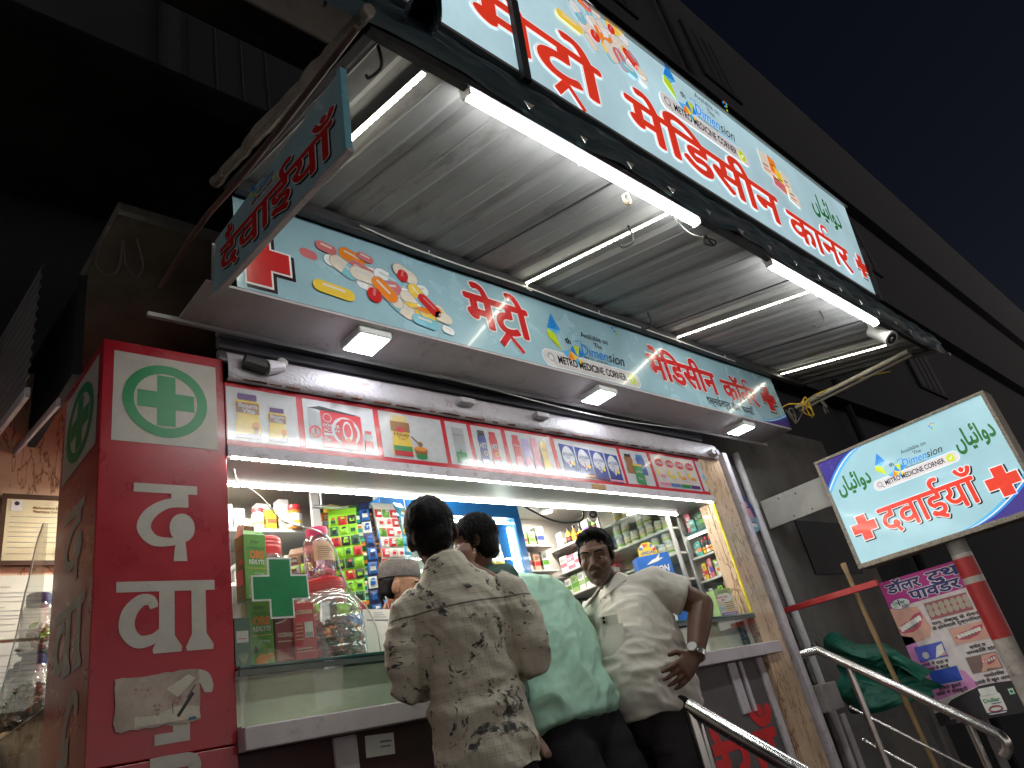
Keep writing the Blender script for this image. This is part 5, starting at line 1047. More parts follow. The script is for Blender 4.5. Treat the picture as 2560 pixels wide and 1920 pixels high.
t = thing('hanging_packet', 'teal packet hanging beside the blue cooler frame', 'packet', (3.04,3.10,1.83)); g = G(); g.loft([((0,0,0),(.05,0,0),(0,.002,0)),((0,0,.05),(.052,0,0),(0,.018,0)),((0,0,.11),(.05,0,0),(0,.012,0)),((0,0,.15),(.05,0,0),(0,.002,0))], CL['teal'], 14); g.obj('packet_body', t, True)
g = G(); g.disc(0,.09,.022,0,CL['navy'],Matrix.Translation((0,-.018,0)),rz=.016); g.rect(-.03,.03,.03,.045,0,CL['white'],Matrix.Translation((0,-.019,0))); g.rect(-.03,.14,-.01,.155,0,CL['yellow'],Matrix.Translation((0,-.01,0))); g.obj('packet_print', t)
for i,(x,z,c,lb) in enumerate(((2.99,1.30,'yellow','yellow carton below the hanging teal packet'),(3.04,1.30,'peach','pinkish carton below the hanging teal packet'))): carton('small_carton', lb, (x,2.90,z+.25), .05,.05,.09, c, 'red', .1)
# ---- more stock on the back shelves
for i in range(8): carton('back_carton', '%s small carton in the rear row of the top back shelf' % ordn(i), (1.0+.105*i,3.33,2.06), q.uniform(.05,.09),.05,q.uniform(.08,.18), q.choice(['grey','cream','brown','white']), q.choice(['navy','brown','red']), 0.)
# ---- certificates on the left part of the back wall
def cert(label, x0, x1, z0, z1, fr_m, y, head, seed):
    t = thing('certificate', label, 'certificate', ((x0+x1)/2,y,z0)); w,h = x1-x0,z1-z0
    if fr_m: 
        g = G(); b = .018
        for a,c in (((-w/2,-.02,0),(w/2,0,b)),((-w/2,-.02,h-b),(w/2,0,h)),((-w/2,-.02,b),(-w/2+b,0,h-b)),((w/2-b,-.02,b),(w/2,0,h-b))): g.box(a,c,fr_m)
        g.obj('frame', t)
    g = G(); g.box((-w/2+.004,-.012,.004),(w/2-.004,-.001,h-.004), mat('certificate_paper_%d' % seed, [(.62,.56,.34),(.62,.62,.52),(.60,.62,.56)][seed % 3], .5, var=.08)); g.obj('paper', t)
    g = G(); q = random.Random(seed); M = Matrix.Translation((0,-.0122,0))
    z = h*.80
    if head: g.text('Maharashtra State',0,h*.80,1,CL['brown'],h=.011,w=.11,M=M,align='C',bold=.02); g.text('Pharmacy Council',0,h*.745,1,CL['brown'],h=.011,w=.11,M=M,align='C',bold=.02); g.disc(0,h*.89,.012,1,CL['cream'],M); g.rect(-w*.40,h*.76,-w*.28,h*.92,1,CL['white'],M); g.disc(-w*.34,h*.87,.009,1.4,CL['black'],M); z = h*.68
    while z > h*.12: g.rect(-w*.40,z,-w*.40+w*.8*q.uniform(.3,1),z+.0022,1,CL['grey'],M); z -= h*.062*q.uniform(.8,1.6)
    g.disc(q.uniform(-.2,.2)*w,h*.2,.014,1,CL['lblue'],M); g.obj('writing', t)
wf = mat('dark_wood_frame', (.06,.035,.02), .35, var=.2)
cert('framed yellowish pharmacy council certificate on the left part of the back wall', .525,.86,1.92,2.215, wf, 3.32, True, 0)
cert('pale registration sheet with a stamp pinned under the framed certificate', .36,.90,1.635,1.885, None, 3.32, False, 1)
cert('lowest pale licence sheet under the registration sheet at far left', .36,.90,1.375,1.63, None, 3.32, False, 2)
g = G(); g.box((-.36,.003,-1.2),(.36,.02,1.2), marb); tag(g.obj('notice_panel', loc=(.62,3.325,1.6)), 'orange marble-patterned panel that carries the certificates', 'panel')
# ---- acrylic screens and the green cross
def screen(name, label, pts, org, rz):
    t = thing(name, label, 'screen', org, rz); g = G(); g.prism(pts, -.002, .002, acry); g.obj('acrylic_sheet', t)
    g = G(); P = [(x,0,z) for x,z in pts[2:]]; g.tube(P, .0026, mat('polished_edge', (.70,.74,.70), .15, var=0, coat=.6), 6, cap=True); g.obj('polished_edge', t)
e = [(.02,1.90),(.967-.967+.03,1.855),(.07,1.835),(.115,1.80),(.175,1.73),(.24,1.708),(.32,1.688),(.37,1.626),(.385,1.547),(.415,1.477),(.47,1.419),(.50,1.349),(.506,1.268)]
e = [(p.x,p.y) for p in spline([(a,b,0) for a,b in e],4)]
screen('acrylic_screen', 'clear acrylic screen with a wavy cut edge standing on the left of the counter', [(0,1.268),(0,1.90)][::1]+e, (.967,2.196,0), 0)
e2 = [(.06,1.88),(.14,1.83),(.20,1.74),(.26,1.68),(.32,1.58),(.42,1.48),(.50,1.38),(.53,1.30)]; e2 = [(p.x,p.y) for p in spline([(a,b,0) for a,b in e2],4)]
screen('acrylic_screen', 'clear acrylic screen with a curved edge on the side counter behind the red pillar', [(0,1.30),(0,1.86)]+e2, (.555,2.655,0), pi/2)
t = thing('cross_sign', 'green medical cross with a white border stuck on the acrylic screen', 'sign', (1.121,2.191,1.497))
def cr(k,w,e_): return [(-w,-k),(w,-k),(w,-w+e_),(k,-w+e_),(k,w-e_),(w,w-e_),(w,k),(-w,k),(-w,w-e_),(-k,w-e_),(-k,-w+e_),(-w,-w+e_)]
g = G(); g.prism(cr(.098,.041,0), -.003, .001, white); g.obj('white_border', t)
g = G(); g.prism(cr(.092,.0355,0), -.0045, -.0031, sgreen); g.obj('green_face', t)
# ---- things standing on the counter glass behind the screen
pet = clear('pet_plastic', (.93,.94,.93), .22, .06, .13, (.80,.77,.72)); petp = clear('pink_pet', (.92,.72,.78), .2, .06, .06, (.8,.4,.5))
def candy(g, c, r, zmax, n, seed, pal):
    q = random.Random(seed)
    for i in range(n):
        a = q.uniform(0,2*pi); d = r*math.sqrt(q.random()); z = q.uniform(.008,zmax)*(1-.25*(d/r)**2)
        M = Matrix.Translation((d*cos(a),d*sin(a),z)) @ Matrix.Rotation(q.uniform(0,6),4,Vector((q.random()-.5,q.random()-.5,q.random()-.5)))
        m = CL[pal[i % len(pal)]]
        z_ = q.uniform(1.,1.45); g.loft([((-.019*z_,0,0),(0,.009*z_,0),(0,0,.001)),((-.011*z_,0,0),(0,.003,0),(0,0,.003)),((-.008*z_,0,0),(0,.009*z_,0),(0,0,.006*z_)),((.008*z_,0,0),(0,.009*z_,0),(0,0,.006*z_)),((.011*z_,0,0),(0,.003,0),(0,0,.003)),((.019*z_,0,0),(0,.009*z_,0),(0,0,.001))], m, 6, M)
def petjar(name, label, p, r, h, lidm, prof, m, sweets=None, lr=.62):
    t = thing(name, label, 'jar', p); g = G(); g.lathe([(a*r,b*h) for a,b in prof], m, 28, cap=False); g.lathe([(.0,.002),(r*prof[0][0],.002)], m, 28, cap=False); g.obj('jar_body', t, True)
    g = G(); z0 = prof[-1][1]*h; g.lathe([(r*lr*1.08,z0-.035*h),(r*lr*1.10,z0),(r*lr*1.08,h*.985),(r*lr*.98,h)], mat('lid_'+lidm, {'red':(.60,.015,.02),'magenta':(.55,.02,.12)}[lidm], .3, var=.05, coat=.3), 28)
    for i in range(3): g.lathe([(r*lr*1.11,z0+.02*h+i*.03*h),(r*lr*1.125,z0+.03*h+i*.03*h),(r*lr*1.11,z0+.04*h+i*.03*h)], _M['lid_'+lidm], 28, cap=False)
    g.obj('screw_lid', t, 'auto')
    if sweets:
        g = G(); candy(g, 0, r*.86, h*sweets[0], sweets[1], sweets[2], sweets[3]); o = g.obj('wrapped_sweets', t); o['kind'] = 'stuff'
    return t
ribs = [(.86,0),(.95,.02),(.98,.06),(1,.10),(1,.17),(.94,.20),(1,.23),(1,.33),(.95,.36),(1,.39),(1,.49),(.95,.52),(.98,.56),(.96,.63),(.88,.71),(.74,.775),(.64,.80),(.62,.84)]
petjar('sweet_jar', 'large ribbed clear jar with a red lid, half full of wrapped sweets', (1.398,2.40,1.267), .132, .305, 'red', ribs, pet, (.50,300,4,['brown','maroon','black','maroon','brown','dgreen','grey','black','orange']), .53)
t = petjar('pink_jar', 'slim pinkish jar with a magenta lid standing on top of the large sweet jar', (1.39,2.40,1.574), .056, .20, 'magenta', [(.85,0),(.98,.03),(1,.08),(.96,.28),(1,.31),(1,.68),(.9,.78),(.72,.83),(.70,.86)], petp, (.25,14,6,['pink','white','purple']), .68)
g = G(); n = 12; vs = []
for i in range(n+1):
    a = -pi/2-.85+1.7*i/n
    for z in (.062,.135): vs.append((.0575*cos(a),.0575*sin(a),z))
g.add(vs, [(2*i,2*i+2,2*i+3,2*i+1) for i in range(n)], CL['peach'])
for k in range(6): 
    vs = []; a0,a1 = -pi/2-.6,-pi/2+.5-.15*(k % 3)
    for i in range(7):
        a = lerp(a0,a1,i/6)
        for z in (.072+.008*k,.074+.008*k): vs.append((.0582*cos(a),.0582*sin(a),z))
    g.add(vs, [(2*i,2*i+2,2*i+3,2*i+1) for i in range(6)], CL['brown'])
g.obj('paper_label', t)
petjar('sweet_jar', 'tall clear jar with a red lid standing behind the green cross', (1.225,2.50,1.267), .085, .495, 'red', [(.86,0),(1,.03),(1,.28),(.95,.30),(1,.33),(1,.52),(.95,.55),(1,.58),(1,.74),(.88,.82),(.72,.86),(.68,.88)], pet, (.35,70,9,['white','pink','grey','cream']), .66)
def ors(label, p, rz, open_):
    t = thing('rehydration_carton', label, 'carton', p, rz); h = .215; w,d = .082,.055
    g = G(); g.box((-w/2,-d/2,0),(w/2,d/2,h), CL['green'], bev=.0015); g.obj('box_body', t)
    if open_:
        g = G(); g.prism([(-w/2,0),(w/2,0),(w/2-.002,.028),(-w/2+.002,.028)], -.0008, .0008, CL['green'], Matrix.Translation((0,-d/2,h)) @ Matrix.Rotation(-.75,4,'X')); g.prism([(-w/2,0),(w/2,0),(w/2-.01,.05),(-w/2+.01,.05)], -.0008, .0008, CL['brown'], Matrix.Translation((0,d/2,h)) @ Matrix.Rotation(.15,4,'X')); g.prism([(-d/2,0),(d/2,0),(d/2-.006,.04),(-d/2+.006,.04)], -.0008, .0008, CL['cream'], Matrix.Translation((-w/2,0,h)) @ Matrix.Rotation(-pi/2,4,'Z') @ Matrix.Rotation(-.2,4,'X')); g.obj('open_flap', t)
    M = Matrix.Translation((0,-d/2-.0006,0)); g = G(); g.text('ORS',.004,.135,.5,CL['orange'],h=.024,w=.052,M=M,align='C',bold=.05); g.text('REXLYTE',.004,.115,.5,CL['white'],h=.014,w=.056,M=M,align='C',bold=.03); g.text('Elder',-.018,.185,.5,CL['black'],h=.011,M=M,skew=.25); g.text('Oral Rehydration Salts',0,.167,.5,CL['dgreen'],h=.007,w=.066,M=M,align='C'); g.rect(-.03,.100,.035,.102,.5,CL['yellow'],M); g.text('Orange',-.006,.08,.5,CL['white'],h=.008,M=M); g.flat([(-.024,.05),(-.014,.05),(-.013,.06),(-.019,.073),(-.025,.06)],.5,CL['black'],M); g.disc(.0,.025,.019,.5,CL['orange'],M); g.disc(.028,.036,.010,.6,CL['orange'],M); g.rect(-.03,.008,-.02,.011,.5,CL['white'],M)
    S2 = Matrix.Translation((-w/2-.0006,0,0)) @ Matrix.Rotation(-pi/2,4,'Z'); g.text('ORS',0,.16,.5,CL['brown'],h=.014,M=S2,align='C',bold=.03); g.rect(-.02,.05,.018,.10,.5,CL['peach'],S2); g.disc(.008,.125,.009,.5,CL['pink'],S2,rz=.007); g.obj('carton_print', t)
ors('upper green rehydration salt carton with its top flaps open, stacked on another', (1.078,2.30,1.485), .12, True); ors('lower green rehydration salt carton carrying the opened one', (1.088,2.30,1.267), -.1, False)
t = carton('teal_carton', 'dark teal carton with a plant picture beside the red pillar on the counter', (1.005,2.25,1.267), .05,.045,.15, 'dgreen', None, 0, lines=False); M = Matrix.Translation((0,-.0232,0)); g = G(); g.rect(-.02,.075,.018,.11,.5,CL['white'],M); g.rect(-.016,.085,.010,.088,1,CL['red'],M)
for k in range(6): a = -.5+.2*k; g.brush([(0,.002),(.03*sin(a),.045*cos(a))],.003,.6,CL['lgreen'],M)
g.obj('carton_print', t)
for i,(x,y,h_,c,lb) in enumerate(((1.165,2.30,.205,'maroon','dark maroon throat lozenge carton with a curved band, behind the arm of the green cross'),(1.235,2.285,.19,'red','red throat lozenge canister with a barcode, beside the large sweet jar'))):
    t = carton('lozenge_carton', lb, (x,y,1.272), .072,.06,h_, c, None, .1-.3*i, lines=False); M = Matrix.Translation((0,-.0312,0)); g = G(); g.text('LOZENGES',0,h_*(.42 if i == 0 else .80),.6,CL['cream'],h=.012,w=.058,M=M,align='C',bold=.03)
    if i == 0: g.flat([(-.034,.13),(.034,.175),(.034,.195),(-.034,.2)],.5,CL['black'],M); g.brush([(-.034,.128),(-.005,.135),(.02,.155),(.034,.175)],.003,.8,CL['white'],M); g.rect(-.03,.07,.02,.073,.6,CL['cream'],M)
    else:
        g.rect(.0,.075,.028,.125,.6,CL['white'],M)
        for k in range(8): g.rect(.002+.003*k,.077,.0035+.003*k,.092,.8,CL['black'],M)
        for k in range(5): g.rect(-.03,.07+.012*k,-.006,.073+.012*k,.6,CL['cream'],M)
        g.rect(-.03,.03,.03,.033,.6,CL['cream'],M); g.rect(-.03,.04,.02,.043,.6,CL['cream'],M)
    g.obj('carton_print', t)
for i,(c,z,h_,lb) in enumerate((('orange',1.56,.24,'tall orange packet standing right behind the red pillar edge'),('yellow',1.268,.19,'yellow and white packet under the orange one behind the red pillar edge'))): carton('slim_packet', lb, (.985,2.34,z if i == 0 else 1.268), .045,.04,h_ if i else .27, c, 'white' if i else 'red', 0)
_o = [o for o in bpy.data.objects if o.get('label','').startswith('tall orange packet')][0]; _o.location.z = 1.46
for i in range(3):
    y = 2.93+.11*i
    t = petjar('side_jar', ['clear jar with a dark lid on the side counter nearest the pillar, under another jar','middle clear jar with a dark lid on the side counter behind the curved screen','furthest clear jar with a dark lid on the side counter behind the curved screen'][i], (.605,y,1.298), .05,.20,'magenta',[(.86,0),(1,.03),(1,.7),(.8,.8),(.7,.84)],pet,(.6,40,30+i,['brown','dgreen','black','amber']),.7)
    for c in t.children:
        if c.name.startswith('screw_lid'): c.data.materials[0] = CL['navy']
t = petjar('side_jar', 'upper clear jar stacked on the side counter jar next to the pillar', (.605,2.93,1.50), .05,.20,'magenta',[(.86,0),(1,.03),(1,.7),(.8,.8),(.7,.84)],pet,(.5,40,40,['dgreen','brown','lime','white']),.7)
for c in t.children:
    if c.name.startswith('screw_lid'): c.data.materials[0] = CL['navy']
# ---- sachet strips hanging over the counter
g = G(); g.tube([(1.55,0,0),(2.10,0,0)], .008, alu, 10); g.tube([(1.6,0,0),(1.6,0,.30)], .004, alu, 8); g.tube([(2.05,0,0),(2.05,0,.30)], .004, alu, 8); tag(g.obj('hanging_rail', loc=(0,2.70,1.985)), 'thin metal rail under the ceiling that the sachet strips hang from', 'rail')
def sachets(label, x, w, cols, rows, z1, z0, y, base, pal, tilt=0.):
    t = thing('sachet_strip', label, 'sachet strip', (x,y,z1), tilt, 'sachet strips on the rail'); q = random.Random(int(x*1000)); g = G(); L_ = z1-z0
    pth = [(.05,-.10),(.03,-.02),(0,.008),(-.02,-.02)]+[(-.026-.012*sin(i*.5),-.05-(L_-.05)*i/14) for i in range(15)]
    for yy,zz in ((0,0),):
        vs = []
        for (a,b) in pth: vs += [(-w/2+.006*sin(b*20),a,b),(w/2+.006*sin(b*20),a,b)]
        g.add(vs, [(2*i,2*i+1,2*i+3,2*i+2) for i in range(len(pth)-1)], CL[base])
    g.obj('foil_web', t)
    g = G(); cw = w/cols; ch = (L_-.03)/rows
    for r_ in range(rows):
        for c in range(cols):
            zc = -.03-ch*(r_+.5); xc = -w/2+cw*(c+.5)+.006*sin(zc*20); yc = -.026-.012*sin((-zc-.05)/(L_-.05)*7)-.004; a,b = cw*.44,ch*.42
            m0,m1,m2 = CL[pal[(c*2+r_) % len(pal)]],CL[pal[(c+r_*3+1) % len(pal)]],CL[pal[(c+r_+2) % len(pal)]]
            k = q.uniform(-.004,.004); g.add([(xc-a,yc,zc-b),(xc+a,yc,zc-b),(xc+a,yc,zc+b),(xc-a,yc,zc+b),(xc,yc-.008+k,zc)], [(0,1,4),(1,2,4),(2,3,4),(3,0,4)], m0)
            g.add([(xc-a*.6,yc-.0075,zc-b*.55),(xc+a*.55,yc-.0075,zc-b*.5),(xc+a*.5,yc-.0105,zc+b*.1),(xc-a*.6,yc-.0105,zc+b*.15)], [(0,1,2,3)], m1); g.add([(xc-a*.45,yc-.0105,zc+b*.2),(xc+a*.6,yc-.0105,zc+b*.3),(xc+a*.4,yc-.0085,zc+b*.7),(xc-a*.3,yc-.0085,zc+b*.65)], [(0,1,2,3)], m2)
    o = g.obj('sachet', t); o['kind'] = 'stuff'
sachets('wide bright green sachet strip hanging at the left end of the rail', 1.675,.12,3,9,1.955,1.50,2.66,'lime',['lime','dgreen','red','lime','black'],-.5)
sachets('dark teal and white sachet strip next to the bright green one', 1.752,.05,1,9,1.985,1.40,2.68,'dgreen',['teal','white','dgreen','orange'],-.3)
sachets('blue and silver sachet strip hanging beside the teal one', 1.787,.045,1,10,1.99,1.36,2.66,'navy',['blue','white','navy','blue'],-.4)
sachets('black sachet strip hanging just left of the red and green strips', 1.818,.04,1,8,1.99,1.36,2.68,'black',['black','brown','orange','black'],-.2)
sachets('red, white and green sachet strip, three packets wide, above the shopkeeper', 1.872,.12,3,10,1.985,1.50,2.64,'white',['red','white','green','white','red'],0)
sachets('light blue and white sachet strip, rightmost on the rail', 1.955,.05,1,7,1.99,1.66,2.64,'lblue',['lblue','white','yellow','lblue'],.2)
sachets('dull brown sachet strip drooping behind the tall red-lidded jar', 1.50,.10,2,7,1.80,1.48,2.72,'brown',['brown','grey','black','lime'],-.7)
# ------------------------------------------------------------------ people
def skinm(n, c): 
    m = mat('skin_'+n, c, .48, var=.16, vscale=28, bump=.12, bscale=220); P = m.node_tree.nodes['Principled BSDF']; P.inputs['Subsurface Weight'].default_value = .08; P.inputs['Subsurface Radius'].default_value = (.012,.005,.003); return m
hairm = mat('black_hair', (.006,.005,.005), .62, var=.3, vscale=40, bump=.3, bscale=160, spec=.18)
eyew = mat('eye_white', (.30,.26,.23), .2, var=0); iris = mat('dark_iris', (.02,.012,.008), .1, var=0, coat=.5)
def cloth(n, c, var=.1, bump=.25, bscale=240, rough=.85): return mat('cloth_'+n, c, rough, var=var, vscale=9, bump=bump, bscale=bscale, spec=.25)
def remesh(g, name, parent, vox, sm, mats, disp=None, pick=None):
    """fuse the pieces of g into one continuous skin"""
    o = g.obj('fuse'); md = o.modifiers.new('r', 'REMESH'); md.mode = 'VOXEL'; md.voxel_size = vox
    if sm: s = o.modifiers.new('s', 'SMOOTH'); s.factor = .5; s.iterations = sm
    dg = bpy.context.evaluated_depsgraph_get(); dg.update()
    me = bpy.data.meshes.new_from_object(o.evaluated_get(dg)); old = o.data; bpy.data.objects.remove(o); bpy.data.meshes.remove(old)
    me.name = name; me.materials.clear()
    for m in mats: me.materials.append(m)
    if disp:
        nm = [v.normal.copy() for v in me.vertices]
        for v,n in zip(me.vertices, nm): v.co += n*disp(v.co, n)
    me.polygons.foreach_set('use_smooth', [True]*len(me.polygons))
    if pick:
        for p in me.polygons: p.material_index = pick(p.center, p.normal)
    else: me.polygons.foreach_set('material_index', [0]*len(me.polygons))
    me.update(); r = bpy.data.objects.new(name, me); COL.objects.link(r); r.parent = parent; return r
DM = skinm('base', (.2,.1,.06))
def basis(f, up=(0,0,1), o=(0,0,0), s=1.):
    f = Vector(f).normalized(); u = Vector(up); x = f.cross(u).normalized(); z = x.cross(f)
    M = Matrix((x,f,z)).transposed().to_4x4(); M = M @ Matrix.Scale(s,4); M.translation = Vector(o); return M
def head(g, M, neck, child=False, lean=1.):
    """M maps the head's own axes (x right, y face, z up, centre between the ears)"""
    B = lambda c,r,R=None: g.ball(c, r, DM, M, 16, 12, R)
    B((0,-.012,.035), (.073,.092,.080))
    g.loft([((0,.028,.045),(.064,0,0),(0,.060,0)),((0,.030,.0),(.065,0,0),(0,.060,0)),((0,.030,-.035),(.061*lean,0,0),(0,.058,0)),((0,.036,-.070),(.051*lean,0,0),(0,.050,0)),((0,.046,-.098),(.036*lean,0,0),(0,.037,0)),((0,.052,-.113),(.018,0,0),(0,.02,0))], DM, 20, M)
    g.tube([(0,.084,.014),(0,.098,-.012),(0,.109,-.030)], [.008,.0105,.0145], DM, 10, M)
    for s in (-1,1):
        B((s*.0125,.095,-.034), (.0095,.012,.008)); B((s*.040,.062,-.022), (.022,.024,.026)); B((s*.032,.069,.012),(.017,.014,.0065)); B((s*.031,.069,-.009),(.016,.012,.006))
        g.tube([(s*.052,.064,.020),(s*.034,.080,.027),(s*.010,.086,.022)], [.007,.010,.008], DM, 8, M)
        B((s*.074,-.006,-.006), (.009,.019,.031), Matrix.Rotation(s*.35,3,'Z')); B((s*.072,.002,-.026),(.008,.010,.012))
    B((0,.083,-.060), (.025,.014,.0065)); B((0,.081,-.072), (.021,.014,.0075)); B((0,.076,-.100), (.019,.017,.016))
    n0 = M @ Vector((0,-.012,-.055)); nb = Vector(neck); r = .050*M.to_scale().x*(.82 if child else 1)
    g.tube([n0, lerp(n0,nb,.5), nb, nb+(nb-n0).normalized()*.05], [r,r*.97,r*1.06,r*.9], DM, 16)
def eyes(M, par, look=(0,1,0)):
    L = Vector(look).normalized()
    for s in (-1,1):
        g = G(); c = Vector((s*.0315,.0715,.0005)); g.ball(c,(.0125,.0118,.0085),eyew,M,14,10); d = (L+Vector((s*.10,0,0))).normalized()
        g.ball(c+d*.0080,(.0064,.0056,.0064),iris,M,12,8); g.obj('eye', par, True)
    g = G()
    for s in (-1,1): g.tube([(s*.056,.070,.027),(s*.036,.087,.034),(s*.013,.0945,.029)], [.0025,.0052,.0045], hairm, 8, M, flat=.8)
    g.obj('eyebrow', par, True)
def hand(g, w, d, back, side, curl, s=1., thumb=.6, spread=.06):
    """w wrist, d finger direction, back = back-of-hand normal, side = thumb side"""
    w = Vector(w); d = Vector(d).normalized(); b = Vector(back); b = (b-d*b.dot(d)).normalized(); t = b.cross(d); t = t if t.dot(Vector(side)) > 0 else -t
    L_ = .088*s
    g.loft([(w-d*.02*s,t*.024*s,b*.018*s),(w+d*.015*s,t*.029*s,b*.017*s),(w+d*.05*s,t*.039*s,b*.016*s),(w+d*L_,t*.041*s,b*.013*s),(w+d*(L_+.008*s),t*.036*s,b*.009*s)], DM, 16)
    for i,(off,ln) in enumerate(((.031,.072),(.011,.080),(-.010,.075),(-.030,.060))):
        p = w+d*(L_-.006*s)+t*off*s; dd = (d+t*off*spread/.03).normalized(); pts = [p]; a = 0
        for k,f in enumerate((.45,.32,.23)):
            a += curl[i]*(.8 if k == 0 else 1.1); v = dd*cos(a)-b*sin(a); p = p+v*ln*s*f; pts.append(p)
        g.tube([pts[0]-dd*.015*s]+pts, [.0095*s,.0095*s,.0088*s,.0080*s,.0066*s], DM, 10); g.ball(pts[-1],.0066*s,DM,None,8,6)
    p = w+d*.028*s+t*.026*s; v1 = (d*.75+t*thumb-b*.25).normalized(); p1 = p+v1*.042*s; v2 = (d*.95+t*thumb*.35-b*.35).normalized(); p2 = p1+v2*.030*s
    g.tube([p-v1*.018*s,p,p1,p2], [.013*s,.0125*s,.0105*s,.008*s], DM, 10); g.ball(p2,.008*s,DM,None,8,6)
def strands(name, M, par, n, seed, ok, flow, ln=(.02,.04), w=.0012, m=None, R=(.079,.097,.087), c=(0,-.012,.036)):
    q = random.Random(seed); g = G(); vs = []; fs = []
    for _ in range(n*3):
        if len(fs) >= n*2: break
        v = Vector((q.gauss(0,1),q.gauss(0,1),q.gauss(0,1))).normalized(); p = Vector((c[0]+v.x*R[0],c[1]+v.y*R[1],c[2]+v.z*R[2]))
        if not ok(p,v): continue
        f = Vector(flow(p,v))+Vector((q.gauss(0,.25),q.gauss(0,.25),q.gauss(0,.25))); f = (f-v*f.dot(v)*.8).normalized(); t = v.cross(f).normalized()*w; L_ = q.uniform(*ln)
        a = p-v*.004; b = p+f*L_*.5+v*L_*.10; e = p+f*L_+v*L_*q.uniform(-.05,.14); o = len(vs)
        vs += [M @ (a-t), M @ (a+t), M @ (b+t*.8), M @ (b-t*.8), M @ e]; fs += [(o,o+1,o+2,o+3),(o+3,o+2,o+4)]
    g.add(vs, fs, m or hairm); return g.obj(name, par)
def fold(p, n, s, a, seed=0., dirv=(1,0,.6)):
    """soft creases running across dirv"""
    d = Vector(dirv).normalized(); q = p*s; q = q+d*(q.dot(d))*1.6; v = noise.noise((q.x+seed,q.y,q.z)); w = noise.noise((q.x*2.1+seed+9,q.y*2.1,q.z*2.1))
    return a*((1-abs(v)*2.2)*.8+.35*w)
def legs(g, m, joints):
    for pts,rs in joints: g.tube(pts, rs, m, 16)
def shoe(g, p, f, m, s=1.):
    f = Vector(f).normalized(); x = Vector((f.y,-f.x,0)); p = Vector(p)
    g.loft([(p-f*.075*s+Vector((0,0,.045)),x*.03*s,Vector((0,0,.04))),(p-f*.02*s+Vector((0,0,.05)),x*.038*s,Vector((0,0,.05))),(p+f*.07*s+Vector((0,0,.032)),x*.045*s,Vector((0,0,.032))),(p+f*.14*s+Vector((0,0,.025)),x*.042*s,Vector((0,0,.022))),(p+f*.18*s+Vector((0,0,.02)),x*.02*s,Vector((0,0,.012)))], m, 16)
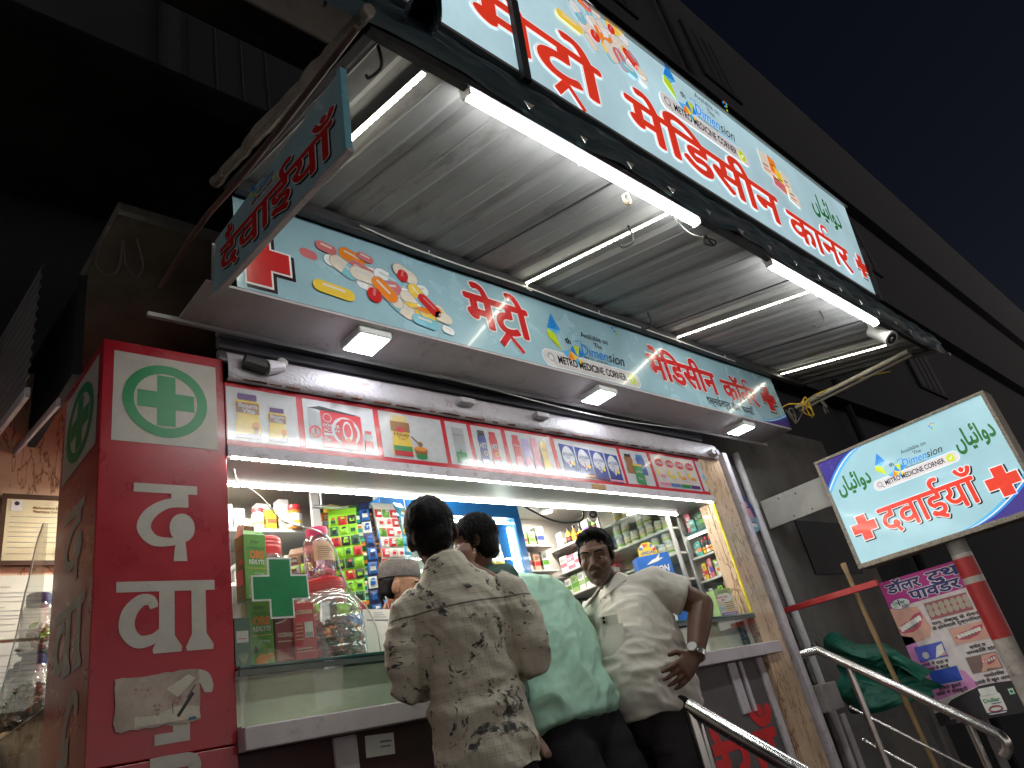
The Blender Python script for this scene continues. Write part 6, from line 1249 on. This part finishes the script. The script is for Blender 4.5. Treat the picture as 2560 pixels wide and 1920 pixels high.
# ---------------- man in the printed shirt, seen from behind
def shirt_print():
    m = mat('printed_shirt', (.64,.59,.48), .85, var=.10, vscale=5, spec=.2); N, L, P = nodes_of(m); src = P.inputs['Base Color'].links[0].from_socket
    tc = N.new('ShaderNodeTexCoord'); sp_ = N.new('ShaderNodeSeparateXYZ'); L.new(tc.outputs['Object'], sp_.inputs[0])
    mp = N.new('ShaderNodeMapping'); mp.inputs['Scale'].default_value = (8.5,8.5,11); mp.inputs['Rotation'].default_value = (0,.5,0); L.new(tc.outputs['Object'], mp.inputs[0])
    nz = N.new('ShaderNodeTexNoise'); nz.inputs['Scale'].default_value = 1; nz.inputs['Detail'].default_value = 4; nz.inputs['Roughness'].default_value = .75; nz.inputs['Distortion'].default_value = 1.3; L.new(mp.outputs[0], nz.inputs[0])
    r = N.new('ShaderNodeMapRange'); r.inputs[1].default_value = .562; r.inputs[2].default_value = .58; L.new(nz.outputs[0], r.inputs[0])
    n2 = N.new('ShaderNodeTexNoise'); n2.inputs['Scale'].default_value = 5; n2.inputs['Detail'].default_value = 3; L.new(mp.outputs[0], n2.inputs[0])
    r2 = N.new('ShaderNodeMapRange'); r2.inputs[1].default_value = .38; r2.inputs[2].default_value = .52; r2.inputs[3].default_value = .15; L.new(n2.outputs[0], r2.inputs[0])
    mu = N.new('ShaderNodeMath'); mu.operation = 'MULTIPLY'; L.new(r.outputs[0], mu.inputs[0]); L.new(r2.outputs[0], mu.inputs[1])
    mx = N.new('ShaderNodeMixRGB'); mx.inputs[2].default_value = (.075,.078,.075,1); L.new(mu.outputs[0], mx.inputs[0]); L.new(src, mx.inputs[1])
    def line(sock, per, wd):
        a = N.new('ShaderNodeMath'); a.operation = 'PINGPONG'; a.inputs[1].default_value = per/2; L.new(sock, a.inputs[0])
        b = N.new('ShaderNodeMapRange'); b.inputs[1].default_value = 0; b.inputs[2].default_value = wd; b.inputs[3].default_value = 1; b.inputs[4].default_value = 0; L.new(a.outputs[0], b.inputs[0]); return b.outputs[0]
    lx = line(sp_.outputs['X'], .0215, .0028); lz = line(sp_.outputs['Z'], .0215, .0028)
    yk = N.new('ShaderNodeMath'); yk.operation = 'LESS_THAN'; yk.inputs[1].default_value = 1.265; L.new(sp_.outputs['Z'], yk.inputs[0])
    lx2 = N.new('ShaderNodeMath'); lx2.operation = 'MULTIPLY'; L.new(lx, lx2.inputs[0]); L.new(yk.outputs[0], lx2.inputs[1])
    mxx = N.new('ShaderNodeMath'); mxx.operation = 'MAXIMUM'; L.new(lx2.outputs[0], mxx.inputs[0]); L.new(lz, mxx.inputs[1])
    seam = N.new('ShaderNodeMath'); seam.operation = 'COMPARE'; seam.inputs[1].default_value = 1.265; seam.inputs[2].default_value = .0022; L.new(sp_.outputs['Z'], seam.inputs[0])
    cm = N.new('ShaderNodeMixRGB'); cm.blend_type = 'MIX'; cm.inputs[2].default_value = (.52,.46,.37,1)
    fac = N.new('ShaderNodeMath'); fac.operation = 'MULTIPLY'; fac.inputs[1].default_value = .30; L.new(mxx.outputs[0], fac.inputs[0]); L.new(fac.outputs[0], cm.inputs[0]); L.new(mx.outputs[0], cm.inputs[1])
    c2 = N.new('ShaderNodeMixRGB'); c2.inputs[2].default_value = (.20,.17,.14,1); L.new(seam.outputs[0], c2.inputs[0]); L.new(cm.outputs[0], c2.inputs[1]); L.new(c2.outputs[0], P.inputs['Base Color'])
    bp = N.new('ShaderNodeBump'); bp.inputs['Strength'].default_value = .22; bp.inputs['Distance'].default_value = .002; L.new(mxx.outputs[0], bp.inputs['Height']); L.new(bp.outputs[0], P.inputs['Normal']); return m
RZ1 = -math.atan2(.62,.785)
p1 = thing('person', 'young man seen from behind in a cream shirt with dark botanical print, carrying a child', 'person', (1.385,1.64,0), RZ1)
sk1 = skinm('deep', (.085,.042,.027)); MH1 = basis((.04,1,-.03),(-.10,0,1),(-.045,.03,1.505),.94)
g = G(); head(g, MH1, (-.018,-.015,1.385)); 
for s in (-1,1): g.tube([(s*.13,0,1.31),(s*.176,-.01,1.11),(s*.07,.26,1.12)], [.042,.038,.027], DM, 12)
g.tube([(0,0,.9),(0,0,1.34)], .08, DM, 14); g.tube([(-.13,0,1.30),(.13,0,1.30)], .04, DM, 12)
hand(g, (-.07,.26,1.12), (.9,.3,.1), (-.2,1,-.2), (0,0,1), [.3]*4, .93); hand(g, (.07,.26,1.14), (-.9,.3,.1), (.2,1,-.2), (0,0,1), [.3]*4, .93)
remesh(g, 'body', p1, .0055, 3, [sk1])
def hairdisp(a, s=60): return lambda p,n: a*(noise.noise((p.x*s,p.y*s,p.z*s*.6))+.5*noise.noise((p.x*s*2.3,p.y*s*2.3,p.z*s)))
g = G(); g.ball((0,-.016,.040),(.080,.098,.090),hairm,MH1,20,14); g.loft([((0,-.045,.03),(.074,0,0),(0,.062,0)),((0,-.050,-.03),(.064,0,0),(0,.050,0)),((0,-.052,-.065),(.048,0,0),(0,.030,0)),((0,-.05,-.08),(.03,0,0),(0,.015,0))],hairm,18,MH1)
for s in (-1,1): g.ball((s*.070,.012,.012),(.008,.022,.034),hairm,MH1,10,8)
remesh(g, 'hair', p1, .005, 2, [hairm], hairdisp(.0035))
strands('hair_strands', MH1, p1, 2600, 3, lambda p,v: p.z > -.045 and not (p.y > .035 and p.z < .075), lambda p,v: (v.x*.5+.25,.35+v.y*.2,-.9+v.z*.6), (.015,.034))
g = G(); T_ = [(.005,.0,.840,.138,.115),(.005,.0,.90,.136,.115),(.004,.005,.97,.130,.110),(.002,.008,1.04,.127,.106),(0,.004,1.12,.134,.106),(-.004,-.002,1.20,.144,.108),(-.006,-.006,1.27,.148,.103),(-.010,-.008,1.315,.136,.090),(-.014,-.010,1.352,.105,.072),(-.018,-.012,1.385,.064,.058),(-.020,-.012,1.40,.056,.052)]
g.loft([((x,y,z),(rx,0,0),(0,ry,0)) for x,y,z,rx,ry in T_], DM, 30); g.loft([((-.018,-.012,1.335),(.094,0,.0),(0,.076,-.012)),((-.020,-.013,1.362),(.084,0,.006),(0,.072,-.014)),((-.023,-.014,1.374),(.074,0,.007),(0,.068,-.014)),((-.026,-.012,1.405),(.061,0,.008),(0,.060,-.014)),((-.027,-.012,1.414),(.054,0,.008),(0,.053,-.014))], DM, 26)
for s in (-1,1): g.tube([(s*.105,-.005,1.315),(s*.142,-.006,1.285),(s*.168,-.012,1.20),(s*.180,-.012,1.135),(s*.176,.0,1.10),(s*.15,.09,1.10),(s*.09,.22,1.115)], [.050,.058,.053,.049,.048,.045,.040], DM, 18)
def d1(p, n):
    k = 1 if p.z < 1.25 else .35
    a = fold(p,n,7.5,.008,3.,(.35,0,1))*k+fold(p,n,15,.0028,8.,(1,0,.5))
    a -= .016*math.exp(-((p.x+.105-.25*(p.z-1.18))/.016)**2)*math.exp(-((p.z-1.10)/.10)**2) if n.y < .2 else 0
    a -= .013*math.exp(-((p.x-.112+.2*(p.z-1.15))/.016)**2)*math.exp(-((p.z-1.10)/.10)**2) if n.y < .2 else 0
    a += .012*math.exp(-((p.z-.985-.35*abs(p.x+.02))/.022)**2) if n.y < 0 and abs(p.x) < .15 else 0
    return a+.01*math.exp(-((p.z-.855)/.03)**2)*sin(p.x*40)
remesh(g, 'printed_shirt', p1, .0055, 4, [shirt_print()], d1)
g = G(); dk = cloth('black_trouser', (.022,.020,.024)); legs(g, dk, [(((s*.052,.01,.86),(s*.072,0,.70),(s*.088,.015,.46),(s*.09,-.01,.10)),(.070,.080,.066,.056)) for s in (-1,1)]); g.ball((0,.01,.84),(.105,.085,.09),dk); remesh(g,'trousers',p1,.011,3,[dk],lambda p,n: fold(p,n,8,.006,1,(0,0,1)))
g = G(); [shoe(g,(s*.092,-.01,.0),(0,1,0),ironb,.95) for s in (-1,1)]; g.obj('shoe', p1, True)
# ---------------- child held against his shoulder
R2 = Vector((1.66,1.76,0)); MR = Matrix.Translation(-R2); W3 = lambda p: Vector(p)-R2
p2 = thing('child', 'small dark-haired child in a grey-green top, held up and looking left', 'child', tuple(R2))
sk2 = skinm('child', (.20,.095,.055)); MH2 = basis((-.74,.66,-.10),(-.05,0,1),W3((1.635,1.80,1.525)),.74)
g = G(); head(g, MH2, W3((1.655,1.80,1.435)), True, .92); g.tube([W3((1.63,1.80,1.05)),W3((1.68,1.80,1.40))],[.07,.055],DM,14)
g.tube([W3((1.675,1.74,1.39)),W3((1.60,1.70,1.355)),W3((1.545,1.75,1.425))],[.033,.028,.02],DM,12); hand(g, W3((1.545,1.75,1.425)), (-.1,.05,1), (-.5,-.8,.1), (.5,.5,.2), [.5,.45,.5,.6], .62)
g.tube([W3((1.74,1.86,1.38)),W3((1.80,1.90,1.22)),W3((1.70,1.98,1.15))],[.033,.028,.02],DM,12); hand(g, W3((1.70,1.98,1.15)), (-.8,.5,0), (0,.6,.8), (0,0,1), [.4]*4, .62)
g.tube([W3((1.63,1.79,1.02)),W3((1.545,1.69,.985)),W3((1.555,1.665,.93)),W3((1.575,1.645,.89))],[.055,.044,.032,.024],DM,14); g.loft([(W3((1.577,1.65,.90)),(.024,0,0),(0,0,.024)),(W3((1.575,1.625,.868)),(.026,0,0),(0,0,.020)),(W3((1.56,1.59,.85)),(.018,0,0),(0,0,.010))],DM,12)
g.tube([W3((1.72,1.82,1.02)),W3((1.60,1.93,.98)),W3((1.55,1.95,.80))],[.058,.046,.03],DM,14)
remesh(g, 'body', p2, .005, 3, [sk2]); eyes(MH2, p2, (.1,1,-.1))
g = G(); g.ball((0,-.016,.042),(.086,.104,.094),hairm,MH2,20,14); g.loft([((0,-.04,.03),(.083,0,0),(0,.070,0)),((0,-.045,-.03),(.082,0,0),(0,.060,0)),((0,-.05,-.075),(.072,0,0),(0,.046,0)),((0,-.05,-.092),(.05,0,0),(0,.025,0))],hairm,18,MH2); g.loft([((0,.055,.09),(.05,0,0),(0,.035,0)),((0,.072,.055),(.058,0,0),(0,.022,0)),((0,.080,.035),(.05,0,0),(0,.010,0))],hairm,14,MH2)
remesh(g, 'hair', p2, .005, 2, [hairm], hairdisp(.003)); strands('hair_strands', MH2, p2, 1900, 5, lambda p,v: not (p.y > .04 and p.z < .06), lambda p,v: (v.x*.8,.2-.2*v.y,-1), (.02,.05), R=(.088,.106,.096))
tc_ = cloth('green_top', (.085,.155,.13)); g = G()
g.loft([(W3((1.61,1.80,1.0)),(.070,.055,0),(-.055,.07,0)),(W3((1.635,1.80,1.12)),(.074,.062,0),(-.052,.066,0)),(W3((1.675,1.80,1.28)),(.085,.075,0),(-.055,.06,0)),(W3((1.68,1.80,1.37)),(.085,.075,0),(-.05,.055,0)),(W3((1.677,1.80,1.415)),(.05,.04,0),(-.035,.04,0)),(W3((1.675,1.80,1.435)),(.035,.03,0),(-.025,.03,0))],DM,22)
g.tube([W3((1.68,1.76,1.385)),W3((1.66,1.72,1.375)),W3((1.615,1.705,1.355))],[.046,.047,.042],DM,14); g.tube([W3((1.73,1.85,1.385)),W3((1.78,1.885,1.28))],[.05,.045],DM,14)
remesh(g, 'green_top', p2, .006, 4, [tc_], lambda p,n: fold(p,n,14,.005,4,(.5,.3,1)))
# ---------------- customer leaning over the counter in a mint T-shirt
R3 = Vector((1.93,1.74,0)); W4 = lambda p: Vector(p)-R3
p3 = thing('person', 'person in a mint green T-shirt leaning far over the counter, head hidden', 'person', tuple(R3-Vector((.055,.01,0))))
sk3 = skinm('brown', (.16,.078,.046)); MH3 = basis((.05,.85,-.52),(0,.3,1),W4((1.97,2.20,1.40)),.92); g = G(); head(g, MH3, W4((2.03,2.10,1.385)))
g.tube([W4((1.92,1.80,.95)),W4((2.0,1.90,1.2)),W4((2.05,2.04,1.37))],[.09,.09,.07],DM,14)
for a,b,c in (((2.19,2.04,1.36),(2.26,2.19,1.24),(2.10,2.34,1.285)),((1.90,2.05,1.36),(1.80,2.19,1.25),(1.93,2.36,1.285))):
    g.tube([W4((2.04,2.03,1.37)),W4(a),W4(b),W4(c)],[.05,.05,.04,.026],DM,14); hand(g, W4(c), (-.4,1,0), (0,0,1), (-1,0,0) if a[0] > 2 else (1,0,0), [.15,.2,.25,.3], .92)
remesh(g, 'body', p3, .007, 3, [sk3])
g = G(); g.ball((0,-.016,.042),(.082,.10,.092),hairm,MH3,18,12); remesh(g, 'hair', p3, .007, 2, [hairm], hairdisp(.003))
mint = cloth('mint', (.40,.64,.50), .06, .12, 400); g = G(); RNG = [((1.905,1.765,.905),.182,.128,(0,.25,1)),((1.93,1.79,.98),.180,.128,(.1,.3,1)),((1.965,1.825,1.08),.176,.124,(.15,.4,1)),((2.005,1.87,1.18),.180,.122,(.18,.5,1)),((2.035,1.925,1.27),.190,.122,(.15,.65,1)),((2.05,1.98,1.345),.186,.112,(.1,.8,.8)),((2.05,2.03,1.39),.14,.085,(.05,1,.6)),((2.04,2.07,1.405),.075,.055,(0,1,.4))]
def ringv(c, rx, ry, t):
    t = Vector(t).normalized(); x = Vector((1,-.05,0)); x = (x-t*x.dot(t)).normalized(); y = t.cross(x); return (W4(c), x*rx, y*ry)
g.loft([ringv(*r_) for r_ in RNG], DM, 30)
for a,b,c in (((2.13,2.0,1.375),(2.20,2.05,1.355),(2.245,2.14,1.275)),((1.95,2.02,1.375),(1.89,2.06,1.35),(1.83,2.14,1.28))): g.tube([W4(a),W4(b),W4(c)],[.07,.074,.066],DM,16)
def d3(p, n):
    q = p; return fold(q,n,5.,.020,2,(1,.4,-.9))*(.5+.9*max(0,min(1,(1.25-p.z)/.25)))*max(.25,min(1,(p.z-.90)/.08))+fold(q,n,11,.0065,6,(1,.3,-1.2))+fold(q,n,20,.002,3,(1,0,-.6))
remesh(g, 'mint_shirt', p3, .0065, 6, [mint], d3)
g = G(); legs(g, dk, [(tuple(W4(v) for v in ((1.93+s*.085,1.77,.93),(1.93+s*.095,1.72,.72),(1.93+s*.10,1.70,.46),(1.93+s*.10,1.66,.09))),(.088,.098,.074,.06)) for s in (-1,1)]); g.ball(W4((1.925,1.765,.89)),(.150,.105,.09),dk); remesh(g,'trousers',p3,.011,3,[dk],lambda p,n: fold(p,n,8,.006,5,(0,0,1)))
g = G(); [shoe(g,W4((1.93+s*.10,1.66,0)),(0,1,0),ironb,.95) for s in (-1,1)]; g.obj('shoe', p3, True)
# ---------------- man in the white shirt, one hand on the counter, one on his hip
R4 = Vector((2.22,1.70,0)); W5 = lambda p: Vector(p)-R4; F4 = Vector((-.93,.365,0)); L4 = Vector((-.365,-.93,0))
p4 = thing('person', 'middle-aged man in a loose white shirt, hand on hip, looking at the street', 'person', tuple(R4))
sk4 = skinm('weathered', (.150,.072,.042)); stub = mat('grey_stubble', (.13,.085,.065), .7, var=.5, vscale=160, bump=.3, bscale=400)
MH4 = basis((-.88,-.44,-.20),(.16,-.03,1),W5((2.158,1.725,1.446)),.85); I4 = MH4.inverted(); g = G(); head(g, MH4, W5((2.225,1.735,1.325)), False, 1.06)
for s in (-1,1): g.tube([(s*.022,.090,-.035),(s*.034,.076,-.060)],[.004,.004],DM,6,MH4)
sl,el,wl_ = W5((2.262,1.578,1.298)),W5((2.365,1.478,1.195)),W5((2.225,1.478,1.025))
g.tube([W5((2.23,1.70,1.30)),sl,lerp(sl,el,.5),el],[.06,.056,.050,.042],DM,16); g.tube([el,lerp(el,wl_,.35),wl_],[.043,.043,.028],DM,16); g.ball(el,.043,DM)
hand(g, wl_, (-.90,.12,-.40), (.25,-.95,.15), (.2,.1,1), [.22,.26,.30,.36], .98, .75, .10)
sr,er,wr_ = W5((2.25,1.88,1.26)),W5((2.30,1.97,1.20)),W5((2.375,2.10,1.29)); g.tube([W5((2.23,1.75,1.28)),sr,er,wr_],[.06,.05,.042,.027],DM,16); hand(g, wr_, (-.25,.85,-.05), (.2,.1,1), (-1,-.2,0), [.75,.8,.85,.9], .95, .5)
g.tube([W5((2.23,1.70,.95)),W5((2.23,1.72,1.30))],[.10,.085],DM,16)
def pk4(c, n):
    q = I4 @ c; return 1 if (q.z < -.035 and q.y > -.005 and q.z > -.135 and not (abs(q.x) < .024 and -.083 < q.z < -.05 and q.y > .07) and not (q.y > .06 and q.z > -.045)) and (q.z < -.052 or abs(q.x) > .035 or q.z > -.056 and abs(q.x) < .03 and q.y > .08 and q.z < -.045) else 0
lipm = mat('dark_lips', (.085,.036,.026), .45, var=.1)
def pk4b(c, n):
    q = I4 @ c; return 2 if (abs(q.x) < .024 and -.081 < q.z < -.054 and q.y > .082) else pk4(c, n)
remesh(g, 'body', p4, .0042, 3, [sk4,stub,lipm], None, pk4b); eyes(MH4, p4, (.25,1,-.05))
g = G(); g.ball((0,-.022,.046),(.079,.094,.088),hairm,MH4,20,14); g.loft([((0,-.05,.02),(.074,0,0),(0,.055,0)),((0,-.055,-.035),(.060,0,0),(0,.042,0)),((0,-.055,-.055),(.04,0,0),(0,.02,0))],hairm,16,MH4)
g.tube([(-.064,.022,.080),(-.036,.048,.104),(.008,.058,.112),(.045,.042,.102),(.067,.016,.076)],[.012,.020,.021,.018,.012],hairm,12,MH4)
for s in (-1,1): g.ball((s*.073,.012,.012),(.008,.018,.036),hairm,MH4,10,8)
remesh(g, 'hair', p4, .0045, 2, [hairm], hairdisp(.004,75)); strands('hair_strands', MH4, p4, 1500, 8, lambda p,v: p.z > .02 and not (p.y > .045 and p.z < .085), lambda p,v: (.5,-.4,-.2), (.012,.026), R=(.081,.097,.09), c=(0,-.02,.045))
wsm = cloth('white_shirt', (.72,.68,.60), .07, .2, 260); g = G()
def rg4(z, c, hf, hl): return (W5((c[0],c[1],z)), L4*hl, -F4*hf)
g.loft([rg4(.885,(2.215,1.70),.158,.178),rg4(.95,(2.206,1.70),.174,.180),rg4(1.03,(2.204,1.702),.180,.174),rg4(1.11,(2.220,1.703),.162,.168),rg4(1.19,(2.240,1.705),.130,.168),rg4(1.26,(2.244,1.712),.108,.162),rg4(1.305,(2.240,1.720),.086,.130),rg4(1.335,(2.23,1.728),.06,.075)], DM, 32)
mid = lerp(sl,el,.62); g.tube([W5((2.235,1.655,1.29)),sl,lerp(sl,el,.35),mid+Vector((.0,0,.004))],[.066,.066,.064,.068],DM,18); g.tube([W5((2.24,1.79,1.27)),sr,lerp(sr,er,.6)],[.07,.068,.064],DM,16)
def d4(p, n):
    a = fold(p,n,8,.009,1.5,(.5,0,1))*(.4+.8*max(0,min(1,(1.28-p.z)/.2)))+fold(p,n,16,.0035,7,(1,.2,.4)); f = (p+R4-Vector((2.22,1.70,p.z))); u = f.dot(F4); l = f.dot(L4)
    if u > .03: a += .0022*math.exp(-((l+.012)/.006)**2)-.003*math.exp(-((l+.028)/.004)**2)   # button placket
    return a
remesh(g, 'white_shirt', p4, .0055, 4, [wsm], d4)
# collar, pocket, phone, watch
cn = W5((2.226,1.735,1.352)); g = G()
for s in (-1,1):
    a = cn+F4*.058+Vector((0,0,-.022)); pts = [(cn-F4*.05+Vector((0,0,.028))), (cn+L4*s*.056+Vector((0,0,.022))), (cn+F4*.048+L4*s*.018+Vector((0,0,-.008))), (cn+F4*.105+L4*s*.070+Vector((0,0,-.065))), (cn+L4*s*.098-F4*.01+Vector((0,0,-.012))), (cn-F4*.082+L4*s*.03+Vector((0,0,-.004)))]
    vs = [tuple(v) for v in pts]+[tuple(v+Vector((0,0,.004))+(v-cn)*.03) for v in pts]; fs = [(0,1,4,5),(1,2,3,4),(6,11,10,7),(7,10,9,8)]+[(i,(i+1) % 6,(i+1) % 6+6,i+6) for i in range(6)]; g.add(vs, fs, wsm)
g.obj('collar', p4)
def on_chest(l, z, out): # a point on the chest surface
    hf = lerp(.130,.164,max(0,min(1,(1.19-z)/.08))) if z < 1.19 else lerp(.108,.130,max(0,(1.26-z)/.07)); hl = .168; u = hf*math.sqrt(max(.02,1-(l/hl)**2)); c = Vector((2.228,1.704,z)); return c+F4*(u+out)+L4*l-R4
g = G(); vs = []; n = 6
for i in range(n+1):
    for j in range(n+1): vs.append(on_chest(lerp(.045,.128,i/n), lerp(1.085,1.185,j/n)-.012*(1-abs(i/n-.5)*2)*(1 if j == 0 else 0), .020+.005*(j == n)))
g.add(vs, [(i*(n+1)+j,i*(n+1)+j+1,(i+1)*(n+1)+j+1,(i+1)*(n+1)+j) for i in range(n) for j in range(n)], wsm); g.obj('breast_pocket', p4, True)
t = thing('phone', 'pale smartphone with a twin camera bump poking out of the white shirt pocket', 'phone', tuple(on_chest(.080,1.195,.020)+R4)); nf = (F4*.80+L4*.60).normalized(); MB = basis(-nf,(0,0,1)) @ Matrix.Rotation(.10,4,'Y')
ph = mat('phone_back', (.66,.64,.55), .2, var=.03, coat=.5); g = G(); g.box((-.033,-.004,-.05),(.033,.004,.030), ph, MB, .003); g.obj('phone_body', t)
g = G(); g.box((-.030,-.0065,.002),(-.004,-.0042,.027), mat('camera_bump', (.45,.44,.38), .3), MB, .001)
for z in (.008,.021): g.tube([MB @ Vector((-.017,-.0066,z)), MB @ Vector((-.017,-.0080,z))], .0055, iris, 12)
g.obj('camera_bump', t)
g = G(); wd = (wl_-el).normalized(); x_,y_,z_ = frame(wd); cw = wl_-wd*.012
for i in range(22):
    a = 2*pi*i/22; c = cw+(x_*cos(a)+y_*sin(a))*.033; g.box((-.0042,-.002,-.010),(.0042,.002,.010), chrome, Matrix.Translation(c) @ Matrix((-(x_*sin(a)-y_*cos(a)), (x_*cos(a)+y_*sin(a)), wd)).transposed().to_4x4(), .0008)
a = 1.2; c = cw+(x_*cos(a)+y_*sin(a))*.034; g.tube([c, c+(x_*cos(a)+y_*sin(a))*.009], .017, chrome, 18); tag(g.obj('wristwatch', loc=tuple(R4)), 'steel link wristwatch on the wrist of the man in white', 'watch')
g = G(); brn = cloth('dark_trouser', (.040,.034,.036)); legs(g, brn, [((W5((2.225,1.70,.93)+L4.to_3d()*0) if 0 else Vector((2.225,1.70,.93))-R4+L4*s*.085, Vector((2.225,1.70,.72))-R4+L4*s*.098, Vector((2.215,1.70,.46))-R4+L4*s*.105, Vector((2.24,1.70,.09))-R4+L4*s*.11),(.108,.10,.076,.064)) if 0 else ((Vector((2.225,1.70,.93))-R4+L4*s*.085, Vector((2.225,1.70,.72))-R4+L4*s*.098, Vector((2.215,1.70,.46))-R4+L4*s*.105, Vector((2.24,1.70,.09))-R4+L4*s*.11),(.095,.095,.076,.064)) for s in (-1,1)])
g.loft([rg4(.80,(2.222,1.70),.12,.155),rg4(.90,(2.222,1.70),.118,.155),rg4(.96,(2.222,1.70),.115,.15)], DM, 24); remesh(g,'trousers',p4,.011,3,[brn],lambda p,n: fold(p,n,8,.006,3,(0,0,1)))
g = G(); [shoe(g,Vector((2.24,1.70,0))-R4+L4*s*.11,F4,ironb,.95) for s in (-1,1)]; g.obj('shoe', p4, True)
# ---------------- shopkeeper behind the counter
R5 = Vector((1.85,2.68,0)); W6 = lambda p: Vector(p)-R5
p5 = thing('person', 'bearded shopkeeper in a grey knitted cap and purple striped shirt, looking down behind the counter', 'person', tuple(R5))
sk5 = skinm('tan', (.26,.125,.07)); beard = mat('short_beard', (.12,.062,.042), .75, var=.4, vscale=150, bump=.4, bscale=300); MH5 = basis((.62,-.72,-.30),(.0,.08,1),W6((1.885,2.60,1.585)),.94); I5 = MH5.inverted(); g = G(); head(g, MH5, W6((1.83,2.67,1.445)))
g.tube([W6((1.83,2.70,1.0)),W6((1.83,2.68,1.40))],[.10,.08],DM,14)
for a,b,c in (((1.66,2.62,1.37),(1.62,2.55,1.18),(1.72,2.40,1.29)),((2.02,2.74,1.37),(2.06,2.62,1.18),(1.92,2.44,1.29))): g.tube([W6((1.84,2.68,1.38)),W6(a),W6(b),W6(c)],[.055,.05,.042,.027],DM,14); hand(g, W6(c), (.3,-.9,0), (0,0,1), (1,0,0) if a[0] < 1.8 else (-1,0,0), [.4,.45,.5,.55], .93)
remesh(g, 'body', p5, .0045, 3, [sk5,beard], None, lambda c,n: 1 if (lambda q: q.z < -.045 and q.y > .0 and q.z > -.13 and not (abs(q.x) < .022 and -.083 < q.z < -.052 and q.y > .07))(I5 @ c) else 0); eyes(MH5, p5, (0,1,-.5))
g = G(); g.loft([((0,-.02,.06),(.075,0,0),(0,.090,0)),((0,-.04,.02),(.075,0,0),(0,.062,0)),((0,-.05,-.035),(.062,0,0),(0,.045,0)),((0,-.05,-.055),(.04,0,0),(0,.02,0))],hairm,18,MH5)
remesh(g, 'hair', p5, .005, 2, [hairm], hairdisp(.002))
capm = mat('knitted_cap', (.13,.115,.11), .95, var=.25, vscale=60, bump=.9, bscale=260); g = G(); g.lathe([(.098,.042),(.101,.050),(.100,.085),(.092,.112),(.086,.121),(.045,.126),(.0,.127)],capm,30,MH5 @ Matrix.Translation((0,-.014,0)) @ Matrix.Rotation(.16,4,'X') @ Matrix.Diagonal((.84,1.02,1,1))); g.obj('cap', p5, 'auto')
def striped():
    m = mat('striped_shirt', (.09,.05,.17), .85, var=.1); N, L, P = nodes_of(m); src = P.inputs['Base Color'].links[0].from_socket; tc = N.new('ShaderNodeTexCoord'); wv = N.new('ShaderNodeTexWave'); wv.bands_direction = 'Z'; wv.inputs['Scale'].default_value = 22; wv.inputs['Distortion'].default_value = 1.5; wv.inputs['Detail Scale'].default_value = 2; L.new(tc.outputs['Object'], wv.inputs[0])
    r = N.new('ShaderNodeMapRange'); r.inputs[1].default_value = .78; r.inputs[2].default_value = .88; L.new(wv.outputs[1], r.inputs[0]); mx = N.new('ShaderNodeMixRGB'); mx.inputs[2].default_value = (.50,.42,.58,1); L.new(r.outputs[0], mx.inputs[0]); L.new(src, mx.inputs[1]); L.new(mx.outputs[0], P.inputs['Base Color']); return m
ax,ay = Vector((.94,.34,0)),Vector((-.34,.94,0)); g = G(); g.loft([(W6((1.84,2.70,1.0)),ax*.18,ay*.12),(W6((1.84,2.69,1.18)),ax*.185,ay*.12),(W6((1.84,2.69,1.31)),ax*.185,ay*.11),(W6((1.835,2.68,1.39)),ax*.13,ay*.085),(W6((1.83,2.675,1.43)),ax*.07,ay*.065)],DM,24)
for a,b in (((1.66,2.62,1.36),(1.63,2.56,1.22)),((2.02,2.74,1.36),(2.05,2.64,1.22))): g.tube([W6((1.84,2.69,1.36)),W6(a),W6(b)],[.08,.078,.066],DM,16)
remesh(g, 'striped_shirt', p5, .0065, 4, [striped()], lambda p,n: fold(p,n,9,.007,2,(.3,.2,1)))
# white card on the counter in front of him
t = thing('counter_card', 'white card with a blue line standing tilted on the counter in front of the shopkeeper', 'card', (1.612,2.40,1.268), radians(-14)); MC = Matrix.Rotation(-.22,4,'X') @ Matrix.Rotation(.12,4,'Y'); g = G(); g.box((-.062,-.002,0),(.062,.002,.205), mat('white_card', (.62,.60,.54), .6, var=.04), MC); g.obj('card_sheet', t)
MC2 = MC @ Matrix.Translation((0,-.0024,0)); g = G(); g.rect(-.05,.158,.035,.162,.5,CL['navy'],MC2)
for k in range(3): g.rect(-.022,.171+.009*k,.03-.008*k,.174+.009*k,.5,CL['grey'],MC2)
g.obj('card_print', t)
